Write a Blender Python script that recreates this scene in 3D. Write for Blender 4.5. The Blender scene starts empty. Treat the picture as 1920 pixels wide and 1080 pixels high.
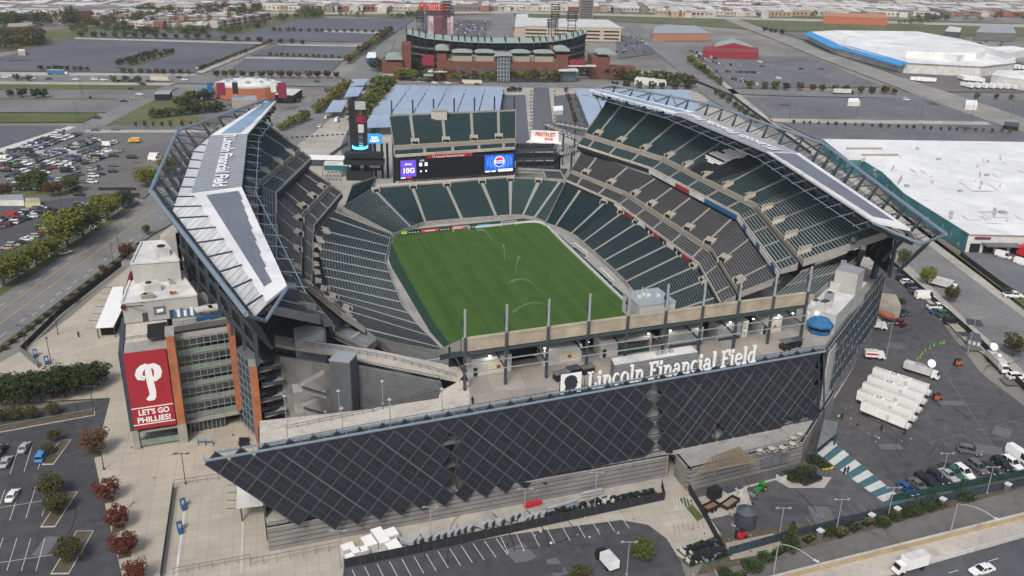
import bpy, math, random
from mathutils import Vector as V, Matrix
RN = random.Random(11)
PI = math.pi
HAZE = .00009
SC = bpy.context.scene
COL = SC.collection

# ---------------------------------------------------------------- camera (calibrated on the pitch lines)
FPX, PIT, YAW, ROL = 1706.39, .39077, .31984, .02167
EYE = V((-102.616, -326.448, 135.756))
_cp, _sp, _cy, _sy = math.cos(PIT), math.sin(PIT), math.cos(YAW), math.sin(YAW)
FW = V((_cp*_sy, _cp*_cy, -_sp))
_r = V((_cy, -_sy, 0)); _u = _r.cross(FW)
RT = _r*math.cos(ROL) + _u*math.sin(ROL)
UP = _u*math.cos(ROL) - _r*math.sin(ROL)
cd = bpy.data.cameras.new('camera'); cam = bpy.data.objects.new('camera', cd); COL.objects.link(cam)
cd.sensor_width = 36; cd.lens = FPX/1920*36; cd.clip_start = 1; cd.clip_end = 20000
cam.matrix_world = Matrix(((RT.x, UP.x, -FW.x, EYE.x), (RT.y, UP.y, -FW.y, EYE.y), (RT.z, UP.z, -FW.z, EYE.z), (0, 0, 0, 1)))
SC.camera = cam

def U(px, py, z=0.0):
    """surveyed point of the photo (1920 px wide) at the known height z"""
    d = FW*FPX + RT*(px-960) + UP*(540-py)
    return EYE + d*((z-EYE.z)/d.z)
def UL(pts, z=0.0):
    return [U(x, y, z) for x, y in pts]
def P(p):
    d = V(p)-EYE; k = d.dot(FW)
    return (960+FPX*d.dot(RT)/k, 540-FPX*d.dot(UP)/k)
def lerp(a, b, t): return a+(b-a)*t

# ---------------------------------------------------------------- materials
MATS = {}
def mat(name, c, rough=.85, var=.12, scale=.6, big=0, metal=0, spec=.3, rnd=0, emit=0, c2=None, alpha=1, bump=0):
    if name in MATS: return MATS[name]
    m = bpy.data.materials.new(name); m.use_nodes = True
    nt = m.node_tree; N = nt.nodes; L = nt.links
    b = N['Principled BSDF']
    b.inputs['Roughness'].default_value = rough; b.inputs['Metallic'].default_value = metal
    b.inputs['Specular IOR Level'].default_value = spec
    col = None
    c = tuple(c)
    if var or big or rnd or c2:
        tc = N.new('ShaderNodeTexCoord')
        def mixer(fac, a, bb):
            mx = N.new('ShaderNodeMix'); mx.data_type = 'RGBA'
            L.new(fac, mx.inputs[0])
            for k, x in ((6, a), (7, bb)):
                if isinstance(x, tuple): mx.inputs[k].default_value = (*x, 1)
                else: L.new(x, mx.inputs[k])
            return mx.outputs[2]
        def noise(sc, det=5, ro=.6):
            n = N.new('ShaderNodeTexNoise'); n.inputs['Scale'].default_value = sc
            n.inputs['Detail'].default_value = det; n.inputs['Roughness'].default_value = ro
            L.new(tc.outputs['Object'], n.inputs['Vector']); 
            r = N.new('ShaderNodeMapRange'); r.inputs[1].default_value = .3; r.inputs[2].default_value = .7
            L.new(n.outputs['Fac'], r.inputs[0]); return r.outputs[0]
        lo = tuple(x*(1-var) for x in c); hi = tuple(min(1, x*(1+var)) for x in (c2 or c))
        if c2: lo, hi = c, c2
        col = mixer(noise(scale), lo, hi)
        if big:
            nb = noise(big, 3)
            mx = N.new('ShaderNodeMix'); mx.data_type = 'RGBA'; mx.blend_type = 'MULTIPLY'; mx.inputs[0].default_value = 1
            L.new(col, mx.inputs[6]); L.new(mixer(nb, (.78, .78, .79), (1.15, 1.14, 1.12)), mx.inputs[7]); col = mx.outputs[2]
            if name.startswith(('asphalt', 'road', 'freeway', 'side', 'white_roof', 'concrete')):      # stains and patches
                n = N.new('ShaderNodeTexNoise'); n.inputs['Scale'].default_value = .11 if name != 'white_roof_membrane' else .05; n.inputs['Detail'].default_value = 7; n.inputs['Roughness'].default_value = .72; n.inputs['Distortion'].default_value = 1.2
                L.new(tc.outputs['Object'], n.inputs['Vector']); r = N.new('ShaderNodeMapRange'); r.inputs[1].default_value = .54; r.inputs[2].default_value = .68; L.new(n.outputs['Fac'], r.inputs[0])
                mx = N.new('ShaderNodeMix'); mx.data_type = 'RGBA'; mx.blend_type = 'MULTIPLY'; mx.inputs[0].default_value = 1; L.new(col, mx.inputs[6]); L.new(mixer(r.outputs[0], (1.04, 1.04, 1.04), (.76, .76, .77)), mx.inputs[7]); col = mx.outputs[2]
        if rnd:
            oi = N.new('ShaderNodeObjectInfo')
            hs = N.new('ShaderNodeHueSaturation')
            r = N.new('ShaderNodeMapRange'); r.inputs[3].default_value = 1-rnd; r.inputs[4].default_value = 1+rnd
            L.new(oi.outputs['Random'], r.inputs[0]); L.new(r.outputs[0], hs.inputs['Value'])
            L.new(col, hs.inputs['Color']); col = hs.outputs[0]
        L.new(col, b.inputs['Base Color'])
        if bump:
            bp = N.new('ShaderNodeBump'); bp.inputs['Strength'].default_value = bump; bp.inputs['Distance'].default_value = .1
            n = N.new('ShaderNodeTexNoise'); n.inputs['Scale'].default_value = scale*4; L.new(tc.outputs['Object'], n.inputs['Vector'])
            L.new(n.outputs['Fac'], bp.inputs['Height']); L.new(bp.outputs[0], b.inputs['Normal'])
    else:
        b.inputs['Base Color'].default_value = (*c, 1)
    if emit:
        b.inputs['Emission Color'].default_value = (*c, 1); b.inputs['Emission Strength'].default_value = emit
    if alpha < 1:
        b.inputs['Alpha'].default_value = alpha
    MATS[name] = m
    return m

def grid_mat(name, c, line, bw, bh, lw, rot=0, rough=.85, var=.1, offs=.5, big=.03, spec=.3):
    """slabs / panels with joints: brick texture laid in object metres"""
    m = bpy.data.materials.new(name); m.use_nodes = True
    nt = m.node_tree; N = nt.nodes; L = nt.links; b = N['Principled BSDF']
    b.inputs['Roughness'].default_value = rough; b.inputs['Specular IOR Level'].default_value = spec
    tc = N.new('ShaderNodeTexCoord'); mp = N.new('ShaderNodeMapping'); mp.inputs['Rotation'].default_value = (0, 0, rot)
    L.new(tc.outputs['Object'], mp.inputs[0])
    br = N.new('ShaderNodeTexBrick'); br.offset = offs; br.squash = 1
    L.new(mp.outputs[0], br.inputs['Vector'])
    br.inputs['Color1'].default_value = (*[x*(1-var) for x in c], 1); br.inputs['Color2'].default_value = (*[x*(1+var) for x in c], 1)
    br.inputs['Mortar'].default_value = (*line, 1); br.inputs['Scale'].default_value = 1
    br.inputs['Brick Width'].default_value = bw; br.inputs['Row Height'].default_value = bh; br.inputs['Mortar Size'].default_value = lw
    n = N.new('ShaderNodeTexNoise'); n.inputs['Scale'].default_value = big; n.inputs['Detail'].default_value = 8; n.inputs['Roughness'].default_value = .68
    L.new(tc.outputs['Object'], n.inputs['Vector'])
    r = N.new('ShaderNodeMapRange'); r.inputs[1].default_value = .3; r.inputs[2].default_value = .7; r.inputs[3].default_value = .82; r.inputs[4].default_value = 1.14
    L.new(n.outputs['Fac'], r.inputs[0])
    vm = N.new('ShaderNodeVectorMath'); vm.operation = 'SCALE'; L.new(br.outputs['Color'], vm.inputs[0]); L.new(r.outputs[0], vm.inputs['Scale'])
    L.new(vm.outputs[0], b.inputs['Base Color'])
    MATS[name] = m; return m

# ---------------------------------------------------------------- mesh builder
class MB:
    def __init__(s): s.v, s.f, s.m = [], [], []
    def face(s, pts, m=0):
        i = len(s.v); s.v += [tuple(p) for p in pts]; s.f.append(tuple(range(i, i+len(pts)))); s.m.append(m)
    def hexa(s, a, m=0):
        i = len(s.v); s.v += [tuple(p) for p in a]
        for q in ((3, 2, 1, 0), (4, 5, 6, 7), (0, 1, 5, 4), (1, 2, 6, 5), (2, 3, 7, 6), (3, 0, 4, 7)):
            s.f.append(tuple(i+k for k in q)); s.m.append(m)
    def box(s, c, sz, m=0, rz=0.0):
        """c = centre of the base"""
        x, y, z = c; a, b, h = sz[0]/2, sz[1]/2, sz[2]; ca, sa = math.cos(rz), math.sin(rz)
        pts = [(x+dx*ca-dy*sa, y+dx*sa+dy*ca, z+dz) for dz in (0, h) for dx, dy in ((-a, -b), (a, -b), (a, b), (-a, b))]
        s.hexa(pts, m)
    def prism(s, poly, z0, z1, m=0, mt=None):
        n = len(poly); poly = [(p[0], p[1]) for p in poly]
        ar = sum(poly[i][0]*poly[(i+1) % n][1]-poly[(i+1) % n][0]*poly[i][1] for i in range(n))
        if ar < 0: poly = poly[::-1]
        i = len(s.v); s.v += [(x, y, z0) for x, y in poly]+[(x, y, z1) for x, y in poly]
        s.f.append(tuple(i+k for k in range(n-1, -1, -1))); s.m.append(m)
        s.f.append(tuple(i+n+k for k in range(n))); s.m.append(m if mt is None else mt)
        for k in range(n):
            j = (k+1) % n; s.f.append((i+k, i+j, i+n+j, i+n+k)); s.m.append(m)
    def slab(s, top, th, m=0, mt=None):
        """top = 3-D polygon (any heights), thickened straight down"""
        n = len(top); i = len(s.v); top = [V(p) for p in top]
        ar = sum(top[k].x*top[(k+1) % n].y-top[(k+1) % n].x*top[k].y for k in range(n))
        if ar < 0: top = top[::-1]
        s.v += [tuple(p) for p in top]+[(p.x, p.y, p.z-th) for p in top]
        s.f.append(tuple(i+k for k in range(n))); s.m.append(m if mt is None else mt)
        s.f.append(tuple(i+n+k for k in range(n-1, -1, -1))); s.m.append(m)
        for k in range(n):
            j = (k+1) % n; s.f.append((i+j, i+k, i+n+k, i+n+j)); s.m.append(m)
    def beam(s, a, b, w, h, m=0):
        a, b = V(a), V(b); d = (b-a)
        if d.length < 1e-6: return
        d.normalize(); up = V((0, 0, 1)) if abs(d.z) < .98 else V((0, 1, 0))
        x = d.cross(up).normalized()*(w/2); y = x.cross(d).normalized()*(h/2)
        s.hexa([a-x-y, a+x-y, a+x+y, a-x+y, b-x-y, b+x-y, b+x+y, b-x+y], m)
    def tube(s, a, b, r0, r1=None, n=6, m=0):
        a, b = V(a), V(b); r1 = r0 if r1 is None else r1; d = (b-a).normalized()
        up = V((0, 0, 1)) if abs(d.z) < .98 else V((0, 1, 0))
        x = d.cross(up).normalized(); y = x.cross(d).normalized(); i = len(s.v)
        for p, r in ((a, r0), (b, r1)):
            for k in range(n):
                t = 2*PI*k/n; s.v.append(tuple(p+x*(r*math.cos(t))+y*(r*math.sin(t))))
        for k in range(n):
            j = (k+1) % n; s.f.append((i+k, i+n+k, i+n+j, i+j)); s.m.append(m)
        s.f.append(tuple(i+k for k in range(n))); s.m.append(m); s.f.append(tuple(i+n+k for k in range(n-1, -1, -1))); s.m.append(m)
    def path(s, pts, r, n=6, m=0):
        for a, b in zip(pts[:-1], pts[1:]): s.tube(a, b, r, r, n, m)
    def ring(s, c, ro, ri, z0, z1, n=24, m=0, a0=0, a1=2*PI):
        full = abs(a1-a0-2*PI) < 1e-6; k = n if full else n
        for q in range(n):
            t0, t1 = a0+(a1-a0)*q/n, a0+(a1-a0)*(q+1)/n
            p = [(c[0]+r*math.cos(t), c[1]+r*math.sin(t)) for r, t in ((ri, t0), (ro, t0), (ro, t1), (ri, t1))]
            s.hexa([(x, y, z0) for x, y in p]+[(x, y, z1) for x, y in p], m)
    def build(s, name, mats, parent=None, smooth=False):
        o0 = parent_loc(parent)
        me = bpy.data.meshes.new(name)
        me.from_pydata([(x-o0.x, y-o0.y, z-o0.z) for x, y, z in s.v], [], s.f)
        if not isinstance(mats, (list, tuple)): mats = [mats]
        for q in mats: me.materials.append(q)
        me.polygons.foreach_set('material_index', s.m)
        if smooth: me.polygons.foreach_set('use_smooth', [True]*len(s.f))
        me.update()
        o = bpy.data.objects.new(name, me); COL.objects.link(o)
        if parent: o.parent = parent
        return o
def parent_loc(p):
    v = V((0, 0, 0))
    while p: v += p.location; p = p.parent
    return v
def tag(o, label=None, cat=None, group=None, kind=None):
    if label: o['label'] = label
    if cat: o['category'] = cat
    if group: o['group'] = group
    if kind: o['kind'] = kind
    return o
def thing(name, label, cat, loc=(0, 0, 0), group=None):
    o = bpy.data.objects.new(name, None); COL.objects.link(o); o.location = V(loc); o.empty_display_size = .5
    return tag(o, label, cat, group)
def one(mb, name, mats, label, cat, group=None, smooth=False, base=None):
    """a thing that is a single mesh, origin at its base"""
    if base is None:
        n = len(mb.v); base = V((sum(p[0] for p in mb.v)/n, sum(p[1] for p in mb.v)/n, min(p[2] for p in mb.v)))
    mb.v = [(x-base[0], y-base[1], z-base[2]) for x, y, z in mb.v]
    o = mb.build(name, mats, None, smooth); o.location = base
    return tag(o, label, cat, group)
def struct(mb, name, mats, kind='structure'):
    o = mb.build(name, mats); return tag(o, kind=kind)
def dup(root, loc, rz=0, sc=1, label=None, group=None, cat=None):
    r = root.copy(); COL.objects.link(r); r.location = V(loc); r.rotation_euler = (0, 0, rz)
    r.scale = (sc, sc, sc) if not isinstance(sc, (tuple, list)) else sc
    if label: r['label'] = label
    if group: r['group'] = group
    for ch in root.children:
        c = ch.copy(); COL.objects.link(c); c.parent = r
        for g in ch.children:
            d = g.copy(); COL.objects.link(d); d.parent = c
    return r
def kids(o, name): return [c for c in o.children if c.name.split('.')[0] == name]
def remat(o, idx, m):
    o.material_slots[idx].link = 'OBJECT'; o.material_slots[idx].material = m
ORD = 'first second third fourth fifth sixth seventh eighth ninth tenth eleventh twelfth thirteenth fourteenth fifteenth sixteenth seventeenth eighteenth nineteenth twentieth'.split()
def nth(i):
    if i < 20: return ORD[i]
    k = (i+1) % 10
    t = {2: 'twenty', 3: 'thirty', 4: 'forty', 5: 'fifty', 6: 'sixty'}[(i+1)//10]
    return t+'-'+ORD[k-1] if k else {'twenty': 'twentieth', 'thirty': 'thirtieth', 'forty': 'fortieth', 'fifty': 'fiftieth', 'sixty': 'sixtieth'}[t]

# ---------------------------------------------------------------- lettering
_tc = {}
def text_mb(s, bold=0.0):
    """lettering of height about 1, laid in x/y, starting at x=0; returns (verts, faces, width)"""
    k = (s, bold)
    if k in _tc: return _tc[k]
    cu = bpy.data.curves.new('lettering', 'FONT'); cu.body = s; cu.size = 1.37; cu.offset = bold; cu.resolution_u = 3
    ob = bpy.data.objects.new('lettering', cu); COL.objects.link(ob)
    dg = bpy.context.evaluated_depsgraph_get(); me = ob.evaluated_get(dg).to_mesh()
    vs = [tuple(v.co) for v in me.vertices]; fs = [tuple(p.vertices) for p in me.polygons]
    ob.evaluated_get(dg).to_mesh_clear(); bpy.data.objects.remove(ob); bpy.data.curves.remove(cu)
    w = max([v[0] for v in vs] or [1]); _tc[k] = (vs, fs, w); return _tc[k]
def put_text(mb, s, org, ex, ey, width=None, height=None, m=0, bold=0.02, lift=.05, center=True):
    """write s with its baseline centre (or left end) at org; ex, ey unit vectors of reading direction and up"""
    vs, fs, w = text_mb(s, bold); ex, ey = V(ex).normalized(), V(ey).normalized(); en = ex.cross(ey).normalized()
    h = height or width/w; sx = (width/w) if width else h
    i = len(mb.v); off = -w*sx/2 if center else 0
    for x, y, z in vs: mb.v.append(tuple(V(org)+ex*(x*sx+off)+ey*(y*h)+en*lift))
    for f in fs: mb.f.append(tuple(i+k for k in f)); mb.m.append(m)
def quad_on(mb, org, ex, ey, pts, lift, m=0):
    ex, ey = V(ex).normalized(), V(ey).normalized(); en = ex.cross(ey).normalized()
    mb.face([V(org)+ex*x+ey*y+en*lift for x, y in pts], m)
def _slab_glyph(ch):
    R, A = [], []      # rects, arcs (cx,cy,rx,ry,ix,iy,a0,a1)
    w = .6
    if ch == 'L': R = [(.11, 0, .28, 1), (0, .92, .42, 1), (0, 0, .68, .13), (.55, .13, .68, .34)]; w = .72
    elif ch == 'F': R = [(.11, 0, .28, 1), (0, 0, .43, .09), (0, .88, .7, 1), (.58, .68, .7, .88), (.3, .45, .52, .57)]; w = .74
    elif ch == 'i': R = [(.1, 0, .28, .66), (.01, 0, .38, .1), (.01, .58, .2, .68), (.09, .78, .29, .98)]; w = .42
    elif ch == 'l': R = [(.1, 0, .28, 1.02), (.01, 0, .38, .1), (.01, .93, .2, 1.03)]; w = .42
    elif ch == 'n':
        R = [(.09, 0, .24, .66), (0, 0, .33, .08), (0, .6, .18, .68), (.48, 0, .62, .42), (.4, 0, .72, .08)]; A = [(.39, .42, .23, .27, .10, .15, 0, 180)]; w = .74
    elif ch == 'c': A = [(.33, .34, .31, .36, .165, .265, 48, 312)]; w = .62
    elif ch == 'o': A = [(.34, .34, .33, .36, .175, .265, 0, 360)]; w = .7
    elif ch == 'a': R = [(.4, 0, .58, .42), (.4, 0, .68, .1)]; A = [(.28, .2, .27, .21, .13, .12, 0, 360), (.32, .42, .26, .28, .12, .18, 0, 160)]; w = .7
    elif ch == 'd': R = [(.46, 0, .64, 1.02), (.36, .93, .5, 1.03), (.5, 0, .74, .1)]; A = [(.32, .33, .3, .35, .155, .255, 0, 360)]; w = .76
    elif ch == 'e': R = [(.14, .31, .6, .39)]; A = [(.33, .34, .32, .36, .17, .265, 0, 315)]; w = .66
    elif ch == ' ': w = .34
    return R, A, w
def slab_text(mb, s, org, ex, ey, width, height, m=0, depth=.4, ms=None):
    """raised slab-serif letters"""
    ms = m if ms is None else ms
    tot = sum(_slab_glyph(c)[2] for c in s); ex, ey = V(ex).normalized(), V(ey).normalized(); en = ex.cross(ey).normalized()
    sx = width/tot; x = 0; k = 0
    def T(px, py, d): return V(org)+ex*(px*sx)+ey*(py*height)+en*d
    for c in s:
        R, A, w = _slab_glyph(c)
        for a, b, cc, d in R:
            k += 1; dd = depth+(k % 7)*.006
            q = [(x+a, b), (x+cc, b), (x+cc, d), (x+a, d)]
            mb.hexa([T(*p, 0) for p in q]+[T(*p, dd) for p in q], m)
        for cx, cy, rx, ry, ix, iy, a0, a1 in A:
            n = max(6, int((a1-a0)/20)); k += 1; dd = depth+(k % 7)*.006+.003
            for j in range(n):
                t0, t1 = [math.radians(a0+(a1-a0)*u/n) for u in (j, j+1)]
                q = [(x+cx+rr*math.cos(t), cy+r2*math.sin(t)) for rr, r2, t in ((ix, iy, t0), (rx, ry, t0), (rx, ry, t1), (ix, iy, t1))]
                mb.hexa([T(*p, 0) for p in q]+[T(*p, dd) for p in q], m)
        x += w
def head_logo(mb, org, ex, ey, size, m0, m1, lift=.1):
    """white square with a bearded head in profile"""
    quad_on(mb, org, ex, ey, [(0, 0), (size, 0), (size, size), (0, size)], lift, m0)
    pr = [(.22, 0), (.80, 0), (.78, .12), (.70, .20), (.74, .26), (.80, .32), (.78, .40), (.80, .46), (.85, .50), (.79, .58), (.78, .70), (.70, .82),
          (.55, .90), (.38, .90), (.24, .82), (.17, .66), (.19, .50), (.24, .40), (.22, .26), (.14, .12)]
    quad_on(mb, org, ex, ey, [(x*size, y*size) for x, y in pr], lift+.05, m1)
# ---------------------------------------------------------------- shared materials
CONC = mat('concrete_grey', (.30, .29, .27), .9, .14, .8, big=.06)
CONCL = mat('concrete_light', (.44, .41, .36), .9, .12, .8, big=.05)
CONCD = mat('concrete_dark', (.13, .13, .135), .9, .2, .5, big=.08)
CREAM = mat('precast_cream', (.37, .325, .25), .85, .08, .6, big=.2)
TAN = mat('precast_tan', (.31, .28, .225), .9, .15, 1.0)
TREAD = mat('tread_concrete', (.215, .24, .24), .9, .25, 1.5, big=.08)
TREADB = mat('tread_concrete_warm', (.18, .182, .182), .9, .2, 1.5, big=.1)
AISLE = mat('aisle_steps', (.33, .32, .295), .9, .15, 2.0)
STEEL = mat('steel_slate', (.042, .058, .072), .55, .15, 1.0, spec=.4)
STEELL = mat('steel_pale_blue', (.16, .21, .26), .5, .1, 1.0)
GALV = mat('galvanised_steel', (.36, .38, .40), .5, .1, 1.0, metal=.3)
DARK = mat('dark_opening', (.012, .013, .015), .9, .1, 1)
BLACK = mat('black_paint', (.018, .019, .022), .6, .2, 1)
WHITE = mat('white_paint', (.78, .78, .77), .6, .04, .5)
OFFW = mat('off_white_panel', (.56, .56, .54), .7, .08, .4, big=.1)
ROOFW = mat('white_roof_membrane', (.67, .67, .66), .7, .05, .15, big=.03)
GREYW = mat('pale_grey_wall', (.40, .40, .385), .8, .08, .5, big=.07)
SIDING = mat('grey_metal_siding', (.135, .145, .155), .6, .12, .5, big=.06)
RED = mat('banner_red', (.33, .022, .035), .7, .06, .4)
REDS = mat('sign_red', (.55, .02, .03), .5, 0)
BRICK = mat('orange_brick', (.36, .135, .065), .9, .15, 1.2, big=.2)
GLASS = mat('dark_glass', (.035, .05, .05), .12, .3, .25, spec=.6)
GLASSG = mat('green_tint_glass', (.19, .25, .21), .15, .25, .3, spec=.6)
BLUE = mat('blue_paint', (.02, .10, .24), .5, .05, .5)
TEAL = mat('teal_paint', (.012, .10, .105), .7, .1, .6)
SOLB = mat('solar_glass_painted_sky', (.20, .28, .42), .16, .2, .06, spec=.9)  # bright sky reflection is painted into the base colour
SOLD = mat('solar_glass_dark', (.013, .016, .024), .32, .3, .3, spec=.45)
SOLG = grid_mat('solar_roof_cells', (.13, .13, .155), (.19, .19, .21), 1.7, 1.0, .06, rough=.35, var=.12, offs=0, spec=.6)
POLY = mat('ribbed_polycarbonate', (.56, .585, .61), .5, .06, .2)
RIBG = mat('ribbed_grey_roof', (.38, .405, .43), .6, .1, .2)
YEL = mat('safety_yellow', (.65, .45, .03), .6, .05, 1)
CAR_GLASS = mat('car_glass', (.012, .015, .018), .12, 0, 1, spec=.6)
TYRE = mat('tyre_rubber', (.012, .012, .013), .9, 0, 1)
LAMP = mat('lit_lamp', (1, .97, .9), .5, 0, 1, emit=4)

def seat_mat(name, c, c2, w=.9):
    m = bpy.data.materials.new(name); m.use_nodes = True; nt = m.node_tree; N = nt.nodes; L = nt.links; b = N['Principled BSDF']
    b.inputs['Roughness'].default_value = .6; b.inputs['Specular IOR Level'].default_value = .35
    tc = N.new('ShaderNodeTexCoord'); vo = N.new('ShaderNodeTexVoronoi'); vo.inputs['Scale'].default_value = 1.9
    L.new(tc.outputs['Object'], vo.inputs['Vector'])
    nz = N.new('ShaderNodeTexNoise'); nz.inputs['Scale'].default_value = .16; nz.inputs['Detail'].default_value = 4; L.new(tc.outputs['Object'], nz.inputs['Vector'])
    sp = N.new('ShaderNodeSeparateColor'); L.new(vo.outputs['Color'], sp.inputs[0])
    ad = N.new('ShaderNodeMath'); ad.operation = 'MULTIPLY_ADD'; ad.inputs[1].default_value = .75; L.new(sp.outputs[0], ad.inputs[0])
    ml = N.new('ShaderNodeMath'); ml.operation = 'MULTIPLY'; ml.inputs[1].default_value = .45; L.new(nz.outputs['Fac'], ml.inputs[0]); L.new(ml.outputs[0], ad.inputs[2])
    mx = N.new('ShaderNodeMix'); mx.data_type = 'RGBA'; L.new(ad.outputs[0], mx.inputs[0])
    mx.inputs[6].default_value = (*c, 1); mx.inputs[7].default_value = (*c2, 1); L.new(mx.outputs[2], b.inputs['Base Color'])
    return m
SEATT = seat_mat('seat_teal', (.009, .026, .029), (.022, .054, .057))
SEATN = seat_mat('seat_midnight', (.007, .019, .023), (.017, .042, .048))
SEATG = seat_mat('seat_grey', (.040, .041, .042), (.078, .079, .079))
SEATW = seat_mat('seat_white', (.40, .40, .38), (.58, .57, .54))
# ---------------------------------------------------------------- grandstands
def ln(F, B, u, t):
    i = min(int(u), len(F)-2); f = u-i
    return lerp(lerp(F[i], F[i+1], f), lerp(B[i], B[i+1], f), t)
def even(k, n, off=.5):
    """n aisles spread over k segments"""
    return [(j+off)*k/n for j in range(n)]
def arc_u(F, n):
    """n aisle parameters evenly spaced by length along polyline F"""
    ls = [(F[i+1]-F[i]).length for i in range(len(F)-1)]; tot = sum(ls); out = []
    for j in range(n):
        d = tot*(j+.5)/n; i = 0
        while d > ls[i]: d -= ls[i]; i += 1
        out.append(i+d/ls[i])
    return out
def tier(th, name, F, B, rows, aisles, smat, fh=1.2, conc=None, fascia=None, under=1.6, label=None, seat_w=None, patch=None, aw=.75):
    """stepped seating deck between a front and a back polyline; returns its concrete part"""
    F = [V(p) for p in F]; B = [V(p) for p in B]
    c = MB(); s = MB(); n = len(F)-1
    for i in range(n):
        fr = sorted({0.0, 1.0} | {round(a-i, 5) for a in aisles if i < a < i+1})
        L = (F[i+1]-F[i]).length*.5+(B[i+1]-B[i]).length*.5
        ints = [a-i for a in aisles]
        for a, b in zip(fr[:-1], fr[1:]):
            ga = aw/L if any(abs(a-q) < 1e-4 for q in ints) else 0
            gb = aw/L if any(abs(b-q) < 1e-4 for q in ints) else 0
            a2, b2 = a+ga, b-gb
            for r in range(rows):
                t0, t1 = r/rows, (r+1)/rows
                p = [ln(F, B, i+x, t) for x, t in ((a, t0), (b, t0), (b, t1), (a, t1))]
                z = p[0].z; zn = p[2].z
                q = [V((w.x, w.y, z)) for w in p]
                c.face(q, 0); c.face([q[3], q[2], V((p[2].x, p[2].y, zn)), V((p[3].x, p[3].y, zn))], 0)
                if b2-a2 < .02: continue
                dt = t1-t0
                def sp(x, tt, h): w = ln(F, B, i+x, t0+dt*tt); return V((w.x, w.y, z+h))
                k = 0
                if patch and patch(i+(a+b)/2, r/rows): k = 1
                s.face([sp(a2, .56, .44), sp(b2, .56, .44), sp(b2, .84, .40), sp(a2, .84, .40)], k)
                s.face([sp(a2, .84, .40), sp(b2, .84, .40), sp(b2, .93, .76), sp(a2, .93, .76)], k)
                s.face([sp(a2, .56, .44), sp(b2, .56, .44), sp(b2, .60, .12), sp(a2, .60, .12)], k)
        # aisle stairs
    for a in aisles:
        i = min(int(a), n-1); L = (F[i+1]-F[i]).length*.5+(B[i+1]-B[i]).length*.5; w = aw*.9/L
        for r in range(rows*2):
            t0, t1 = r/rows/2, (r+1)/rows/2
            z = F[i].z+(B[i].z-F[i].z)*t0+.24
            q = [ln(F, B, max(0, min(n, a+x)), t) for x, t in ((-w, t0), (w, t0), (w, t1), (-w, t1))]
            dz = (B[i].z-F[i].z)/rows/2
            c.face([V((v.x, v.y, z)) for v in q], 1)
            c.face([V((q[0].x, q[0].y, z)), V((q[1].x, q[1].y, z)), V((q[1].x, q[1].y, z-dz-.1)), V((q[0].x, q[0].y, z-dz-.1))], 1)
    dn = V((0, 0, 1))
    for i in range(n):
        c.face([F[i]-dn*fh, F[i+1]-dn*fh, F[i+1]+dn*.35, F[i]+dn*.35], 2)
        o0, o1 = (B[i]-F[i]).normalized()*.3, (B[i+1]-F[i+1]).normalized()*.3
        c.face([F[i]+dn*.35, F[i+1]+dn*.35, F[i+1]+o1+dn*.35, F[i]+o0+dn*.35], 2)
        c.face([F[i]-dn*fh, F[i+1]-dn*fh, B[i+1]-dn*under, B[i]-dn*under], 0)
        c.face([B[i]-dn*under, B[i+1]-dn*under, B[i+1]+dn*1.1, B[i]+dn*1.1], 3)
    for i in (0, n):
        inner = (F[i-1] if i else F[1])-F[i]; off = inner.normalized()*(-.25)
        c.face([F[i]-dn*fh, F[i]+dn*.9, B[i]+dn*.9, B[i]-dn*under], 3)
        c.face([F[i]+dn*.9, B[i]+dn*.9, B[i]+dn*.9+off, F[i]+dn*.9+off], 3)
        c.face([F[i]-dn*fh+off, F[i]+dn*.9+off, B[i]+dn*.9+off, B[i]-dn*under+off], 3)
    cm = conc or TREAD
    o = c.build(name, [cm, AISLE, fascia or CONC, CONC], th)
    so = s.build('seat_rows', [smat, SEATW], o)
    if label: o['label'] = label
    return o
def vomitories(th, F, B, us, t, w=4.2, d=4.0, h=1.5):
    F = [V(p) for p in F]; B = [V(p) for p in B]
    for u in us:
        p = ln(F, B, u, t); q = ln(F, B, u, t+.02); dr = V((q.x-p.x, q.y-p.y, 0)).normalized(); sd = V((-dr.y, dr.x, 0))
        m = MB(); z0 = p.z-.8; z1 = p.z+h+d*.35
        def c(a, b, z): v = p+sd*a+dr*b; return V((v.x, v.y, z))
        for a in (-w/2, w/2-.3): m.hexa([c(a, 0, z0), c(a+.3, 0, z0), c(a+.3, d, z0), c(a, d, z0), c(a, 0, z0+2.2), c(a+.3, 0, z0+2.2), c(a+.3, d, z1), c(a, d, z1)], 0)
        m.face([c(-w/2+.3, .6, z0), c(w/2-.3, .6, z0), c(w/2-.3, .6, z0+2.4), c(-w/2+.3, .6, z0+2.4)], 1)
        m.hexa([c(-w/2+.3, .8, z0+2.3), c(w/2-.3, .8, z0+2.3), c(w/2-.3, d, z0+2.3), c(-w/2+.3, d, z0+2.3), c(-w/2+.3, .8, z0+2.6), c(w/2-.3, .8, z0+2.6), c(w/2-.3, d, z1-.2), c(-w/2+.3, d, z1-.2)], 2)
        m.build('vomitory', [CONCL, DARK, TAN], th)
def mid(F, B, t, up=0.0): return [lerp(V(a), V(b), t)+V((0, 0, up)) for a, b in zip(F, B)]
def rail(th, pts, h=1.1, name='railing', m=None, step=2.4, fill=False, r=.05):
    mb = MB(); pts = [V(p) for p in pts]; dz = V((0, 0, 1))
    for a, b in zip(pts[:-1], pts[1:]):
        mb.beam(a+dz*h, b+dz*h, r*2, r*2); mb.beam(a+dz*h*.5, b+dz*h*.5, r, r)
        L = (b-a).length; k = max(1, int(L/step))
        for j in range(k+1): q = lerp(a, b, j/k); mb.beam(q, q+dz*h, r*1.8, r*1.8)
    return mb.build(name, m or STEEL, th)

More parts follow.
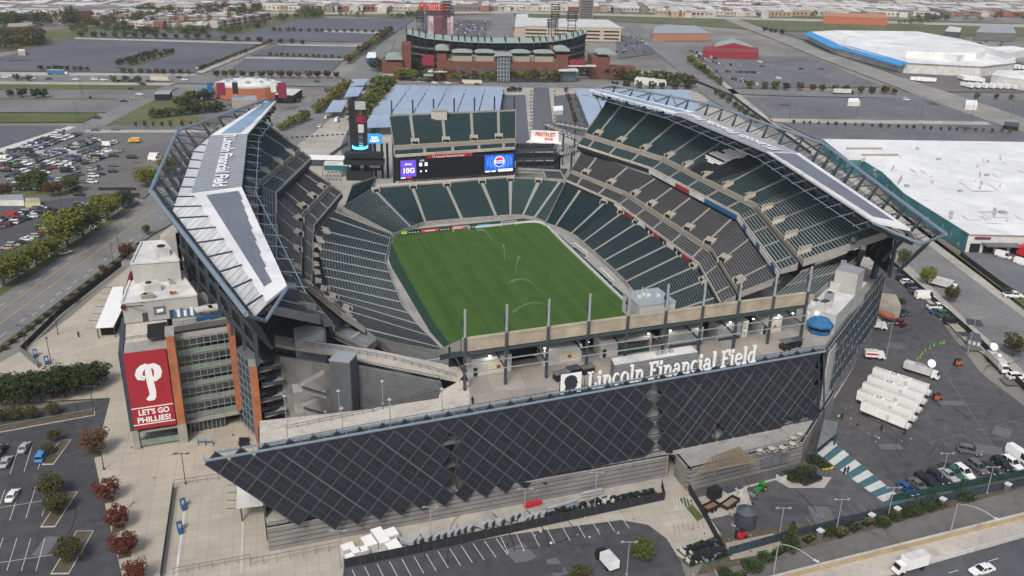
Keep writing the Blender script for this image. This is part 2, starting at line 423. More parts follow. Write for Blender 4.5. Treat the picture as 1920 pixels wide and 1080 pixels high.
# ---- east stand
E_ST = thing('grandstand', 'three deck grandstand of dark green and grey seats on the right side of the pitch', 'grandstand', (70, 0, 0))
eLF = [V((x, y, 1.5)) for x, y in ((39.6, 54.2), (43.8, 44.5), (46.4, 33), (46.2, -6), (45.4, -22), (43.5, -36), (40, -52), (37, -64))]
eLB = [V((x, y, 11.6)) for x, y in ((60.5, 84), (66.5, 63), (70.8, 45), (71.5, -6), (71, -22), (69.5, -38), (63.5, -58), (57, -76))]
eCF = [U(1062, 339, 12.8), U(1153, 379, 12.8), U(1310, 494, 12.8), U(1352, 570, 12.8)]
eCB = [U(1092, 286, 23.4), U(1221, 331, 23.4), U(1385, 418, 23.4), U(1466, 520, 23.4)]
eUF = [U(1084, 272, 27), U(1218, 315, 27), U(1384, 402, 27), U(1463, 509, 27)]
eUB = [V((93.5, 112.5, 45)), V((113.5, 46, 45)), V((113.5, -42, 45)), V((94.6, -105, 45))]
def stand3(th, LF, LB, CF, CB, UF, UB, nl, nc, nu, side):
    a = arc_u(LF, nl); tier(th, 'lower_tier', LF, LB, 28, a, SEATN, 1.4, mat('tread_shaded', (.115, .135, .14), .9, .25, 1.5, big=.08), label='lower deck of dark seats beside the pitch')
    vomitories(th, LF, LB, a[1:-1], .86, 4, 3)
    W = mid(CF, CB, .24); W2 = mid(CF, CB, .31, .6)
    a = arc_u(CF, nc)
    tier(th, 'club_tier', CF, W, 5, a, SEATG, .9, TREADB, CONCL, label='front rows of grey club seats')
    o = tier(th, 'club_tier', W2, CB, 15, a, SEATG, 1.3, TREADB, TAN, label='rear rows of grey club seats')
    vomitories(th, W2, CB, [x+.02 for x in a], .02, 4, 3.4)
    W = mid(UF, UB, .17); W2 = mid(UF, UB, .225, .7)
    a = arc_u(UF, nu)
    tier(th, 'upper_tier', UF, W, 5, a, SEATT, .9, None, CONCL, label='front rows of the green upper deck')
    patch = (lambda u, t: side > 0 and 1.25 < u < 1.62 and .22 < t < .62 and (t*40 % 1.3 < 1.05) and (u < 1.52 or t > .4)) if side > 0 else None
    o = tier(th, 'upper_tier', W2, UB, 24, a, SEATT, 1.8, mat('tread_upper', (.28, .30, .30), .9, .2, 1.5, big=.08), TAN, label='steep rear rows of the green upper deck', patch=None)
    vomitories(th, W2, UB, a, .02, 4.4, 4.2)
    # fascia screens hung on the deck fronts
    for nm, F0, h in (('ribbon_board', CF, 1.5), ('ribbon_board', UF, 1.7)):
        m = MB()
        for i in range(3):
            p, q = F0[i], F0[i+1]; n = V((-(q-p).y, (q-p).x, 0)).normalized()*(.35 if side > 0 else -.35)
            n = n if (n.x*side < 0) else -n
            k = 12
            for j in range(k):
                a0, a1 = lerp(p, q, j/k)+n, lerp(p, q, (j+1)/k)+n
                c = 0
                if F0 is UF and i == 1: c = 1 if j < 8 else 3
                if F0 is UF and i == 1 and j in (4, 5): c = 2
                if F0 is UF and i == 2: c = 3 if j in (2, 6, 10) else 1
                if F0 is CF and i == 1 and j % 4 == 2: c = 2
                if F0 is CF and i == 1 and j % 4 == 0: c = 1
                m.hexa([a0-V((0, 0, h+.6)), a1-V((0, 0, h+.6)), a1-n*.6-V((0, 0, h+.6)), a0-n*.6-V((0, 0, h+.6)),
                        a0-V((0, 0, .5)), a1-V((0, 0, .5)), a1-n*.6-V((0, 0, .5)), a0-n*.6-V((0, 0, .5))], c)
        m.build(nm, [BLACK, OFFW, RED, BLUE], th)
    # structure behind and below the decks
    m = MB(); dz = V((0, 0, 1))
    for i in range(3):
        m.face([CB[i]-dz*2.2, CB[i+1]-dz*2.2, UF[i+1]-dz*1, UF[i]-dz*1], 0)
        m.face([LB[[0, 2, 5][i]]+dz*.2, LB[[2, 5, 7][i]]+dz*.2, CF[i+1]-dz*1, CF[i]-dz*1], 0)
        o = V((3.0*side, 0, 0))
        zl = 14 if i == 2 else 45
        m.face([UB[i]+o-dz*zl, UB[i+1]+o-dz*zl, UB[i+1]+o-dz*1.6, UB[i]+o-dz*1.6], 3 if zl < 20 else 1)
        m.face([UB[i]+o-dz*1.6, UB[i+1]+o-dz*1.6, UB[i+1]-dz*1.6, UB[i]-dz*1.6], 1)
        k = 7
        for j in range(k+1):
            q = lerp(UB[i], UB[i+1], j/k)+o*1.35
            m.beam(V((q.x, q.y, 43-zl*.95)), V((q.x, q.y, 43)), .9, .9, 2)
        for z in ((8, 16, 25, 34) if zl > 20 else (34, 39)): m.beam(V((UB[i].x+o.x*1.3, UB[i].y, z)), V((UB[i+1].x+o.x*1.3, UB[i+1].y, z)), .5, 1.0, 2)
    m.build('rear_structure', [DARK, CONCD, STEEL, BLACK], th)
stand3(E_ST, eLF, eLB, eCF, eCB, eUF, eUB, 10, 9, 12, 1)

# ---- west stand
W_ST = thing('grandstand', 'three deck grandstand on the left side of the pitch, half hidden under its roof', 'grandstand', (-70, 0, 0))
wLF = [V((x, y, 1.5)) for x, y in ((-33.2, 56.4), (-38.6, 36.5), (-41.7, 26), (-43.1, 6), (-44.4, -24), (-42.1, -44.5), (-40, -56), (-38.4, -65.7))]
wLB = [U(628, 398, 11.6), U(590, 444, 11.6), U(583, 455, 11.6), U(579, 490, 11.6), U(584, 536, 11.6), U(618, 562, 11.6), U(655, 595, 11.6), U(706, 640, 11.6)]
wCF = [U(641, 362, 12.8), U(588, 424, 12.8), U(585, 537, 12.8), U(704, 636, 12.8)]
wCB = [U(577, 318, 23.4), U(520, 362, 23.4), U(523, 492, 23.4), U(640, 588, 23.4)]
wUF = [U(583, 298, 27), U(517, 362, 27), U(519, 484, 27), U(624, 607, 27)]
wUB = [U(494, 231, 45), V((-113.5, 44, 45)), V((-113.5, -44, 45)), U(505, 577, 45)]
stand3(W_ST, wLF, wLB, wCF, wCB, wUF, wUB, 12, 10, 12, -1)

# ---- north lower bowl
N_ST = thing('grandstand', 'single deck of dark green seats curving behind the far goal', 'grandstand', (0, 80, 0))
nLF = UL([(737, 440), (770, 426), (797, 417), (866, 411), (931, 406), (957, 404), (980, 404), (1002, 408), (1023, 417)], 1.5)
nLB = UL([(643, 391), (700, 355), (773, 349), (836, 345), (902, 339), (957, 335), (1012, 338), (1050, 342), (1066, 348)], 10)
TPALE = mat('tread_pale', (.42, .44, .43), .9, .2, 1.5, big=.08)
tier(N_ST, 'lower_tier', nLF, nLB, 24, [1, 2, 3, 4, 5, 6, 7], SEATT, 1.4, TPALE)
vomitories(N_ST, nLF, nLB, [1, 2, 3, 4, 5, 6], .9, 3.6, 3)
tier(N_ST, 'corner_seats', UL([(695, 357), (648, 386)][::-1], 10.4), UL([(705, 334), (661, 350)][::-1], 14), 10, [], SEATT, .8)
m = MB(); a, b = U(700, 352, 10.8), U(965, 330, 10.8)
m.slab([a, b, b+V((2, 5, 0)), a+V((0, 5, 0))], 1.0, 0)
m.build('rear_walkway', [CONCL], N_ST)

# ---- north upper deck with the scoreboard below it
NU = thing('grandstand', 'small high deck of green seats standing above the scoreboard', 'grandstand', (12, 120, 0))
bl, br, tl, tr = U(741, 292, 24.3), U(966, 277, 24.3), U(731, 219, 38.5), U(966, 209, 38.5)
nf = [bl, br]; nb = [tl, tr]
W_ = mid(nf, nb, .12); W2 = mid(nf, nb, .20, .6)
tier(NU, 'front_rows', nf, W_, 4, [.24, .47, .69, .90], SEATT, 1.0, TPALE, CONCL)
tier(NU, 'upper_tier', W2, nb, 20, [.16, .41, .64, .86], SEATT, 1.8, TPALE, TAN)
vomitories(NU, W2, nb, [.17, .42, .65, .86], .01, 4.0, 3.6)
m = MB()
bk = V((1, 3.2, 0)).normalized()*4
for k in range(7):
    q = lerp(tl, tr, (k+.05)/6.1)+bk
    m.beam(V((q.x, q.y, 0)), V((q.x, q.y, 46)), .7, .7, 0); f = lerp(bl, br, (k+.05)/6.1)
    m.beam(V((q.x, q.y, 37)), f+V((0, 0, -1.5)), .6, 1.4, 0); m.beam(V((f.x, f.y+6, 0)), f+V((0, 6, -1.5)), .8, .8, 0)
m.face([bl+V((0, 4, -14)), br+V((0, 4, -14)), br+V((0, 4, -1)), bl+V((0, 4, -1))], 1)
m.build('frame', [STEEL, DARK], NU)
m = MB(); p = lerp(tl, tr, .38)+V((0, 0, 1)); m.box((p.x, p.y-1.5, p.z-3), (8, 4.5, 4.6), 0, -.3); m.box((p.x, p.y-1.6, p.z+1.6), (8.6, 5, .4), 1, -.3)
m.build('camera_booth', [CONCL, GALV], NU)

SB = thing('scoreboard', 'wide dark video scoreboard with bright adverts under the far upper deck', 'scoreboard', tuple(U(855, 335, 12.6)))
s0, s1 = U(747, 336, 12.6), U(963, 322, 12.6)
ex = (s1-s0).normalized(); W = (s1-s0).length; nz = V((0, 0, 1)); nrm = V((ex.y, -ex.x, 0)); ht = 9.6
def sbq(x0, x1, y0, y1, m, k, l=.1): m.hexa([s0+ex*(x*W)+nz*(y*ht)+nrm*d for d in (l, l-.05) for x, y in ((x0, y0), (x1, y0), (x1, y1), (x0, y1))][::1], k)
m = MB()
m.hexa([s0-nz*.4+ex*a*W-nrm*d+nz*h for h in (0, ht+.6) for a, d in ((-.01, 0), (1.01, 0), (1.01, 1.5), (-.01, 1.5))], 0)
m.build('casing', [BLACK], SB)
PUR = mat('led_violet', (.10, .055, .45), .5, .35, .2, emit=.9); LBLU = mat('led_blue', (.012, .07, .42), .5, 0, .2, emit=.9)
LBL2 = mat('led_pale_blue', (.06, .22, .75), .5, 0, .2, emit=.9); LWH = mat('led_white', (.85, .86, .9), .5, 0, 1, emit=.55); LRED = mat('led_red', (.75, .03, .04), .5, 0, 1, emit=.6)
LBK = mat('led_black', (.012, .013, .015), .4, .3, .4)
m = MB()
sbq(0, 1, 0, 1, m, 0, .06)
sbq(.02, .15, .10, .97, m, 1, .12); sbq(.74, .995, .13, .99, m, 2, .12)
put_text(m, 'xfinity', s0+ex*(.085*W)+nz*(.72*ht)+nrm*.15, ex, nz, height=1.1, m=4); put_text(m, '10G', s0+ex*(.085*W)+nz*(.3*ht)+nrm*.15, ex, nz, height=2.6, m=4, bold=.04)
put_text(m, '11:02', s0+ex*(.20*W)+nz*(.88*ht)+nrm*.15, ex, nz, height=.8, m=4)
for x, k in ((.19, 4), (.235, 4)):
    sbq(x-.012, x+.012, .62, .8, m, k, .14); sbq(x-.006, x+.006, .3, .4, m, k, .14)
sbq(.02, .06, .02, .07, m, 4, .14); sbq(.07, .11, .01, .08, m, 5, .14)
cx = .87
for q in range(4):
    r0 = 3.1+q*1.45
    for j in range(24):
        t0, t1 = 2*PI*j/24, 2*PI*(j+1)/24
        pts = [(r*math.cos(t), r*math.sin(t)) for r, t in ((r0, t0), (r0+.6, t0), (r0+.6, t1), (r0, t1))]
        if all(abs(px) < .12*W and -.34*ht < py < .42*ht for px, py in pts):
            m.face([s0+ex*(cx*W+px)+nz*(.56*ht+py)+nrm*.135 for px, py in pts], 3)
def disc(m, r, k, l, y0=-1, y1=1):
    pts = [(r*math.cos(2*PI*j/28), max(y0*r, min(y1*r, r*math.sin(2*PI*j/28)))) for j in range(28)]
    m.face([s0+ex*(cx*W+px)+nz*(.6*ht+py)+nrm*l for px, py in pts], k)
disc(m, 2.75, 4, .15); disc(m, 2.45, 5, .17, .3, 1); disc(m, 2.45, 2, .17, -1, -.3)
put_text(m, 'PEPSI', s0+ex*(cx*W)+nz*(.6*ht-.42)+nrm*.19, ex, nz, width=4.0, height=.95, m=2, bold=.05)
sbq(.86, .99, .06, .2, m, 4, .14); sbq(.745, .79, .07, .14, m, 4, .14); sbq(.80, .84, .07, .14, m, 4, .14)
m.build('screen', [LBK, PUR, LBLU, LBL2, LWH, LRED], SB)
m = MB(); m.hexa([s0+ex*x*W+nz*h+nrm*d for h in (ht+.1, ht+1.7) for x, d in ((.24, .5), (.63, .5), (.63, -.2), (.24, -.2))], 0)
m2 = MB(); m3 = MB(); head_logo(m3, s0+ex*(.29*W)+nz*(ht+.3)+nrm*.52, ex, nz, 1.1, 0, 1, .03); put_text(m2, 'Lincoln Financial Field', s0+ex*(.44*W)+nz*(ht+.4)+nrm*.52, ex, nz, width=.24*W, height=.95, bold=.03)
o = m.build('header_sign', [RED], SB); m2.build('lettering', [WHITE, RED], o); m3.build('emblem', [WHITE, RED], o)
m = MB()
for k in range(48):
    q = s0+ex*(W*(k+.5)/48)+nrm*.2; m.beam(q-nz*2.9, q-nz*.5, .35, .4)
m.hexa([s0+ex*x*W+nz*h+nrm*d for h in (-.75, -.35) for x, d in ((0, .4), (1, .4), (1, -1), (0, -1))], 0)
m.build('louvre', [BLACK], SB)

# ---- south end: lower bowl, rear parapet, hidden upper deck
S_ST = thing('grandstand', 'open near end of the stadium with a cream concrete parapet and tall posts', 'grandstand', (0, -120, 25))
sLF = [V((x, y, 1.5)) for x, y in ((-38.4, -65.7), (-36.5, -68), (-32, -69.5), (30, -68), (37, -64))]
sLB = [U(706, 641, 12), U(785, 684, 16), U(858, 698, 18), V((40, -106, 16)), V((57, -76, 11.6))]
tier(W_ST, 'corner_seats', [U(655, 598, 13.5), U(706, 641, 13.5)], [U(618, 622, 23), U(688, 655, 23)], 9, [.5], SEATN, 1.4)
tier(S_ST, 'lower_tier', sLF, sLB, 28, [.5, 1, 1.5, 2, 2.3, 2.6, 3, 3.5], SEATN, 1.4)
pa, pb = U(868, 637, 39), U(1513, 550, 39)
pd = (pb-pa).normalized(); pn = V((pd.y, -pd.x, 0))       # pn points to the camera side
fa, fb = pa-pn*30+V((0, 0, -18)), pb-pn*30+V((0, 0, -18))
tier(S_ST, 'upper_tier', [fa+pd*2, fb-pd*2], [pa-pn*1.2-nz*1.4, pb-pn*1.2-nz*1.4], 22, even(1, 9), SEATT, 1.2, under=2.2)
m = MB(); m.hexa([p+pn*d+nz*h for h in (-3.4, 0) for p, d in ((pa, 0), (pb, 0), (pb, -.9), (pa, -.9))], 0)
m.hexa([p+pn*d+nz*h for h in (-.25, .12) for p, d in ((pa, .12), (pb, .12), (pb, -1.0), (pa, -1.0))], 0)
m.build('parapet', [CREAM], S_ST)
m = MB()
for k in range(10):
    q = lerp(pa, pb, k/9.0 if k else .004)
    q2 = q-pn*3.5; m.beam(V((q.x, q.y, 25))+pn*(.2), q+nz*-3.2+pn*(.2), .66, .66, 0)
    m.beam(q+nz*-3.6, q-pn*22+nz*-15.5, .6, 1.5, 0)
    m.beam(q+nz*-9.5+pn*.2, q-pn*8+nz*-8.6, .3, .5, 0)
for d, h in ((.35, -3.9), (-3, -5.3), (-7, -7.4)): m.beam(pa-pn*-d+nz*h, pb-pn*-d+nz*h, .35, .7, 0)
for d, h in ((2.0, -8.3), (1.2, -6.2)): m.beam(pa+pn*d+nz*h, pb+pn*d+nz*h, .22, .22, 1)
m.build('raker_frame', [STEEL, GALV], S_ST)
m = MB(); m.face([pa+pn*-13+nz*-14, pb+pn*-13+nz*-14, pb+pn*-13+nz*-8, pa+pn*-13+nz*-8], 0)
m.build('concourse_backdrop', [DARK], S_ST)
for k in range(10):
    q = lerp(pa, pb, k/9.0 if k else .004)+pn*.45
    m = MB(); m.tube(V((q.x, q.y, 35)), V((q.x, q.y, 39.8)), .42, .38, 8, 1); m.tube(V((q.x, q.y, 39.8)), V((q.x, q.y, 47.2)), .36, .32, 8, 0)
    m.beam((q.x-.6, q.y, 41), (q.x-.6, q.y, 45), .22, .22, 1); m.box((q.x-.7, q.y, 43.0), (.5, .5, 1.0), 1)
    m.build('mast', [GALV, STEEL], S_ST)
zb_ = 40.9; f0_, f1_ = lerp(pa, pb, .487)-pn*1.4, lerp(pa, pb, .592)-pn*1.4; bq = [f0_, f1_, f1_-pn*10, f0_-pn*10]
m = MB(); m.prism(bq, 35.5, zb_, 0, 1); c = sum(bq, V())/4; m.prism([c+(p-c)*1.03 for p in bq], zb_, zb_+.25, 1)
for k, (dx, dy) in enumerate(((-3, 0), (0, .5), (2.5, -.3), (-1.2, 1.2))): m.box((c.x+dx, c.y+dy, zb_+.2), (1.0, .8, .7), 2); m.tube((c.x+dx, c.y+dy+.8, zb_+.2), (c.x+dx, c.y+dy+.8, zb_+1.6+.3*k), .08, .08, 5, 2)
m.build('press_box', [GREYW, GALV, OFFW], S_ST)
# white and black cloths laid over seats high on the right upper deck
m = MB(); F_ = mid(eUF, eUB, .225, .7)
def inpoly(x, y, pl):
    r = False
    for (x0, y0), (x1, y1) in zip(pl, pl[1:]+pl[:1]):
        if (y0 > y) != (y1 > y) and x < (x1-x0)*(y-y0)/(y1-y0)+x0: r = not r
    return r
WH_ = [(1321, 291), (1334, 284), (1350, 283), (1362, 278), (1385, 281), (1402, 289), (1392, 296), (1376, 297), (1366, 302), (1352, 308), (1330, 305), (1324, 298)]
BK_ = [(1290, 322), (1310, 304), (1330, 306), (1352, 309), (1376, 298), (1402, 290), (1424, 292), (1418, 306), (1385, 322), (1340, 335), (1300, 335)]
for r in range(24):
    t = (r+.44)/24
    for i in range(1000):
        u = 1+i*.001; p = ln(F_, eUB, u, t)+nz*.55; x, y = P(p); k = (1 if r % 4 == 3 and x < 1358 else 0) if inpoly(x, y, WH_) else (1 if inpoly(x, y, BK_) else None)
        if k is None: continue
        q = [ln(F_, eUB, u+du, (r+dt)/24) for du, dt in ((0, .12), (.001, .12), (.001, .97), (0, .97))]
        z = ln(F_, eUB, u, r/24).z; m.face([V((q[0].x, q[0].y, z+.5)), V((q[1].x, q[1].y, z+.5)), V((q[2].x, q[2].y, z+.95)), V((q[3].x, q[3].y, z+.95))], k)
m.build('seat_cloth', [WHITE, BLACK], E_ST)
# ---------------------------------------------------------------- roof canopies
def inset_poly(q, a, b, c, d):
    """sub-quad of quad q=(tl,tr,br,bl) by fractions"""
    def f(u, v): return lerp(lerp(q[0], q[1], u), lerp(q[3], q[2], u), v)
    return [f(a, c), f(b, c), f(b, d), f(a, d)]
def bil(q, u, v): return lerp(lerp(q[0], q[1], u), lerp(q[3], q[2], u), v)
def roof(th, inn, out, low, cuts, solm, text_flip, tube, tip, side):
    """inn/out: edge lines (N end, N fold, S fold, S end); low: outer lower edge; tube: outer chord"""
    up = V((0, 0, 1))
    for i in (0, 2): m = MB(); m.slab([out[i], inn[i], inn[i+1], out[i+1]], .7, 0); m.build('roof_sheet', [ROOFW], th)
    # ribbed middle bay: separate ribs so the profile is real
    m = MB(); q = [out[1], inn[1], inn[2], out[2]]
    m.slab([p-up*.25 for p in q], .5, 0)
    nrib = 64
    for k in range(nrib):
        a, b = bil(q, 0.0, (k+.5)/nrib), bil(q, 1, (k+.5)/nrib)
        m.beam(a+up*.0, b+up*.0, .45, .35, 1 if k % 2 else 0)
    o = m.build('ribbed_bay', [RIBG, mat('rib_dark', (.25, .27, .30), .6, .1, .3)], th)
    # lower ribbed skirt falling outwards
    m = MB()
    for i in range(3):
        q = [out[i]-up*.3, out[i+1]-up*.3, low[i+1], low[i]]
        k = 26
        for j in range(k): m.slab([bil(q, u, v) for u, v in ((j/k, 0), ((j+1)/k, 0), ((j+1)/k, 1), (j/k, 1))], .25, 0)
        for j in range(1, k): m.beam(bil(q, j/k, 0)+up*.1, bil(q, j/k, 1)+up*.1, .22, .16, 1)
    m.build('translucent_skirt', [POLY, mat('skirt_rib', (.42, .45, .48), .6, .05, .3)], th)
    # solar sheets in steps
    for i, (mt, st) in zip((0, 2), solm):
        q = [out[i], inn[i], inn[i+1], out[i+1]]; m = MB()
        for j, (v0, v1, u0, u1) in enumerate(st):
            m.slab([bil(q, u, v)+up*.14 for u, v in ((u0, v0), (u1, v0), (u1, v1), (u0, v1))], .1, 0)
        m.build('solar_sheet', mt, th)
    # lettering in the middle bay
    q = [out[1], inn[1], inn[2], out[2]]
    if text_flip: a, b, up2 = bil(q, .42, .97), bil(q, .42, .06), -1
    else: a, b, up2 = bil(q, .38, .02), bil(q, .38, .97), 1
    ex = (b-a).normalized(); ey = V((-ex.y, ex.x, 0))
    L = (b-a).length; h = 4.6
    m = MB(); head_logo(m, a+up*.5, ex, ey, h, 0, 1, .12); put_text(m, 'Lincoln Financial Field', a+ex*(h+1.2)+ey*.4+up*.45, ex, ey, width=L-h-1.4, height=h*.95, m=0, bold=.035, lift=.12, center=False)
    m.build('roof_lettering', [WHITE, RIBG], th)
    # outer chord, raking fins and ties
    m = MB(); m.path(tube, .62, 8, 0); m.path([tube[-1], tip, inn[3]-up*.6], .45, 6, 0); m.path([tube[0], inn[0]-up*.5], .4, 6, 0)
    m.build('outer_chord', [STEELL], th)
    n = 21; ls = [(tube[i+1]-tube[i]).length for i in range(3)]; tot = sum(ls)
    def along(line, d):
        i = 0
        while i < 2 and d > ls[i]: d -= ls[i]; i += 1
        return lerp(line[i], line[i+1], min(1, d/ls[i]))
    ml = MB()
    for k in range(n+1):
        d = tot*(k+.3)/(n+.6); t = along(tube, d); lo = along(low, d); ou = along(out, d); nn = along(inn, d)
        base = lo+V((-side*4.0, 0, -10.5)); mf = MB()
        g = lerp(t, base, .45); wv = (base-t).normalized(); sv = wv.cross(V((0, 1, 0))).normalized()
        mf.hexa([t-V((0, .25, 0)), t+V((0, .25, 0)), g+V((0, .25, 0))+sv*.9, g+V((0, -.25, 0))+sv*.9, t-V((0, .25, 0))-sv*.25, t+V((0, .25, 0))-sv*.25, g+V((0, .25, 0))-sv*.9, g+V((0, -.25, 0))-sv*.9])
        mf.hexa([g+V((0, -.25, 0))+sv*.9, g+V((0, .25, 0))+sv*.9, base+V((0, .25, 0))+sv*.4, base+V((0, -.25, 0))+sv*.4, g+V((0, -.25, 0))-sv*.9, g+V((0, .25, 0))-sv*.9, base+V((0, .25, 0))-sv*.4, base+V((0, -.25, 0))-sv*.4])
        mf.build('fin', STEEL, th)
        ml.beam(t, ou+V((0, 0, .5)), .28, .4); ml.beam(t, lo+V((0, 0, -.5)), .2, .2)
        ml.beam(lo-up*1.6, nn-up*2.2, .35, .9); ml.beam(nn-up*2.2, nn-up*.5, .3, .3)
        if k < n:
            t2 = along(tube, tot*(k+1.3)/(n+.6)); lo2 = along(low, tot*(k+1.3)/(n+.6)); nn2 = along(inn, tot*(k+1.3)/(n+.6))
            ml.beam(t2, lerp(lo, base, .3), .14, .14); ml.beam(nn-up*2.2, nn2-up*2.2, .35, .35)
            ml.beam(lerp(nn, ou, .5)-up*1, nn2-up*2.2, .2, .2)
            for f in (.3, .7): q3 = lerp(nn, nn2, f); ml.box((q3.x, q3.y, q3.z-3.2), (1.5, 1.5, 1.5), 1)
    ml.build('tie_bars', [STEEL, BLACK], th)
    mi = MB(); ip = [p+V((-side*4.2, 0, -2.2)) for p in inn]; mi.path(ip, .16, 6)
    for k in range(n+1): d = tot*(k+.3)/(n+.6); mi.beam(along(inn, d)-up*1.2, along(ip, d)+V((-side*1.2, 0, 0)), .15, .2)
    mi.build('inner_chord', [STEELL], th)
Z1 = 53
def st(u0, rights, v0=.03, v1=.97):
    n = len(rights); return [(lerp(v0, v1, k/n), lerp(v0, v1, (k+1)/n), u0, r) for k, r in enumerate(rights)]
RW = thing('roof_canopy', 'white and grey wing roof with solar sheets and lettering over the left grandstand', 'roof canopy', (-105, 0, 50), 'wing roofs of the stadium')
wi = UL([(518, 189), (464, 251), (453, 350), (538, 535)], Z1); wo = UL([(499, 188), (394, 254), (359, 362), (499, 567)], Z1+.3)
wl = UL([(497, 193), (364, 281), (324, 394), (478, 592)], 47.5)
wt = UL([(497, 187), (333, 245), (282, 358), (462, 590)], 55)
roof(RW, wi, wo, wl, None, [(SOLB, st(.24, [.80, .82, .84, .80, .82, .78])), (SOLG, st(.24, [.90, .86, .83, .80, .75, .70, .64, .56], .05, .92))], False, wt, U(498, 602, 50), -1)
RE = thing('roof_canopy', 'white and grey wing roof with solar sheets and lettering over the right grandstand', 'roof canopy', (105, 0, 50), 'wing roofs of the stadium')
ei = UL([(1104, 168), (1266, 212), (1438, 284), (1637, 414)], Z1); eo = UL([(1119, 166), (1304, 210), (1499, 287), (1707, 429)], Z1+.3)
el = UL([(1130, 178), (1322, 226), (1520, 304), (1722, 455)], 47.5)
et = UL([(1146, 159), (1330, 195), (1545, 270), (1774, 440)], 55)
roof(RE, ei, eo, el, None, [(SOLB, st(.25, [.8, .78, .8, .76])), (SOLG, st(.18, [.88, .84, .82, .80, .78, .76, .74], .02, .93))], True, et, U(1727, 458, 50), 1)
# columns that carry the right roof's near end
m = MB()
for a, b in (((1658, 443), (1637, 522)), ((1618, 470), (1604, 505)), ((1600, 455), (1588, 492))):
    q = U(*b, 25); t = U(*a, 41); m.beam(q, V((t.x, t.y, 42)), 1.5, 1.5)
m.build('roof_column', STEEL, E_ST)
# ---------------------------------------------------------------- south terrace, sign, solar wall
ZT = 25.0
TER = thing('stadium_terrace', 'raised concrete concourse terrace along the near side of the stadium', 'terrace', tuple(U(1150, 690, 0)))
m = MB()
edge = UL([(487, 840), (700, 800), (900, 764), (1230, 708), (1548, 653), (1655, 514)], ZT)
back = UL([(1580, 485), (1512, 590), (880, 690), (858, 716)], ZT)
m.slab(edge+back+UL([(826, 733), (822, 748), (660, 772), (487, 790)], ZT), 1.4, 0, 1)
m.build('deck', [CONCD, grid_mat('terrace_paving', (.29, .27, .245), (.17, .16, .15), 9, 9, .06, .12, big=.12)], TER)
m = MB()
m.slab(UL([(487, 838), (700, 797), (830, 772), (880, 758), (880, 692), (858, 716), (826, 733), (822, 747), (660, 771), (487, 789)], ZT+.02), .1, 0)
m.slab(UL([(515, 645), (548, 651), (640, 664), (700, 678), (880, 716), (868, 690), (700, 655), (560, 636), (515, 628)], ZT+.02), .9, 0)
m.build('ramp_paving', [CONCL], TER)
rail(TER, UL([(500, 838), (700, 800), (900, 764), (1230, 708), (1548, 653)], ZT)); rail(TER, UL([(1548, 653), (1655, 514)], ZT))
rail(TER, UL([(537, 806), (700, 773), (826, 736)], ZT)); rail(TER, UL([(519, 660), (615, 676)], ZT)); rail(TER, UL([(668, 682), (824, 712), (828, 735)], ZT))
rail(TER, UL([(550, 645), (640, 658), (740, 676), (855, 708)], ZT))
# outer skirt below the deck edge and the wall of the courtyard
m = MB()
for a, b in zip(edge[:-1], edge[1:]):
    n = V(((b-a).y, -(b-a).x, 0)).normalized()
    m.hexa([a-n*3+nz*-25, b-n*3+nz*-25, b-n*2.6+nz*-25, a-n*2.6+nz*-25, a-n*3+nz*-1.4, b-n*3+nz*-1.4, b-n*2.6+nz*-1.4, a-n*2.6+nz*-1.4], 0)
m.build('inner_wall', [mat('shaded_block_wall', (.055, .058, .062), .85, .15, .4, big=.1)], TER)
m = MB()
def wallq(m, a, b, z0, z1, k, t=.4):
    n = V((-(b-a).y, (b-a).x, 0)).normalized()*t
    m.hexa([V((p.x, p.y, z))+o for z in (z0, z1) for p, o in ((a, V((0, 0, 0))), (b, V((0, 0, 0))), (b, n), (a, n))], k)
wallq(m, U(524, 662, ZT), U(622, 678, ZT), 0, ZT-1, 1, .5)
wallq(m, U(660, 682, ZT), U(824, 714, ZT), 9, ZT-.2, 0, .5)
wallq(m, U(824, 714, ZT), U(826, 733, ZT), 6, ZT-.2, 0, .5)
k0, k1 = U(660, 682, ZT), U(824, 714, ZT)
for j in range(20): q0 = k0+nz*(-.8-j*.75); q1 = k1+nz*(-.8-j*.75); n = V(((k1-k0).y, -(k1-k0).x, 0)).normalized()*.12; m.beam(q0+n, q1+n, .2, .12, 2)
m.build('courtyard_siding', [SIDING, mat('grey_block_wall', (.2, .2, .2), .85, .15, .4, big=.1), CONCD], TER)
# underside wall above the courtyard gap at the front ramp and the end fascia
m = MB(); wallq(m, U(487, 790, ZT), U(822, 748, ZT), 12, ZT-1.4, 0, .5); wallq(m, U(487, 840, ZT), U(487, 790, ZT), 0, ZT-1.3, 1, .5)
m.build('ramp_wall', [CONCD, STEEL], TER)
# stair/lift tower of the courtyard
m = MB(); q = [U(617, 676, ZT+3.4), U(655, 680, ZT+3.4), U(669, 664, ZT+3.4), U(633, 659, ZT+3.4)]
T_ = thing('lift_tower', 'tall grey ribbed metal lift tower standing in the courtyard by the ramp', 'tower', (q[0].x, q[0].y, 0))
m.prism(q, 0, ZT+3.3, 0); m.build('shaft', [SIDING], T_)
m = MB(); c = sum((V(p) for p in q), V())/4
m.prism([c+(V(p)-c)*1.04 for p in q], ZT+3.3, ZT+3.7, 0); m.build('cap', [GALV], T_)
m = MB()
for j in range(14): a = lerp(q[0], q[1], j/14+.03); m.beam((a.x, a.y-.06, 0), (a.x, a.y-.06, ZT+3.2), .18, .12)
for j in range(8): a = lerp(q[1], q[2], j/8+.05); m.beam((a.x+.06, a.y, 0), (a.x+.06, a.y, ZT+3.2), .12, .18)
m.build('ribs', [SIDING], T_)
m = MB()
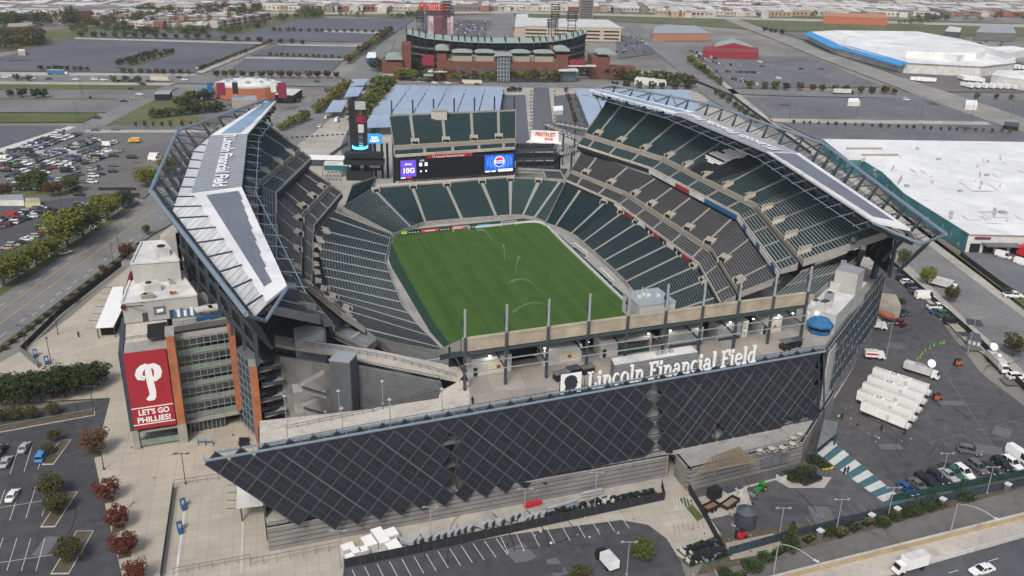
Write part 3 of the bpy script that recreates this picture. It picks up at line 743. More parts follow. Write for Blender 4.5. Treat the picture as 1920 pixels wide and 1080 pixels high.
for z0 in (1, 7, 13, 19):
    a = V((q[0].x-1.5, q[0].y-1, z0)); m.hexa([a+V(p) for p in ((0, 0, 0), (0, -2, 0), (-6, -2, 3), (-6, 0, 3), (0, 0, .4), (0, -2, .4), (-6, -2, 3.4), (-6, 0, 3.4))], 0)
    m.hexa([a+V(p) for p in ((-6, 2.2, 3), (-6, .2, 3), (0, .2, 6), (0, 2.2, 6), (-6, 2.2, 3.4), (-6, .2, 3.4), (0, .2, 6.4), (0, 2.2, 6.4))], 0); m.box((a.x-7, a.y, z0+3), (2.4, 4.4, .3), 0)
    m.beam(a+V((0, -2, 1.4)), a+V((-6, -2, 4.4)), .08, .5, 1)
m.build('stair', [CONC, STEEL], T_)
# white flat roof behind the courtyard
m = MB(); m.prism([U(553, 641, 27), U(550, 615, 27), U(575, 610, 27), U(610, 613, 27), U(606, 622, 27)], 12, 27, 1, 0); one(m, 'white_canopy', [OFFW, GREYW], 'small white canopy roof behind the walkway under the left roof tip', 'canopy')
def lamp_post(px, py, z, h, style='globe', m=None, label='', group='lamp posts on the ramp'):
    b = U(px, py, z); t = thing('lamp_post', label, 'lamp post', b, group); mb = MB()
    mb.tube(b, b+nz*h, .13, .09, 6); mb.box((b.x, b.y, b.z), (.5, .5, .35)); mb.build('pole', m or GALV, t); mb = MB()
    if style == 'globe': mb.tube(b+nz*h, b+nz*(h+.3), .55, .12, 8); mb.tube(b+nz*(h+.3), b+nz*(h+.7), .12, .03, 6)
    elif style == 'twin':
        for s in (-1, 1): mb.beam(b+nz*h, b+nz*(h-.05)+RT*(1.3*s), .12, .12); q = b+nz*(h-.1)+RT*(1.5*s); mb.box((q.x, q.y, q.z), (.8, .45, .2), 0, .3)
    mb.build('lamp_head', m or GALV, t); return t
for k, (x, y) in enumerate([(537, 787), (637, 777), (718, 758), (541, 838), (643, 812), (732, 795), (829, 774)]):
    lamp_post(x, y, ZT if y > 760 and k > 2 else ZT-3, 6.5, 'globe', None, nth(k)+(' slim lamp post from the left in the courtyard edge' if k < 3 else ' slim lamp post on the pale ramp')+(', counted along it from the left' if k > 2 else ''))

# concession stalls under the deck
fl0, fl1 = U(884, 707, ZT), U(1469, 621, ZT); sd = (fl1-fl0); SL = sd.length; sd.normalize(); bn = V((-sd.y, sd.x, 0))   # bn = away from the camera
def stall(x0, x1, kind, label):
    a = fl0+sd*(x0*SL); wd = (x1-x0)*SL; t = thing('concession_stand', label, 'kiosk', a+sd*wd/2, 'concession kiosks on the terrace')
    def bx(m, u0, u1, d0, d1, z0, z1, k): m.hexa([a+sd*u+bn*d+nz*z for z in (z0, z1) for u, d in ((u0, d0), (u1, d0), (u1, d1), (u0, d1))], k)
    m = MB()
    if kind == 'kitchen':
        bx(m, 0, wd, 4, 4.3, 0, 4.6, 0); bx(m, 0, .4, 0, 4, 0, 4.6, 0); bx(m, wd-.4, wd, 0, 4, 0, 4.6, 0); bx(m, 0, wd, 0, 4, 3.6, 4.8, 0); m.build('wall', [GREYW], t)
        m = MB(); bx(m, .4, wd-.4, .1, .7, 0, 1.1, 0); m.build('counter', [mat('green_counter', (.015, .06, .05))], t)
        m = MB()
        for j in range(6): bx(m, .8+j*wd/7, 1.6+j*wd/7, 2.4, 3.2, 1, 1.9+.2*(j % 3), 0)
        m.build('equipment', [STEELL], t)
    else:
        bx(m, 0, wd, 0, 5, 0, 5.0, 0); m.build('wall', [OFFW if kind != 'shutter' else GREYW], t)
        m = MB()
        if kind == 'shutter':
            for j in range(9): bx(m, .5, wd-.5, -.06-.03*(j % 2), -.03, .9+j*.36, 1.26+j*.36, 0)
            m.build('roller_shutter', [GALV], t); m = MB(); bx(m, .3, wd-.3, -.35, -.03, .0, .85, 0); m.build('counter', [STEEL], t)
        elif kind[0] == 'd':
            bx(m, .5, 1.6, -.06, -.03, .05, 2.5, 0); m.build('door', [mat('dark_green_door', (.012, .035, .03))], t)
        if 'p' in kind:
            m = MB(); c0 = wd*.42; bx(m, c0, wd-.8, -.08, -.03, .7, 3.0, 0); c1 = (c0+wd-.8)/2
            m.tube(a+sd*c1+bn*-.09+nz*1.9, a+sd*c1+bn*-.12+nz*1.9, .6, .6, 12, 1)
            m.build('poster', [{'R': REDS, 'G': mat('lime_poster', (.10, .42, .03))}.get(kind[-1], mat('cream_poster', (.7, .62, .45))), mat('brown_poster', (.25, .1, .05)) if kind[-1] not in 'RG' else WHITE], t)
for j, (x0, x1, k, lb) in enumerate([(0, .115, 'dp', 'white kiosk with a green door and pale poster at the left end of the terrace'), (.21, .325, 'pd', 'white kiosk with a small poster, second from the left under the deck'),
    (.385, .435, 'd', 'narrow white kiosk with a dark door beside the open kitchen'), (.435, .545, 'kitchen', 'open kitchen kiosk with a green counter under the deck'),
    (.60, .715, 'shutter', 'long grey kiosk with a closed roller shutter behind the corrugated hut'), (.765, .845, 'shutter', 'shorter grey kiosk with a closed roller shutter beside the green poster'),
    (.85, .87, 'pG', 'narrow kiosk wall with a lime green poster'), (.92, .99, 'dp', 'white kiosk with a round emblem poster in the middle right of the terrace'),
    (1.08, 1.165, 'pR', 'white kiosk with a bright red poster near the right end')]):
    stall(x0, x1, k, lb)
LPOS = []
for j, f in enumerate((.05, .21, .34, .53, .6, .70, .80, .88, .97, 1.02, 1.1)):
    p = fl0+sd*(f*SL)+bn*-.6+nz*5.6; m = MB(); m.box(tuple(p), (.55, .35, .16), 0); LPOS.append(p); one(m, 'flood_lamp', LAMP, nth(j)+' lit lamp from the left under the deck edge', 'lamp', 'lit lamps under the deck')
# corrugated hut behind the sign
q = [U(1146, 671, 29.6), U(1295, 647, 29.6), U(1309, 659, 29.6), U(1152, 684, 29.6)]
H_ = thing('service_hut', 'long grey corrugated service hut behind the large lettering', 'hut', (q[3].x, q[3].y, ZT))
m = MB(); m.prism(q, ZT, 29.5, 0, 1); m.build('wall', [SIDING, OFFW], H_)
m = MB()
for j in range(9): a, b = q[3]+nz*(-.35-j*.5), q[2]+nz*(-.35-j*.5); m.beam(a-bn*.05, b-bn*.05, .14, .18)
m.build('corrugation', [GALV], H_); m = MB()
for f in (.55, .62, .7): c = lerp(lerp(q[0], q[3], .5), lerp(q[1], q[2], .5), f); m.box((c.x, c.y, 29.5), (1.2, 1, .9), 0)
m.build('roof_unit', [GALV], H_)
# the large lettering
s0_, s1_ = U(1049, 739, ZT+.9), U(1416, 678, ZT+.9); ex = s1_-s0_; ex.z = 0; SW = ex.length; ex.normalize(); sn = V((ex.y, -ex.x, 0))
SG = thing('stadium_sign', 'large white raised lettering with a head emblem above the solar wall', 'sign', s0_)
m = MB(); head_logo(m, s0_+sn*.2, ex, nz, 5.6, 0, 1, .2); m.build('emblem', [WHITE, mat('emblem_dark', (.03, .035, .05))], SG)
m = MB(); slab_text(m, 'Lincoln Financial Field', s0_+ex*7.4, ex, nz, SW-7.4, 5.0, 0, .3); m.build('lettering', [WHITE], SG)
m = MB(); m.beam(s0_-nz*.3+ex*6.5, s0_-nz*.3+ex*SW, .3, .4)
for j in range(26): b = s0_+ex*(SW*j/25.); m.beam(b-nz*1, b+nz*3.2-sn*.3, .14, .14)
m.build('sign_frame', [STEEL], SG)

# ---- solar wall
tl_, tr_ = U(383, 862, 25.6), U(1547, 657, 25.6); se = tr_-tl_; WL = se.length; se.normalize()
wn = V((se.y, -se.x, 0)); td = (wn*4.6-nz*19.5).normalized(); wnn = se.cross(td); wnn = -wnn if wnn.dot(wn) < 0 else wnn
def on(s, t, l=0): return tl_+se*s+td*t+wnn*l
def st_of(px, py):      # photo point on the wall plane -> wall coordinates
    d = FW*FPX+RT*(px-960)+UP*(540-py); k = (tl_-EYE).dot(wnn)/d.dot(wnn); p = EYE+d*k-tl_; return p.dot(se), p.dot(td)
lb = st_of(600, 990); rb = st_of(1530, 783); lt = st_of(380, 868); bm = st_of(1215, 868); bm2 = st_of(860, 925)
SWL = thing('solar_wall', 'huge leaning wall of dark diamond solar panels along the near side of the stadium', 'solar wall', on(WL/2, 20)-nz*6)
def inside(s, t):
    if t < .6 or s > WL-1.2-max(0, (WL-rb[0])*(t/rb[1])): return False
    if s < lt[0]+ (lb[0]-lt[0])*(t-lt[1])/(lb[1]-lt[1]): return False
    for (a, b) in ((lb, bm2), (bm2, bm), (bm, rb)):
        if a[0] <= s <= b[0] and t > lerp(a[1], b[1], (s-a[0])/(b[0]-a[0])): return False
    if s < lb[0] and t > lb[1]: return False
    return True
gapL = st_of(850, 870)[0]; gapR = st_of(1228, 770)[0]
d = 2.62
holes = [st_of(x, y) for x, y in ((957, 828), (1060, 862), (1345, 800))]
RN2 = random.Random(3)
for i in range(-6, 80):
    m = MB()
    for j in range(-6, 80):
        s, t = (i+j)*d, (j-i)*d if False else (j-i)*d
        s = (i+j)*d-8; t = (j-i)*d+1
        if not inside(s, t) : continue
        if abs(s-gapL) < 1.6 and t > 3 : continue
        if gapR-2.6 < s < gapR+2.2: continue
        if any(abs(s-h[0])+abs(t-h[1]) < 2.0 for h in holes): continue
        h = d-.24; sl = RN2.uniform(-.008, .008)
        c = [(s-h, t), (s, t-h), (s+h, t), (s, t+h)]
        def g(u, v): return lerp(lerp(V((*c[0], 0)), V((*c[1], 0)), u), lerp(V((*c[3], 0)), V((*c[2], 0)), u), v)
        for a in range(2):
            for b in range(3):
                pts = [g(*uv) for uv in ((a/2+.02, b/3+.012), ((a+1)/2-.02, b/3+.012), ((a+1)/2-.02, (b+1)/3-.012), (a/2+.02, (b+1)/3-.012))]
                m.face([on(p.x, p.y, .30+sl) for p in pts], 0)
        h2 = d-.02; m.hexa([on(p[0], p[1], l) for l in (.2, .26) for p in ((s-h2, t), (s, t-h2), (s+h2, t), (s, t+h2))], 1)
    if m.f: m.build('panel_strip', [SOLD, mat('panel_frame', (.042, .046, .054), .5, 0, 1, spec=.5)], SWL)
m = MB()
for a, b, w in ((on(0, .2, .2), on(WL, .2, .2), .35), (on(2, -1.2, 0), on(WL, -1.2, 0), .28)): m.tube(a, b, w, w, 8, 1)
for k in range(33):
    s = WL*k/32.; m.beam(on(s, -1.2), on(s, .3), .2, .2, 1)
    if s > lb[0]: m.beam(on(s, 0, -.5), on(s, 19.5, -.5), .35, .35, 0); m.beam(on(s, 0, -2.6), on(s, 19.5, -2.6), .3, .3, 0)
    if s > lb[0] and k < 32:
        for q in range(4): m.beam(on(s, q*5, -.6), on(s+WL/32, q*5+5, -.6), .16, .16, 0); m.beam(on(s, q*5, -.5), on(s, q*5+5, -2.6), .16, .16, 0)
for q in range(5): m.beam(on(lb[0]+1, q*4.7+.5, -.45), on(WL-2, q*4.7+.5, -.45), .22, .22, 0)
# pale rails that run along the strips
for i in range(-6, 80):
    sA = None
    run = []
    for j in range(-12, 160):
        s, t = (i+j/2)*d-8+d/2, (j/2-i)*d+1-d/2
        if inside(s, t) and inside(s+d/4, t+d/4) and s < gapR-5: run.append((s, t))
    if len(run) > 4: m.beam(on(*run[1], .36), on(*run[-2], .36), .07, .06, 3 if i % 4 == 0 else 2)
    run = []
    for j in range(-12, 160):
        s, t = (i-j/2)*d+60+d/2, (j/2)*d-14+d/2
        if inside(s, t) and s > gapR+4: run.append((s, t))
    if len(run) > 4: m.beam(on(*run[1], .36), on(*run[-2], .36), .07, .06, 3 if i % 3 == 0 else 2)
m.build('support_frame', [STEEL, STEELL, mat('rail_pale', (.085, .09, .09), .5, .05, 1), mat('rail_bright', (.21, .21, .19), .5, .05, 1)], SWL)
# back structure seen in the gaps: floors and a grey shaft
m = MB(); a, b = st_of(1212, 730)[0], st_of(1247, 730)[0]
m.hexa([on(s, t, l) for l in (-6, -2.8) for s, t in ((a, 0), (b, 0), (b, 20), (a, 20))], 0)
for t in (4.5, 10.5, 16): m.hexa([on(s, t+dt, l) for l in (-2.75, -2.2) for s, dt in ((a, 0), (b, 0), (b, .7), (a, .7))], 1)
m.build('grey_shaft', [GALV, SIDING], SWL)
m = MB()
for z in (6.2, 12.6, 19): 
    q0, q1 = on(lb[0]-2, 0)+wn*-3, on(WL-3, 0)+wn*-3
    m.slab([V((p.x, p.y, z)) for p in (q0+wn*4, q1+wn*4, q1-wn*9, q0-wn*9)], .5, 0)
m.build('floor_slab', [CONCD], SWL)

# ---- striped plinth wall and raised patio in front
PL = thing('plinth_wall', 'long low grey wall with dark horizontal stripes below the solar wall', 'wall', U(1000, 950, 0))
def striped(m, pts, z0, z1, nb=5, k0=0, k1=1, t=.8):
    for a, b in zip(pts[:-1], pts[1:]):
        n = V((-(b-a).y, (b-a).x, 0)).normalized()
        for j in range(nb):
            lo, hi = lerp(z0, z1, j/nb), lerp(z0, z1, (j+1)/nb); g = (hi-lo)*.22
            m.hexa([V((p.x, p.y, z))+n*o for z in (lo, hi-g) for p, o in ((a, 0), (b, 0), (b, t), (a, t))], k0)
            m.hexa([V((p.x, p.y, z))+n*o for z in (hi-g, hi) for p, o in ((a, .22), (b, .22), (b, t), (a, t))], k1)
STR = mat('plinth_panel', (.20, .195, .19), .85, .1, .5, big=.15)
m = MB(); p0, p1 = U(505, 1034, 0), U(1250, 894, 0); striped(m, [p0, p1], 0, 6.4, 5); m.build('striped_face', [STR, BLACK], PL)
m = MB(); m.slab([V((p.x, p.y, 6.4)) for p in (p0, p1, p1+V((0, 8, 0)), p0+V((0, 8, 0)))], .4); m.build('wall_top', [CONC], PL)
m = MB(); a, b = U(968, 945, 0), U(1030, 933, 0); n = V((0, -1, 0))
for k in range(3):
    q0, q1 = lerp(a, b, k/3+.01), lerp(a, b, (k+1)/3-.01)
    m.hexa([V((p.x, p.y-d_, z)) for z in (2.2, 5.2) for p, d_ in ((q0, .1), (q1, .1), (q1, -.05), (q0, -.05))], 0)
m.build('louvre_panel', [SIDING], PL)
rail(PL, [V((p.x, p.y+.6, 6.4)) for p in (p0, p1)], 1.0)
PT = thing('raised_patio', 'raised patio with a striped front wall and picnic tables below the solar wall', 'patio', U(1400, 890, 0))
b0, b1, b2, b3 = U(1287, 921, 0), U(1500, 868, 0), U(1560, 770, 0), U(1250, 894, 0)
q = [V((p.x, p.y, 0)) for p in (b0, b1, b2)]
m = MB(); striped(m, q, 0, 6.6, 5); striped(m, [V((b3.x+2, b3.y, 0)), q[0]], 0, 6.6, 5); m.build('striped_face', [STR, BLACK], PT)
m = MB(); m.slab([V((p.x, p.y, 6.5)) for p in (b0, b1, b2, b2+V((-14, 6, 0)), b3+V((2, 3, 0)))], .5); m.build('patio_floor', [CONC], PT)
m = MB(); a, b = U(1425, 889, 0), U(1478, 877, 0)
for k in range(3):
    q0, q1 = lerp(a, b, k/3+.01), lerp(a, b, (k+1)/3-.01); m.hexa([V((p.x, p.y-d_, z)) for z in (1.8, 4.6) for p, d_ in ((q0, .1), (q1, .1), (q1, -.05), (q0, -.05))], 0)
m.build('louvre_panel', [SIDING], PT)
rail(PT, [V((p.x, p.y+.5, 6.6)) for p in (lerp(b0, b1, .45), b1, lerp(b1, b2, .9))], 1.2)
# pergola of bare timber slats
WOOD = mat('weathered_timber', (.22, .18, .125), .9, .2, 1.5)
pq = [U(1306, 884, 8.6), U(1418, 864, 8.6), U(1385, 838, 8.6), U(1335, 856, 8.6)]
PG = thing('timber_pergola', 'bare timber pergola with close slats on the raised patio', 'pergola', (pq[0].x, pq[0].y, 6.5))
m = MB()
for k in range(30):
    f = k/29; m.beam(lerp(pq[0], pq[1], f), lerp(pq[0] if f < .25 else pq[3], pq[2], max(0, (f-.25)/.75)) if f >= .25 else lerp(pq[0], pq[3], f*4), .22, .25)
m.build('slats', WOOD, PG); m = MB()
for a in (lerp(pq[0], pq[1], .3), pq[1], pq[2], pq[3]): m.beam((a.x, a.y, 6.5), (a.x, a.y, 8.5), .25, .25)
m.beam(pq[0]-nz*.25, pq[1]-nz*.25, .2, .3); m.beam(pq[3]-nz*.25, pq[2]-nz*.25, .2, .3)
m.build('post', WOOD, PG)
TB = None
for k, (x, y) in enumerate([(1423, 848), (1446, 845), (1466, 843), (1485, 836), (1488, 826), (1499, 818)]):
    b = U(x, y, 6.52)
    if TB is None:
        TB = thing('picnic_table', '', 'table', (0, 0, 0)); m = MB(); m.tube((0, 0, .72), (0, 0, .8), .95, .95, 12); m.build('table_top', CONCL, TB)
        m = MB(); m.tube((0, 0, 0), (0, 0, .72), .22, .16, 8); m.build('pedestal', CONC, TB)
        for a in range(4):
            m = MB(); t = a*PI/2+.4; m.ring((0, 0), 1.6, 1.15, .42, .5, 5, 0, t, t+1.1); m.beam((1.35*math.cos(t+.55), 1.35*math.sin(t+.55), 0), (1.35*math.cos(t+.55), 1.35*math.sin(t+.55), .42), .2, .2); m.build('bench', CONC, TB)
        o = TB; o.location = b; o['group'] = 'picnic tables on the patio'; o['label'] = nth(k)+' round picnic table from the left on the patio'
    else: dup(TB, b, k, 1, nth(k)+' round picnic table from the left on the patio')
# terraces under the left end of the solar wall
UT = thing('side_terrace', 'stacked concrete terraces with rails under the left end of the solar wall', 'terrace', U(560, 1010, 0))
for z in (2.2, 8.6):
    o0, o1 = on(lb[0]-4-z*.4, 12, -1.2), on(lb[0]+14, 12, -1.2); pts = [V((p.x, p.y, z)) for p in (o0, o1, o1+V((0, 9, 0)), o0+V((0, 9, 0)))]
    m = MB(); m.slab(pts, .6, 1, 0); m.build('deck', [CONC, STEEL], UT); rail(UT, [pts[3], pts[0], pts[1]])
m = MB()
for u in (-6, 0, 6, 12): p = on(lb[0]+u, 12, -1.6); m.beam((p.x, p.y, 0), (p.x, p.y, 11), .6, .6)
m.build('column', STEEL, UT)

# ---- south-east plant building on the terrace, glazed east face
PB = thing('plant_building', 'stepped pale grey plant building on the right end of the terrace', 'building', U(1540, 600, ZT))
m = MB(); r1 = [U(1512, 577, 31), U(1569, 592, 31), U(1625, 532, 31), U(1572, 521, 31)]
m.prism(r1, ZT, 31, 0, 1); m.build('wall', [GREYW, OFFW], PB)
r2 = [U(1567, 507, 38), U(1609, 516, 38), U(1622, 506, 38), U(1583, 494, 38)]
m = MB(); m.prism(r2, 31, 38, 0, 1); m.prism([V(r2[0])-ex*.0, r2[1], r2[2], r2[3]], 38, 38.3, 2); m.build('upper_block', [GREYW, OFFW, GALV], PB)
m = MB(); m.prism([c_+(V(p)-c_)*1.01 for c_ in [sum((V(p) for p in r1), V())/4] for p in r1], 31, 31.4, 0); m.build('roof_edge', [OFFW], PB)
for k, (x, y, sx, sy, h) in enumerate([(1545, 578, 4, 2.5, 2.2), (1553, 566, 2, 2, 3), (1570, 543, 4, 3, 2.6), (1560, 537, 1.6, 1.6, 2), (1584, 541, 2, 2, 1.8), (1577, 521, 1.2, 1.2, 6), (1530, 567, 2.5, 2, .6)]):
    c = U(x, y, 31.4); m = MB(); m.box((c.x, c.y, 31.4), (sx, sy, h), 0, .3); m.box((c.x, c.y, 31.4+h), (sx*.7, sy*.7, .2), 1, .3); m.build('roof_unit', [GALV if k % 2 else OFFW, STEEL], PB)
m = MB(); p = U(1536, 600, 0)
a, b = lerp(r1[1], r1[2], .02), lerp(r1[1], r1[2], .98); e2 = (b-a).normalized()
put_text(m, 'Lincoln Financial Field', V((lerp(a, b, .5).x, lerp(a, b, .5).y, 26.6))+V((e2.y, -e2.x, 0))*.1, e2, nz, width=(b-a).length*.8, height=2.2, bold=.03); m.build('side_lettering', [OFFW], PB)
# blue awning kiosk
p = U(1536, 622, ZT); K_ = thing('drinks_kiosk', 'round kiosk with a blue awning roof on the terrace corner', 'kiosk', p)
def ngon(c, r, n, z, a0=.2): return [V((c.x+r*math.cos(a0+2*PI*k/n), c.y+r*math.sin(a0+2*PI*k/n), z)) for k in range(n)]
m = MB(); m.prism(ngon(p, 3.2, 8, 0), ZT, ZT+1.1, 0); m.build('counter', [BLUE], K_)
m = MB(); m.prism(ngon(p, 2.3, 8, 0), ZT+1.1, ZT+3, 0); m.build('bar', [BLACK], K_)
m = MB(); lo_, hi_ = ngon(p, 4, 8, ZT+3), ngon(p, 1.6, 8, ZT+4.8)
for k in range(8): m.face([lo_[k], lo_[(k+1) % 8], hi_[(k+1) % 8], hi_[k]]); m.face([lo_[k], lo_[(k+1) % 8], lo_[(k+1) % 8]-nz*.6, lo_[k]-nz*.6])
m.face(hi_); m.build('awning', [mat('awning_blue', (.022, .12, .26), .7, .1, 1)], K_)
EF = thing('east_facade', 'tall dark glazed wall with pale mullions at the right end of the stadium', 'facade', U(1560, 720, 0))
c0, c1 = U(1550, 655, ZT), U(1657, 514, ZT); ee = (c1-c0); EL = ee.length; ee.normalize(); en = V((ee.y, -ee.x, 0))
m = MB(); m.hexa([c0+ee*s+en*o+nz*h for h in (-19, 0) for s, o in ((0, .3), (EL, .3), (EL, 0), (0, 0))], 0); m.build('glazing', [mat('facade_glass', (.06, .065, .07), .28, .4, .12, spec=.7)], EF)
m = MB()
for k in range(16): m.beam(c0+ee*(EL*k/15)+en*.4-nz*19, c0+ee*(EL*k/15)+en*.4, .16, .25, 0)
for h in (-.1, -4.8, -9.5, -14, -18.8): m.beam(c0+en*.4+nz*h, c1+en*.4+nz*h, .25, .3, 1)
for k in (3, 5, 6, 8): m.beam(c0+ee*(EL*k/15+1)+en*.5-nz*18, c0+ee*(EL*k/15+1)+en*.5-nz*2, .22, .1, 2)
m.build('mullion', [STEEL, STEELL, mat('rail_pale', (.4, .4, .38))], EF)
m = MB(); striped(m, [c0-nz*25, c1-nz*25], 0, 6, 4, 0, 1); m.build('base_wall', [STR, BLACK], EF)
m = MB(); m.hexa([c0+ee*s+en*o+nz*h for h in (-19, -1.3) for s, o in ((1, .75), (8.5, .75), (8.5, .4), (1, .4))], 0); m.build('pale_panel', [GREYW], EF)
# corner seating at the right end below the upper deck
cs = [U(1447, 562, 27.5), U(1500, 513, 27.5)]; cb = [U(1527, 556, 33), U(1632, 462, 33)]
tier(E_ST, 'corner_seats', [cs[0], cs[1]], [cb[0], cb[1]], 11, [.5], SEATT, 1.2, under=2)
# small things on the terrace
for k, (x, y, w_, h_) in enumerate([(1052, 712, 4, 2.2), (1075, 705, 3, 2.4), (1100, 700, 3.5, 2), (1490, 650, 3.5, 2.2), (1472, 655, 3, 2.6)]):
    c = U(x, y, ZT); t = thing('concession_cart', nth(k)+' dark food cart from the left on the terrace behind the lettering', 'food cart', c, 'food carts on the terrace')
    m = MB(); m.box((c.x, c.y, ZT+.5), (w_, 2, 1.2), 0, .2); m.build('body', BLACK, t); m = MB(); m.box((c.x, c.y, ZT+h_), (w_*1.15, 2.6, .15), 0, .2)
    for sx in (-1, 1): m.beam((c.x+sx*w_*.45, c.y, ZT+1.6), (c.x+sx*w_*.45, c.y, ZT+h_), .1, .1)
    m.build('canopy', STEEL if k % 2 else CONCD, t); m = MB()
    for sx in (-1, 1): m.tube((c.x+sx*w_*.3, c.y-1.05, ZT+.3), (c.x+sx*w_*.3, c.y+1.05, ZT+.3), .3, .3, 10)
    m.build('wheel', TYRE, t)
# ---------------------------------------------------------------- west entrance building and roof-deck blocks
def HT(base, top, z0=0.0):
    B = U(*base, z0); lo, hi = z0, z0+90
    for _ in range(40):
        m_ = (lo+hi)/2
        if P((B.x, B.y, m_))[1] > top[1]: lo = m_
        else: hi = m_
    return lo
A0, A1 = U(253, 843), U(349, 828); ax = (A1-A0).normalized(); ay = V((-ax.y, ax.x, 0)); AW = (A1-A0).length
hA = HT((253, 843), (231, 664)); hP = HT((349, 828), (319, 629)); ZB = hA+2.2
EB = thing('entrance_building', 'five storey glass entrance building with brick piers and a red club banner', 'building', A0+ax*8)
def bxA(m, u0, u1, d0, d1, z0, z1, k): m.hexa([A0+ax*u+ay*d+nz*z for z in (z0, z1) for u, d in ((u0, d0), (u1, d0), (u1, d1), (u0, d1))], k)
m = MB(); bxA(m, 1, AW-1, 1.2, 22, 4.5, hA-.6, 0)
for z in (4.5, 9.5, 14.5, 19.5): bxA(m, .6, AW-.5, .4, 1.6, z, z+.5, 1)
bxA(m, .8, AW-.8, .2, 22, hA-.6, hA, 1); m.build('body', [DARK, CONC], EB)
m = MB(); bxA(m, 0, 1.5, -.3, 3.2, 0, 5.6, 0); bxA(m, 1.5, AW-1.5, .9, 1.3, 0, .6, 0); bxA(m, -.4, 1.0, .3, 24, 5.5, hA, 1); m.build('corner_frame', [CONC, STEEL], EB)
m = MB(); bxA(m, 1.6, AW-1.4, .2, .45, .7, 2.5, 0); m.build('glass_balustrade', [GLASSG], EB)
rail(EB, [A0+ax*1.5+ay*.1+nz*2.0, A1-ax*1.5+ay*.1+nz*2.0], 1.3, step=1.7)
m = MB(); bxA(m, AW-1.7, AW+.6, -.6, 4.5, 0, 5.8, 1); bxA(m, AW-1.6, AW+.5, -.5, 4.5, 5.8, hP, 0); bxA(m, AW-1.7, AW+.6, -.6, 5.5, hP, hP+.4, 1); m.build('brick_pier', [BRICK, CONC], EB)
# banner
def onA(x, z, l=0): return A0+ax*x+nz*z-ay*l
zb0, zb1 = 6.1, hA+.1; BW = AW-2.6
m = MB(); m.hexa([onA(x, z, l) for l in (.1, .35) for x, z in ((.7, zb0), (.7+BW, zb0), (.7+BW, zb1), (.7, zb1))], 0)
bn_ = m.build('club_banner', [RED, WHITE], EB)
m = MB(); bx0 = .7
for z in (.055, .275): m.hexa([onA(x, zb0+(zb1-zb0)*(z+dz), .42-.04*q) for q in (1, 0) for x, dz in ((bx0, 0), (bx0+BW, 0), (bx0+BW, .012), (bx0, .012))], 0)
H_b = zb1-zb0
put_text(m, "LET'S GO", onA(bx0+BW*.52, zb0+H_b*.185, .36), ax, nz, width=BW*.74, height=H_b*.072, bold=.045); put_text(m, 'PHILLIES!', onA(bx0+BW*.50, zb0+H_b*.085, .36), ax, nz, width=BW*.8, height=H_b*.072, bold=.045)
# script P: thick strokes
def stroke(m, pts, w, lift, ends=True):
    pr = [V((bx0+BW*x, zb0+H_b*z, 0)) for x, z in pts]; L_, R_ = [], []
    for i, p in enumerate(pr):
        t = (pr[min(i+1, len(pr)-1)]-pr[max(i-1, 0)]).normalized(); n = V((-t.y, t.x, 0)); ww = (w[i] if isinstance(w, list) else w)/2
        L_.append(p+n*ww); R_.append(p-n*ww)
    for i in range(len(pr)-1): m.face([onA(q.x, q.y, lift) for q in (R_[i], R_[i+1], L_[i+1], L_[i])], 0)
stroke(m, [(.545, .40), (.56, .46), (.545, .55), (.53, .64), (.525, .72), (.53, .80)], [1.5, 1.7, 1.75, 1.75, 1.7, 1.4], .40)
stroke(m, [(.52, .775), (.58, .805), (.66, .805), (.73, .775), (.75, .72), (.72, .665), (.65, .635), (.57, .64)], [1.3, 1.4, 1.6, 1.9, 2.0, 1.8, 1.5, 1.2], .43)
stroke(m, [(.56, .80), (.48, .815), (.40, .80), (.33, .765), (.295, .715), (.315, .67), (.37, .66), (.40, .695)], [1.1, 1.4, 1.6, 1.8, 1.9, 1.7, 1.5, 1.3], .46)
stroke(m, [(.43, .415), (.47, .40), (.53, .402), (.57, .43)], [1.6, 1.9, 2.0, 1.6], .49)
m.build('banner_lettering', [WHITE], bn_)
# glazed bays
B0, B1 = U(352, 812), U(450, 793); hB = HT((448, 793), (428, 618)); gx = (B1-B0).normalized(); gy = V((-gx.y, gx.x, 0)); GW = (B1-B0).length
def bxB(m, u0, u1, d0, d1, z0, z1, k): m.hexa([B0+gx*u+gy*d+nz*z for z in (z0, z1) for u, d in ((u0, d0), (u1, d0), (u1, d1), (u0, d1))], k)
m = MB(); bxB(m, 0, GW, 3, 20, 0, hB, 0)
nf_ = 6; fh_ = hB/nf_
for k in range(1, nf_+1): bxB(m, 0, GW, -.1, 4, k*fh_-.9, k*fh_-.2, 1)
bxB(m, 0, GW, -1.5, 3, fh_-1.2, fh_-.4, 1)
m.build('floor_structure', [DARK, CONC], EB)
m = MB()
for k in range(nf_):
    z0 = k*fh_
    if k == 0: continue
    bxB(m, .2, GW-.2, -.35, -.2, z0+fh_*.45, z0+fh_*.80, 0); bxB(m, .2, GW-.2, -.35, -.2, z0-.2, z0+fh_*.26, 1)
    bxB(m, .2, GW*.45 if k % 2 else GW*.7, .5, .6, z0+.3, z0+fh_*.8, 2)
m.build('window', [GLASS, GLASSG, mat('warm_interior', (.16, .16, .11), .6, .3, .3)], EB)
m = MB()
for k in range(9):
    u = GW*k/8; bxB(m, u-.06, u+.06, -.5, -.3, fh_*.75, hB, 0)
for k in range(2, nf_*2): bxB(m, 0, GW, -.5, -.36, k*fh_/2-.06, k*fh_/2+.06, 0)
m.build('window_frame', [GALV], EB)
m = MB()
for k in range(8): u = 1+k*(GW-5)/8; bxB(m, u, u+1.4, -.2, .0, .1, 3.2, 0)
m.build('door', [GLASS], EB)
m = MB()
for k in range(9): u = .85+k*(GW-5)/8; bxB(m, u, u+.14, -.35, -.1, 0, 3.5, 0)
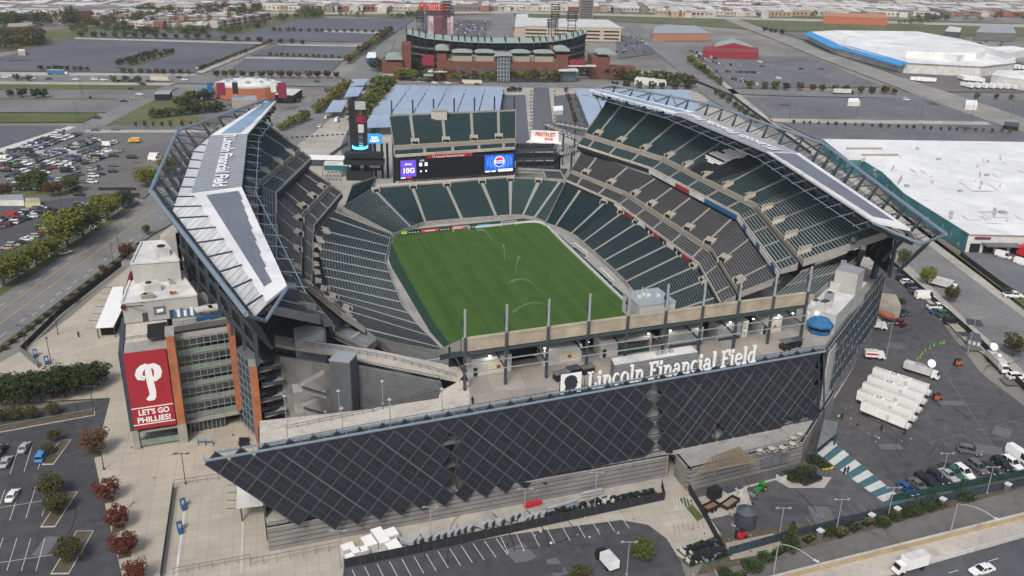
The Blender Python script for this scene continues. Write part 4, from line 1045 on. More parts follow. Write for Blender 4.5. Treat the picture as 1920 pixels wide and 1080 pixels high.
bxB(m, .8, GW-3.5, -.35, -.1, 3.25, 3.6, 0); m.build('door_frame', [GALV], EB)
bxp = MB(); bxB(bxp, GW-.6, GW+1.0, -1.6, 2, fh_, hB+.8, 0); bxp.build('brick_pier', [BRICK], EB)
# angled glass side between second and third pier, third pier
C0, C1 = B1+gx*.5, U(488, 828)
C1h = HT((489, 828), (474, 682)); cx_ = (C1-C0).normalized(); cn = V((-cx_.y, cx_.x, 0)); CW = (C1-C0).length
m = MB(); 
for k in range(1, 6): z = k*C1h/5; m.hexa([C0+cx_*u+cn*d_+nz*(z+h) for h in (-.6, 0) for u, d_ in ((0, 0), (CW, 0), (CW, 6), (0, 6))], 1)
m.hexa([C0+cx_*u+cn*d_+nz*h for h in (0, C1h+2) for u, d_ in ((0, 3), (CW, 3), (CW, 6), (0, 6))], 0)
m.build('side_floors', [DARK, CONCD], EB)
m = MB(); m.hexa([C0+cx_*u+cn*d_+nz*h for h in (1, C1h) for u, d_ in ((.6, -.1), (CW-1, -.1), (CW-1, .05), (.6, .05))], 0); m.build('side_window', [GLASS], EB)
m = MB()
for k in range(10): z = 1+k*(C1h-1)/9; m.beam(C0+cx_*.5-cn*.2+nz*z, C1-cx_*.8-cn*.2+nz*z, .14, .2)
for k in range(6): u = CW*k/5; m.beam(C0+cx_*u-cn*.2, C0+cx_*u-cn*.2+nz*C1h, .16, .16)
m.build('side_frame', [STEELL], EB)
m = MB(); m.box((C1.x, C1.y, 0), (1.9, 3.6, C1h), 0, math.atan2(ax.y, ax.x)); m.box((C1.x, C1.y, C1h), (2.1, 3.8, .5), 1, math.atan2(ax.y, ax.x)); m.build('brick_pier', [BRICK, CONC], EB)
# balconies winding beside the third pier
m = MB()
for k in range(5):
    z = 3+k*4.6; q = C1+ax*(1.2+(k % 2)*.6)
    m.slab([q+nz*z, q+ax*6+nz*(z+.8), q+ax*6.6+ay*7+nz*(z+.8), q+ay*7+nz*z], .5, 0); m.hexa([q+o+nz*h for h in (z, z+1.1) for o in (V((0, 0, 0)), ax*6, ax*6+ay*.12, ay*.12)], 1)
m.build('stair_balcony', [CONC, STEEL], EB)
# roof deck with pale blocks
dk = [A0+ax*1+ay*22, A1+ay*20, B0+gy*4, B1+gx*1+gy*4]+[U(x, y, ZB) for x, y in ((455, 590), (395, 540), (330, 445), (268, 455), (247, 495))]
DK = thing('roof_deck', 'high roof deck on tall walls behind the red banner', 'roof deck', (dk[0].x, dk[0].y, 0))
m = MB(); m.prism(dk, 0, ZB, 0, 1); m.build('deck_body', [CONCD, CONC], DK)
rail(DK, [B0+gy*4.2+nz*ZB, B1+gy*4.2+nz*ZB]); rail(DK, [U(236, 640, hA), U(316, 628, hA)], step=1.6)
m = MB(); m.slab([U(236, 644, hA+.05), U(316, 631, hA+.05), U(313, 600, ZB-.2), U(236, 606, ZB-.2)], .3); m.build('stepped_roof', [CONCL], DK)
m = MB(); m.hexa([U(x, y, z) for z in (hA+.1, hA+2.0) for x, y in ((276, 634), (314, 627), (312, 603), (276, 608))], 0); m.build('roof_opening', [DARK], DK)
zf = ZB+6; r = [U(228, 569, zf), U(369, 554, zf), U(343, 518, zf), U(246, 521, zf)]
PBk = thing('roof_block', 'front pale grey block with air units on the roof deck behind the banner', 'building', (r[0].x, r[0].y, ZB))
m = MB(); m.prism(r, ZB, zf, 0, 1); m.build('wall', [GREYW, OFFW], PBk)
m = MB(); c_ = sum((V(p) for p in r), V())/4
for a, b in zip(r, r[1:]+r[:1]): m.beam(V(a)+nz*.15, V(b)+nz*.15, .5, .5)
m.build('parapet', [OFFW], PBk)
rx = (V(r[1])-V(r[0])).normalized(); rn = V((rx.y, -rx.x, 0)); RW_ = (V(r[1])-V(r[0])).length
def onr(u, z, l): return V((r[0].x, r[0].y, ZB))+rx*u+nz*z+rn*l
for u in (.28, .64): m = MB(); m.hexa([onr(u*RW_+x, z, l) for l in (0, .1) for x, z in ((-.7, .1), (.7, .1), (.7, 2.6), (-.7, 2.6))]); m.build('door', [STEEL], PBk)
m = MB(); m.hexa([onr(u*RW_, z, l) for l in (0, .15) for u, z in ((.40, 1.6), (.56, 1.6), (.56, 4), (.40, 4))], 0); m.hexa([onr(u*RW_, z, l) for l in (.15, .2) for u, z in ((.44, 2.2), (.53, 2.5), (.53, 3.4), (.44, 3.2))], 1); m.build('wall_sign', [SIDING, WHITE], PBk)
m = MB()
for k in range(7): m.hexa([onr((.70+.035*k)*RW_, z, l) for l in (1.2, 1.4) for z in () ] or [onr(u*RW_, z, l) for l in (.4, .55) for u, z in ((.66+.045*k, .3+.2*(k % 2)), (.70+.045*k, .3+.2*(k % 2)), (.70+.045*k, 2.2+.4*(k % 3)), (.66+.045*k, 2.2+.4*(k % 3)))], k % 2)
m.build('stacked_panel', [mat('panel_blue', (.06, .16, .32)), WHITE], PBk)
for k, (x, y, s_, h) in enumerate([(284, 545, 4.5, 2.4), (277, 560, 3, 1.4), (322, 533, 1.2, 1.4), (325, 551, 1.6, .5)]):
    c = U(x, y, zf); m = MB(); m.box((c.x, c.y, zf), (s_, s_*.7, h), 0, .3); m.tube((c.x-.5, c.y, zf+h), (c.x-.5, c.y, zf+h+.25), s_*.18, s_*.18, 10, 1); m.build('roof_unit', [[OFFW, TAN, GALV, BRICK][k], BLACK], PBk)
z2 = ZB+12; r = [U(246, 495, z2), U(336, 489, z2), U(307, 452, z2), U(265, 455, z2)]
PC = thing('roof_block', 'taller rear pale grey block with one air unit on the roof deck', 'building', (r[0].x, r[0].y, ZB))
m = MB(); m.prism(r, ZB-1, z2, 0, 1); m.build('wall', [GREYW, OFFW], PC); m = MB()
for a, b in zip(r, r[1:]+r[:1]): m.beam(V(a)+nz*.15, V(b)+nz*.15, .5, .5)
m.build('parapet', [OFFW], PC); c = U(304, 478, z2); m = MB(); m.box((c.x, c.y, z2), (3.6, 3, 2.6), 0, .3); m.tube((c.x, c.y, z2+2.6), (c.x, c.y, z2+2.9), 1.1, 1.1, 12, 1); m.build('roof_unit', [OFFW, BLACK], PC)
m = MB()
for k in range(9): a = U(232+k*3.2, 575-k*8.2, zf-1.2); b = U(268, 573-k*6.2, zf-.2); m.beam(a, b, .25, .25, 0)
m.path([U(231, 577, zf-1), U(240, 540, zf-1), U(247, 512, zf+1)], .7, 6, 1); one(m, 'slanted_frame', [STEEL, mat('dark_red_paint', (.10, .012, .015))], 'row of slanted steel bars with a dark red edge on the roof deck', 'frame')
for k, (x, y) in enumerate([(384, 596), (409, 592)]):
    c = U(x, y, ZB); t = thing('bar_canopy', ('left' if not k else 'right')+' white bar canopy with blue chairs on the roof deck', 'canopy', c, 'bar canopies on the roof deck')
    m = MB(); m.box((c.x, c.y, ZB+2.6), (4.6, 3, .5), 0, .3); m.build('roof', [OFFW], t); m = MB()
    for sx in (-1, 1):
        for sy in (-1, 1): m.beam((c.x+sx*1.8, c.y+sy*1.2, ZB), (c.x+sx*1.8, c.y+sy*1.2, ZB+2.6), .15, .15)
    m.build('post', [STEEL], t); m = MB(); m.box((c.x-.5, c.y-1.4, ZB), (3.5, .8, 1.1), 0, .3); m.build('bar_counter', [BLUE], t)
# lower left canopy
q = [U(x, y, 4.6) for x, y in ((179, 614), (213, 612), (228, 581), (231, 537), (211, 538))]
GC = thing('gate_canopy', 'long flat white gate canopy on the pale plaza beside the entrance building', 'canopy', (q[0].x, q[0].y, 0))
m = MB(); m.slab(q, .35); m.build('roof', [WHITE], GC); m = MB()
c_ = sum((V(p) for p in q), V())/5; m.prism([c_+(V(p)-c_)*.8 for p in q], 0, 3.9, 0); m.build('canopy_under_shade', [DARK], GC); m = MB()  # near-black block stands in for the shade under the canopy
for p in q: p2 = c_+(V(p)-c_)*.93; m.beam((p2.x, p2.y, 0), (p2.x, p2.y, 4.3), .3, .3)
for k in range(7): a = lerp(q[0], q[4], k/6); m.beam(a-nz*.2, a-RT*3.2-nz*.2, .12, .12)
m.build('post', [STEEL], GC)
q = [U(x, y, 4.6) for x, y in ((445, 908), (443, 952), (494, 946), (492, 925))]
GC = thing('gate_canopy', 'white gate canopy half under the left tip of the solar wall', 'canopy', (q[1].x, q[1].y, 0))
m = MB(); m.slab(q, .35); m.build('roof', [OFFW], GC); m = MB()
for p in q[1:3]: m.beam((p.x+1, p.y+1, 0), (p.x+1, p.y+1, 4.3), .35, .35)
for k in range(4): a = lerp(q[0], q[1], k/3); m.beam(a-nz*.2, a-RT*2.4-nz*.2, .1, .1)
m.build('post', [STEEL], GC)
# rear frame of the west stand seen below its roof
m = MB()
for k in range(12):
    a = lerp(V((-112, -8, 0)), V((-97, -84, 0)), k/11); m.beam((a.x-3, a.y, ZB-4), (a.x+3.2, a.y-1.4, 41), .9, .9)
    if k < 11: b = lerp(V((-112, -8, 0)), V((-97, -84, 0)), (k+1)/11); m.beam((a.x-2, a.y, ZB-2), (b.x+3, b.y, 40), .35, .35); m.beam((a.x-1, a.y, 34), (b.x-1, b.y, 34), .4, .6)
m.build('rear_frame', [STEEL], W_ST)
# ---------------------------------------------------------------- ground and roads
def sheet(name, pts, m, z, zz=None):
    mb = MB(); mb.face([(p.x, p.y, z) for p in UL(pts)]); return struct(mb, name, m)
ASPH = mat('asphalt_worn', (.135, .137, .145), .9, .16, .35, big=.025)
ASPB = mat('asphalt_blue_grey', (.102, .107, .124), .9, .14, .3, big=.012)
ASPD = mat('asphalt_dark', (.062, .062, .069), .9, .22, .3, big=.03)
ASPW = mat('asphalt_brown_grey', (.135, .128, .122), .9, .14, .35, big=.03)
ROAD = mat('road_grey', (.175, .175, .172), .9, .1, .4, big=.03)
SIDE = mat('sidewalk', (.36, .34, .30), .9, .1, .5, big=.05)
GRASS = mat('grass', (.085, .105, .03), .95, .25, .3, big=.03)
GRASSD = mat('grass_dull', (.11, .115, .05), .95, .25, .2, big=.02)
MULCH = mat('mulch', (.09, .075, .05), .95, .3, .6)
GRAV = mat('pale_gravel', (.30, .27, .22), .95, .2, 1.5)
PLAZA = grid_mat('plaza_slabs', (.40, .36, .295), (.32, .285, .235), 4.6, 3.4, .09, .06, big=.06, var=.03, offs=0)
PLAZ2 = grid_mat('plaza_slabs_fine', (.385, .35, .29), (.305, .275, .23), 2.7, 2.7, .07, .06, big=.08, var=.04, offs=0)
LINE = mat('paint_white_worn', (.50, .50, .48), .8, .3, 1.5); LINEY = mat('paint_yellow_worn', (.48, .30, .07), .8, .2, 1)
LINEF = mat('paint_faint', (.19, .19, .19), .8, .3, .5)
URBAN = mat('urban_ground', (.20, .19, .17), .95, .35, .012, big=.003)
mb = MB(); mb.face([(-9000, -700, -.6), (9000, -700, -.6), (9000, 14000, -.6), (-9000, 14000, -.6)]); struct(mb, 'ground', [URBAN])
S = sheet
S('stadium_apron', [(300, 440), (520, 260), (700, 170), (1130, 170), (1420, 215), (1660, 430), (1700, 560), (1560, 860), (1290, 930), (640, 1100), (300, 1100)], SIDE, -.02)
S('plaza', [(-60, 760), (-60, 712), (45, 655), (130, 596), (240, 502), (330, 425), (420, 370), (600, 800), (720, 1110), (225, 1110), (177, 862), (207, 746)], PLAZA, .0)
S('fenced_plaza', [(328, 912), (470, 895), (640, 1000), (700, 1110), (298, 1110), (308, 1040)], PLAZ2, .012)
S('parking_lot', [(-60, 785), (207, 746), (177, 862), (200, 960), (236, 1110), (-60, 1110)], ASPD, .02)
S('parking_lot', [(640, 1110), (645, 1062), (945, 1004), (1165, 975), (1215, 984), (1250, 1010), (1275, 1050), (1295, 1110)], ASPD, .025)
S('parking_pavement', [(640, 1062), (1240, 935), (1290, 905), (1350, 1000), (1300, 1060), (1200, 1000), (930, 1020), (640, 1085)], PLAZ2, .008)
S('service_yard', [(1290, 925), (1545, 780), (1600, 690), (1640, 520), (1660, 455), (1690, 505), (1840, 700), (1985, 810), (1985, 895), (1700, 948), (1340, 1045), (1355, 1000)], mat('asphalt_yard', (.082, .081, .085), .9, .24, .3, big=.03), .01)
S('verge', [(1290, 1110), (1345, 1005), (1700, 950), (1985, 888), (1985, 912), (1700, 985), (1450, 1060), (1300, 1110)], MULCH, .016)
S('gravel_strip', [(1360, 1018), (1450, 1000), (1480, 1030), (1370, 1050)], GRAV, .022)
S('service_road', [(1150, 1110), (1330, 1074), (1520, 1025), (1700, 975), (1990, 895), (1990, 955), (1510, 1075), (1400, 1110)], ASPW, .03)
S('freeway_shoulder', [(1380, 1110), (1510, 1076), (1990, 952), (1990, 995), (1560, 1110)], CONCL, .034)
S('freeway', [(1560, 1110), (1990, 988), (1990, 1110)], mat('freeway_asphalt', (.085, .087, .095), .9, .12, .3, big=.05), .04)
S('concrete_pad', [(1300, 935), (1395, 912), (1480, 890), (1560, 895), (1545, 915), (1480, 915), (1455, 900), (1400, 915), (1412, 955), (1325, 975)], SIDE, .03)
S('grass_strip', [(1272, 935), (1285, 932), (1320, 970), (1308, 978)], GRASS, .034)
# east side
S('street', [(1560, 330), (1610, 395), (1645, 453), (1813, 613), (1870, 665), (1985, 760), (1985, 640), (1920, 595), (1833, 530), (1703, 430), (1590, 335), (1440, 232), (1350, 160), (1300, 113), (1195, 45), (1165, 45), (1270, 130), (1330, 185), (1405, 232)], ROAD, .005)
S('pavement', [(1640, 462), (1655, 450), (1822, 610), (1900, 676), (1985, 770), (1985, 790), (1880, 690), (1810, 640)], SIDE, .03)
S('pavement', [(1703, 430), (1833, 530), (1920, 595), (1985, 640), (1985, 628), (1930, 590), (1845, 523), (1720, 430), (1600, 330), (1455, 232), (1330, 130), (1322, 132), (1440, 232), (1590, 335)], SIDE, .03)
S('grass_verge', [(1720, 430), (1845, 523), (1930, 590), (1985, 625), (1985, 590), (1815, 485), (1700, 420), (1620, 345), (1480, 242), (1455, 232), (1600, 330)], GRASS, .012)
S('warehouse_yard', [(1805, 485), (1985, 590), (1985, 470), (1815, 466)], ASPH, .02)
S('parking_lot', [(1375, 182), (1745, 184), (1870, 232), (1985, 262), (1985, 270), (1545, 268), (1450, 222)], ASPH, .015)
S('concrete_strip', [(1440, 222), (1850, 228), (1858, 234), (1448, 229)], SIDE, .03)
S('street', [(1290, 164), (1480, 170), (1985, 178), (1985, 189), (1480, 180), (1300, 173)], ROAD, .03)
S('parking_lot', [(1300, 92), (1340, 105), (1520, 106), (1655, 163), (1375, 165)], ASPH, .012)
S('parking_lot', [(1770, 186), (1985, 186), (1985, 240), (1870, 226)], ASPH, .012)
S('truck_yard', [(1470, 62), (1525, 60), (1710, 120), (1985, 130), (1985, 172), (1760, 172), (1600, 108)], ASPW, .02)
S('street', [(1360, 33), (1376, 33), (1590, 112), (1800, 186), (1870, 226), (1985, 262), (1985, 240), (1890, 212), (1830, 186)][:0] or [(1350, 33), (1376, 33), (1590, 112), (1860, 200), (1985, 245), (1985, 268), (1840, 222), (1735, 184), (1530, 106)], mat('road_concrete', (.25, .24, .22), .9, .1, .3, big=.03), .035)
# north
S('north_plaza', [(500, 290), (600, 197), (650, 160), (1290, 160), (1330, 190), (1130, 260), (660, 330), (560, 340)], SIDE, .004)
S('parking_lot', [(938, 178), (985, 178), (995, 290), (930, 290)], ASPB, .02); S('drive', [(1000, 163), (1029, 163), (1040, 262), (998, 262)], ASPB, .02)
S('parking_lot', [(1038, 180), (1080, 175), (1110, 260), (1045, 245)], ASPB, .02); S('parking_lot', [(640, 270), (690, 165), (712, 165), (700, 330), (640, 330)], ASPB, .012)
S('avenue', [(-90, 141), (365, 142), (640, 153), (960, 156), (1300, 160), (1300, 168), (960, 164), (640, 163), (330, 156), (-90, 152)], ROAD, .028)
S('pavement', [(-90, 134), (365, 138), (370, 142), (-90, 141)], SIDE, .02); S('pavement', [(-90, 152), (330, 156), (320, 160), (-90, 157)], SIDE, .02)
S('boulevard', [(-60, 593), (-20, 568), (255, 388), (340, 330), (450, 265), (507, 233), (620, 167), (690, 105), (728, 72), (742, 72), (728, 110), (690, 163), (600, 240), (480, 330), (285, 440), (110, 565), (-20, 662), (-60, 692)], ROAD, .01)
S('grass_verge', [(-60, 575), (0, 540), (190, 420), (250, 384), (256, 388), (200, 426), (0, 556), (-60, 593)], GRASS, .014); S('pavement', [(-60, 560), (0, 528), (225, 388), (240, 384), (190, 420), (0, 540), (-60, 575)], SIDE, .016)
S('planting_strip', [(-60, 690), (0, 647), (110, 565), (200, 497), (270, 447), (276, 451), (205, 503), (116, 571), (4, 655), (-60, 702)], MULCH, .02)
S('parking_lot', [(-90, 318), (0, 296), (150, 246), (400, 247), (340, 300), (270, 372), (225, 362), (-90, 405)], ASPW, .006)
S('parking_lot', [(-90, 398), (0, 385), (228, 362), (262, 378), (0, 540), (-90, 590)], mat('asphalt_plum', (.075, .073, .080), .9, .2, .3, big=.03), .008)
S('grass_strip', [(-60, 360), (0, 356), (140, 356), (150, 362), (0, 372), (-60, 378)], GRASSD, .02)
S('diagonal_road', [(310, 160), (335, 163), (180, 244), (150, 247), (0, 300), (-90, 325), (-90, 310), (0, 290), (140, 238)], ROAD, .022)
S('concrete_strip', [(-90, 302), (0, 278), (128, 237), (142, 238), (0, 292), (-90, 316)], mat('concrete_bright', (.52, .52, .48), .9, .08, .3), .03)
S('concrete_strip', [(155, 244), (400, 243), (400, 248), (160, 249)], SIDE, .03)
S('parking_lot', [(-90, 168), (300, 167), (235, 205), (190, 211), (-90, 210)], mat('asphalt_pale', (.16, .158, .152), .9, .1, .2, big=.02), .008)
S('grass_strip', [(-90, 154), (320, 159), (300, 168), (-90, 167)], GRASS, .018); S('grass_strip', [(-90, 212), (182, 212), (160, 229), (-90, 230)], GRASS, .018)
S('grass_line', [(-60, 183), (220, 184), (218, 187), (-60, 187)], GRASSD, .02)
S('parking_lot', [(-90, 236), (130, 236), (0, 277), (-90, 300)], ASPB, .008)
S('park_lawn', [(200, 230), (290, 180), (400, 190), (420, 215), (400, 240), (170, 243)], GRASSD, .012); S('parking_lot', [(370, 205), (460, 190), (470, 215), (370, 220)], ASPH, .02)
S('parking_lot', [(180, 236), (410, 236), (405, 243), (165, 244)], ASPH, .03)
# far lots beyond the avenue
S('parking_lot', [(-90, 133), (0, 108), (92, 80), (144, 71), (400, 79), (490, 84), (366, 136)], ASPB, .01)
S('parking_lot', [(427, 134), (462, 108), (644, 112), (618, 138)], ASPB, .01); S('parking_lot', [(470, 103), (523, 84), (688, 87), (655, 108)], ASPB, .01)
S('parking_lot', [(400, 75), (500, 52), (581, 33), (781, 34), (715, 79)], ASPB, .01); S('parking_lot', [(175, 58), (400, 58), (440, 66), (390, 74), (170, 68)], ASPB, .01)
S('parking_lot', [(785, 62), (790, 36), (925, 38), (905, 70)], ASPB, .01); S('parking_lot', [(1150, 62), (1200, 72), (1230, 100), (1160, 110)], ASPB, .01)
S('avenue', [(925, 8), (955, 8), (968, 40), (950, 80), (918, 80)], ROAD, .02)
S('concrete_strip', [(462, 107), (644, 110.5), (643, 113), (460, 109.5)], SIDE, .03); S('concrete_strip', [(523, 82), (690, 85), (690, 88), (520, 85)], SIDE, .03); S('concrete_strip', [(140, 70), (500, 80), (498, 83), (140, 73)], SIDE, .03); S('concrete_strip', [(610, 57), (735, 60), (730, 64), (605, 60)], SIDE, .03)
S('concrete_strip', [(366, 136), (490, 84), (510, 82), (380, 137)], SIDE, .03)
S('grass_strip', [(230, 125), (320, 99), (328, 101), (255, 126)], GRASS, .03)
S('woodland_floor', [(-60, 100), (0, 70), (140, 50), (420, 40), (560, 25), (600, 32), (480, 62), (300, 70), (130, 72), (60, 92)], GRASSD, -.1)
# freeway beyond and its green banks
for nm, pts, m_ in (('green_field', [(-300, 2), (380, 4), (640, 8), (925, 9), (925, 24), (780, 34), (640, 30), (480, 26), (-300, 24)], GRASSD), ('sports_field', [(630, 9), (880, 10), (880, 19), (610, 17)], mat('sports_green', (.07, .115, .03), .9, .15, .05)),
                    ('green_field', [(960, 20), (1300, 24), (1985, 46), (1985, 68), (1700, 66), (1420, 56), (1250, 44), (960, 34)], GRASSD), ('far_freeway', [(-300, 18), (640, 23), (960, 21), (1300, 30), (1985, 48), (1985, 53), (1300, 34), (960, 25), (640, 27), (-300, 23)], SIDE)):
    S(nm, pts, m_, -.05 if 'green' in nm else (.0 if 'sports' in nm else .1))
# painted lines ---------------------------------------------------------------
GA_ = -YAW
def seg(mb, a, b, w, z, m=0):
    d = (b-a); d.z = 0; d.normalize(); n = V((-d.y, d.x, 0))*(w/2)
    mb.face([(p.x, p.y, z) for p in (a-n, b-n, b+n, a+n)], m)
mb = MB()
def dashes(p, q, dash, gap, w=.22, m=0, z=.06):
    a, b = U(*p), U(*q); L = (b-a).length; d = (b-a).normalized(); s = 0
    while s < L: seg(mb, a+d*s, a+d*min(L, s+dash), w, z, m); s += dash+gap
for o in (0, 1):
    seg(mb, U(-20, 597+o*25), U(280-(1-o)*0, 387+o*13), .35, .06, 1)
for p, q in (((0, 566+8), (265, 392)), ((0, 632), (260, 440)), ((60, 592), (270, 437))): dashes(p, q, 3.2, 9, .3)
for p, q in (((285, 398), (505, 250)), ((300, 412), (560, 240))): dashes(p, q, 3.2, 9, .3)
seg(mb, U(545, 228), U(660, 160), .3, .06, 1)
# left-bottom lot
for r_, (x0, y0, x1, y1, n, dx, dy) in enumerate([(18, 838, 0, 885, 5, 34, -2.3), (42, 917, 0, 992, 1, 1, 1)]): pass
def stalls(p, q, n, vec, w=.14, m=0, z=.062):
    a, b = U(*p), U(*q); e = U(p[0]+vec[0], p[1]+vec[1])-a
    for k in range(n+1): c = lerp(a, b, k/n); seg(mb, c, c+e, w, z, m)
stalls((-15, 845), (86, 829), 4, (-20, 53)); stalls((-20, 922), (96, 908), 4, (-24, 62)); stalls((-20, 1008), (84, 1009), 4, (-22, 62)); seg(mb, U(-20, 955), U(88, 938), .14, .062); seg(mb, U(-20, 1058), U(130, 1036), .14, .062)
stalls((660, 1068), (930, 1010), 12, (16, 34), .16); stalls((938, 1005), (1160, 962), 8, (15, 32), .16); stalls((1340, 1068), (1215, 1090), 3, (10, 20), .16)
stalls((1262, 935), (1290, 930), 5, (5, 20), .16, 0); seg(mb, U(1255, 958), U(1292, 950), .16, .062); stalls((1262, 985), (1315, 975), 6, (4, 16), .16, 2)
stalls((1452, 996), (1530, 962), 4, (18, 26), .14, 2); stalls((1535, 958), (1660, 928), 7, (20, 24), .14, 2)
for k in range(13):     # faint bays in the service yard
    a = U(1746+k*9, 662+k*16); seg(mb, a, a+RT*7, .14, .062, 2)
seg(mb, U(1745, 660), U(1885, 910-40), .14, .062, 2); seg(mb, U(1740, 830), U(1920, 785), .14, .062, 2)
stalls((1745, 830), (1900, 790), 8, (14, 14), .14, 2)
seg(mb, U(1560, 1100), U(1985, 984), .2, .06, 0); dashes((1700, 1098), (1990, 1012), 3, 9, .2)
# faint rows in the big lots
for k in range(9): seg(mb, U(90+k*34, 82+k*.6), U(0+k*38, 118+k*1.2), .5, .06, 3)
for k in range(6): seg(mb, U(540+k*25, 86), U(480+k*27, 106), .5, .06, 3)
for k in range(16): seg(mb, U(190, 250+k*5.5), U(300-k*2.5, 250+k*5.7), .15, .062, 3)
for k in range(5): seg(mb, U(0, 470+k*11), U(75-k*16, 432+k*11+8), .15, .062, 3)
for k in range(12): seg(mb, U(1405+k*30, 188), U(1450+k*32, 218), .3, .06, 3)
for k in range(5): seg(mb, U(1540+k*4, 236+k*6), U(1930, 236+k*6.4), .3, .06, 3)
for k in range(8): seg(mb, U(955+k*4, 182+k*13), U(985, 182+k*13), .2, .06, 3)
struct(mb, 'road_markings', [LINE, LINEY, LINEF, mat('paint_ghost', (.135, .135, .145), .9, .3, .5)])
# tar seams, patches and tyre marks
mb = MB(); rg = random.Random(77)
for x0, y0, x1, y1, n, sc in ((0, 790, 170, 1070, 16, 1), (700, 1010, 1240, 1075, 12, 1), (1640, 620, 1900, 880, 34, 1), (1400, 930, 1640, 980, 8, 1), (20, 270, 300, 345, 18, 1), (0, 420, 160, 500, 8, 1), (1420, 190, 1900, 260, 20, 2), (1400, 120, 1600, 160, 10, 2), (20, 90, 360, 130, 18, 2.5), (1740, 480, 1900, 640, 8, 1)):
    for k in range(n):
        p = U(rg.uniform(x0, x1), rg.uniform(y0, y1)); a = rg.choice((GA_, GA_+PI/2, rg.uniform(0, 6))); q = []
        kind = rg.random()
        if kind < .3:
            w_, h_ = rg.uniform(1.5, 5)*sc, rg.uniform(1.2, 3)*sc; e, f = V((math.cos(a), math.sin(a), 0)), V((-math.sin(a), math.cos(a), 0)); mb.face([(v.x, v.y, .052+.0004*k) for v in (p-e*w_-f*h_, p+e*w_-f*h_, p+e*w_+f*h_, p-e*w_+f*h_)], rg.randrange(2))
        else:
            for j in range(rg.randrange(5, 12)): q.append(p); a += rg.uniform(-.35, .35) if kind < .75 else .09; p = p+V((math.cos(a), math.sin(a), 0))*(2.2*sc)
            for u, v in zip(q[:-1], q[1:]): seg(mb, u, v, rg.uniform(.10, .22)*sc if kind < .75 else .3, .055+.0004*k, 2)
struct(mb, 'road_repairs', [mat('asphalt_patch', (.058, .058, .063), .95, .15, 1), mat('asphalt_patch_pale', (.125, .124, .126), .95, .15, 1), mat('tar_seam', (.030, .030, .033), .8, .2, 1)])
# teal and white painted walkway in the yard
mb = MB(); w0, w1 = U(1560, 826), U(1700, 942); w2, w3 = U(1532, 850), U(1668, 950)
for k in range(12): mb.face([(p.x, p.y, .05) for p in (lerp(w0, w1, k/12), lerp(w0, w1, (k+1)/12), lerp(w2, w3, (k+1)/12), lerp(w2, w3, k/12))], k % 2)
struct(mb, 'painted_walkway', [mat('walkway_white', (.50, .50, .47), .85, .1, .5), mat('walkway_teal', (.05, .125, .145), .85, .1, .5)])

# ---------------------------------------------------------------- pitch
def pitch_mat():
    m = bpy.data.materials.new('turf'); m.use_nodes = True; nt = m.node_tree; N = nt.nodes; L = nt.links; b = N['Principled BSDF']; b.inputs['Roughness'].default_value = .95; b.inputs['Specular IOR Level'].default_value = .15
    tc = N.new('ShaderNodeTexCoord'); sp = N.new('ShaderNodeSeparateXYZ'); L.new(tc.outputs['Object'], sp.inputs[0])
    wv = N.new('ShaderNodeMath'); wv.operation = 'MULTIPLY'; wv.inputs[1].default_value = 2*PI/8.8; L.new(sp.outputs[0], wv.inputs[0])
    sn_ = N.new('ShaderNodeMath'); sn_.operation = 'SINE'; L.new(wv.outputs[0], sn_.inputs[0])
    n = N.new('ShaderNodeTexNoise'); n.inputs['Scale'].default_value = .12; n.inputs['Detail'].default_value = 6; n.inputs['Roughness'].default_value = .65; L.new(tc.outputs['Object'], n.inputs['Vector'])
    mpp = N.new('ShaderNodeMapping'); mpp.inputs['Scale'].default_value = (.9, .03, 1); L.new(tc.outputs['Object'], mpp.inputs[0])
    n2 = N.new('ShaderNodeTexNoise'); n2.inputs['Scale'].default_value = .6; n2.inputs['Detail'].default_value = 4; L.new(mpp.outputs[0], n2.inputs['Vector'])
    a = N.new('ShaderNodeMath'); a.operation = 'MULTIPLY_ADD'; a.inputs[1].default_value = .05; L.new(sn_.outputs[0], a.inputs[0])
    s2 = N.new('ShaderNodeMath'); s2.operation = 'ADD'; L.new(n.outputs['Fac'], s2.inputs[0]); L.new(n2.outputs['Fac'], s2.inputs[1])
    s3 = N.new('ShaderNodeMath'); s3.operation = 'MULTIPLY'; s3.inputs[1].default_value = .5; L.new(s2.outputs[0], s3.inputs[0]); L.new(s3.outputs[0], a.inputs[2])
    r = N.new('ShaderNodeMapRange'); r.inputs[1].default_value = .32; r.inputs[2].default_value = .70; L.new(a.outputs[0], r.inputs[0])
    mx = N.new('ShaderNodeMix'); mx.data_type = 'RGBA'; L.new(r.outputs[0], mx.inputs[0]); mx.inputs[6].default_value = (.034, .080, .015, 1); mx.inputs[7].default_value = (.062, .118, .024, 1); L.new(mx.outputs[2], b.inputs['Base Color']); return m
mb = MB(); cor = [(-32.4, 57.5), (38.2, 62.2), (40.2, 58), (39, 40), (38.2, 0), (37.6, -60), (34, -68), (-34, -68), (-36, -40), (-36, 20), (-34.5, 48)]
mb.face([(x, y, .06) for x, y in cor]); struct(mb, 'pitch', [pitch_mat()])
mb = MB(); mb.face([(x, y, .02) for x, y in ((-44, 60), (44, 72), (48, 30), (48, -40), (40, -70), (-40, -70), (-46, -40), (-46, 20))]); struct(mb, 'pitch_surround', [CONC])
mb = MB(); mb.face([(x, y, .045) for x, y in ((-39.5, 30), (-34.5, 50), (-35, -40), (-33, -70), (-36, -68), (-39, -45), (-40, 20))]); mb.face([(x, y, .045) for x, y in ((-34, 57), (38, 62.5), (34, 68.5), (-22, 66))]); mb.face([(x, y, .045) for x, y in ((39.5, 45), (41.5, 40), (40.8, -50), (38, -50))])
struct(mb, 'artificial_turf', [mat('turf_dark', (.016, .045, .028), .95, .2, .5)])
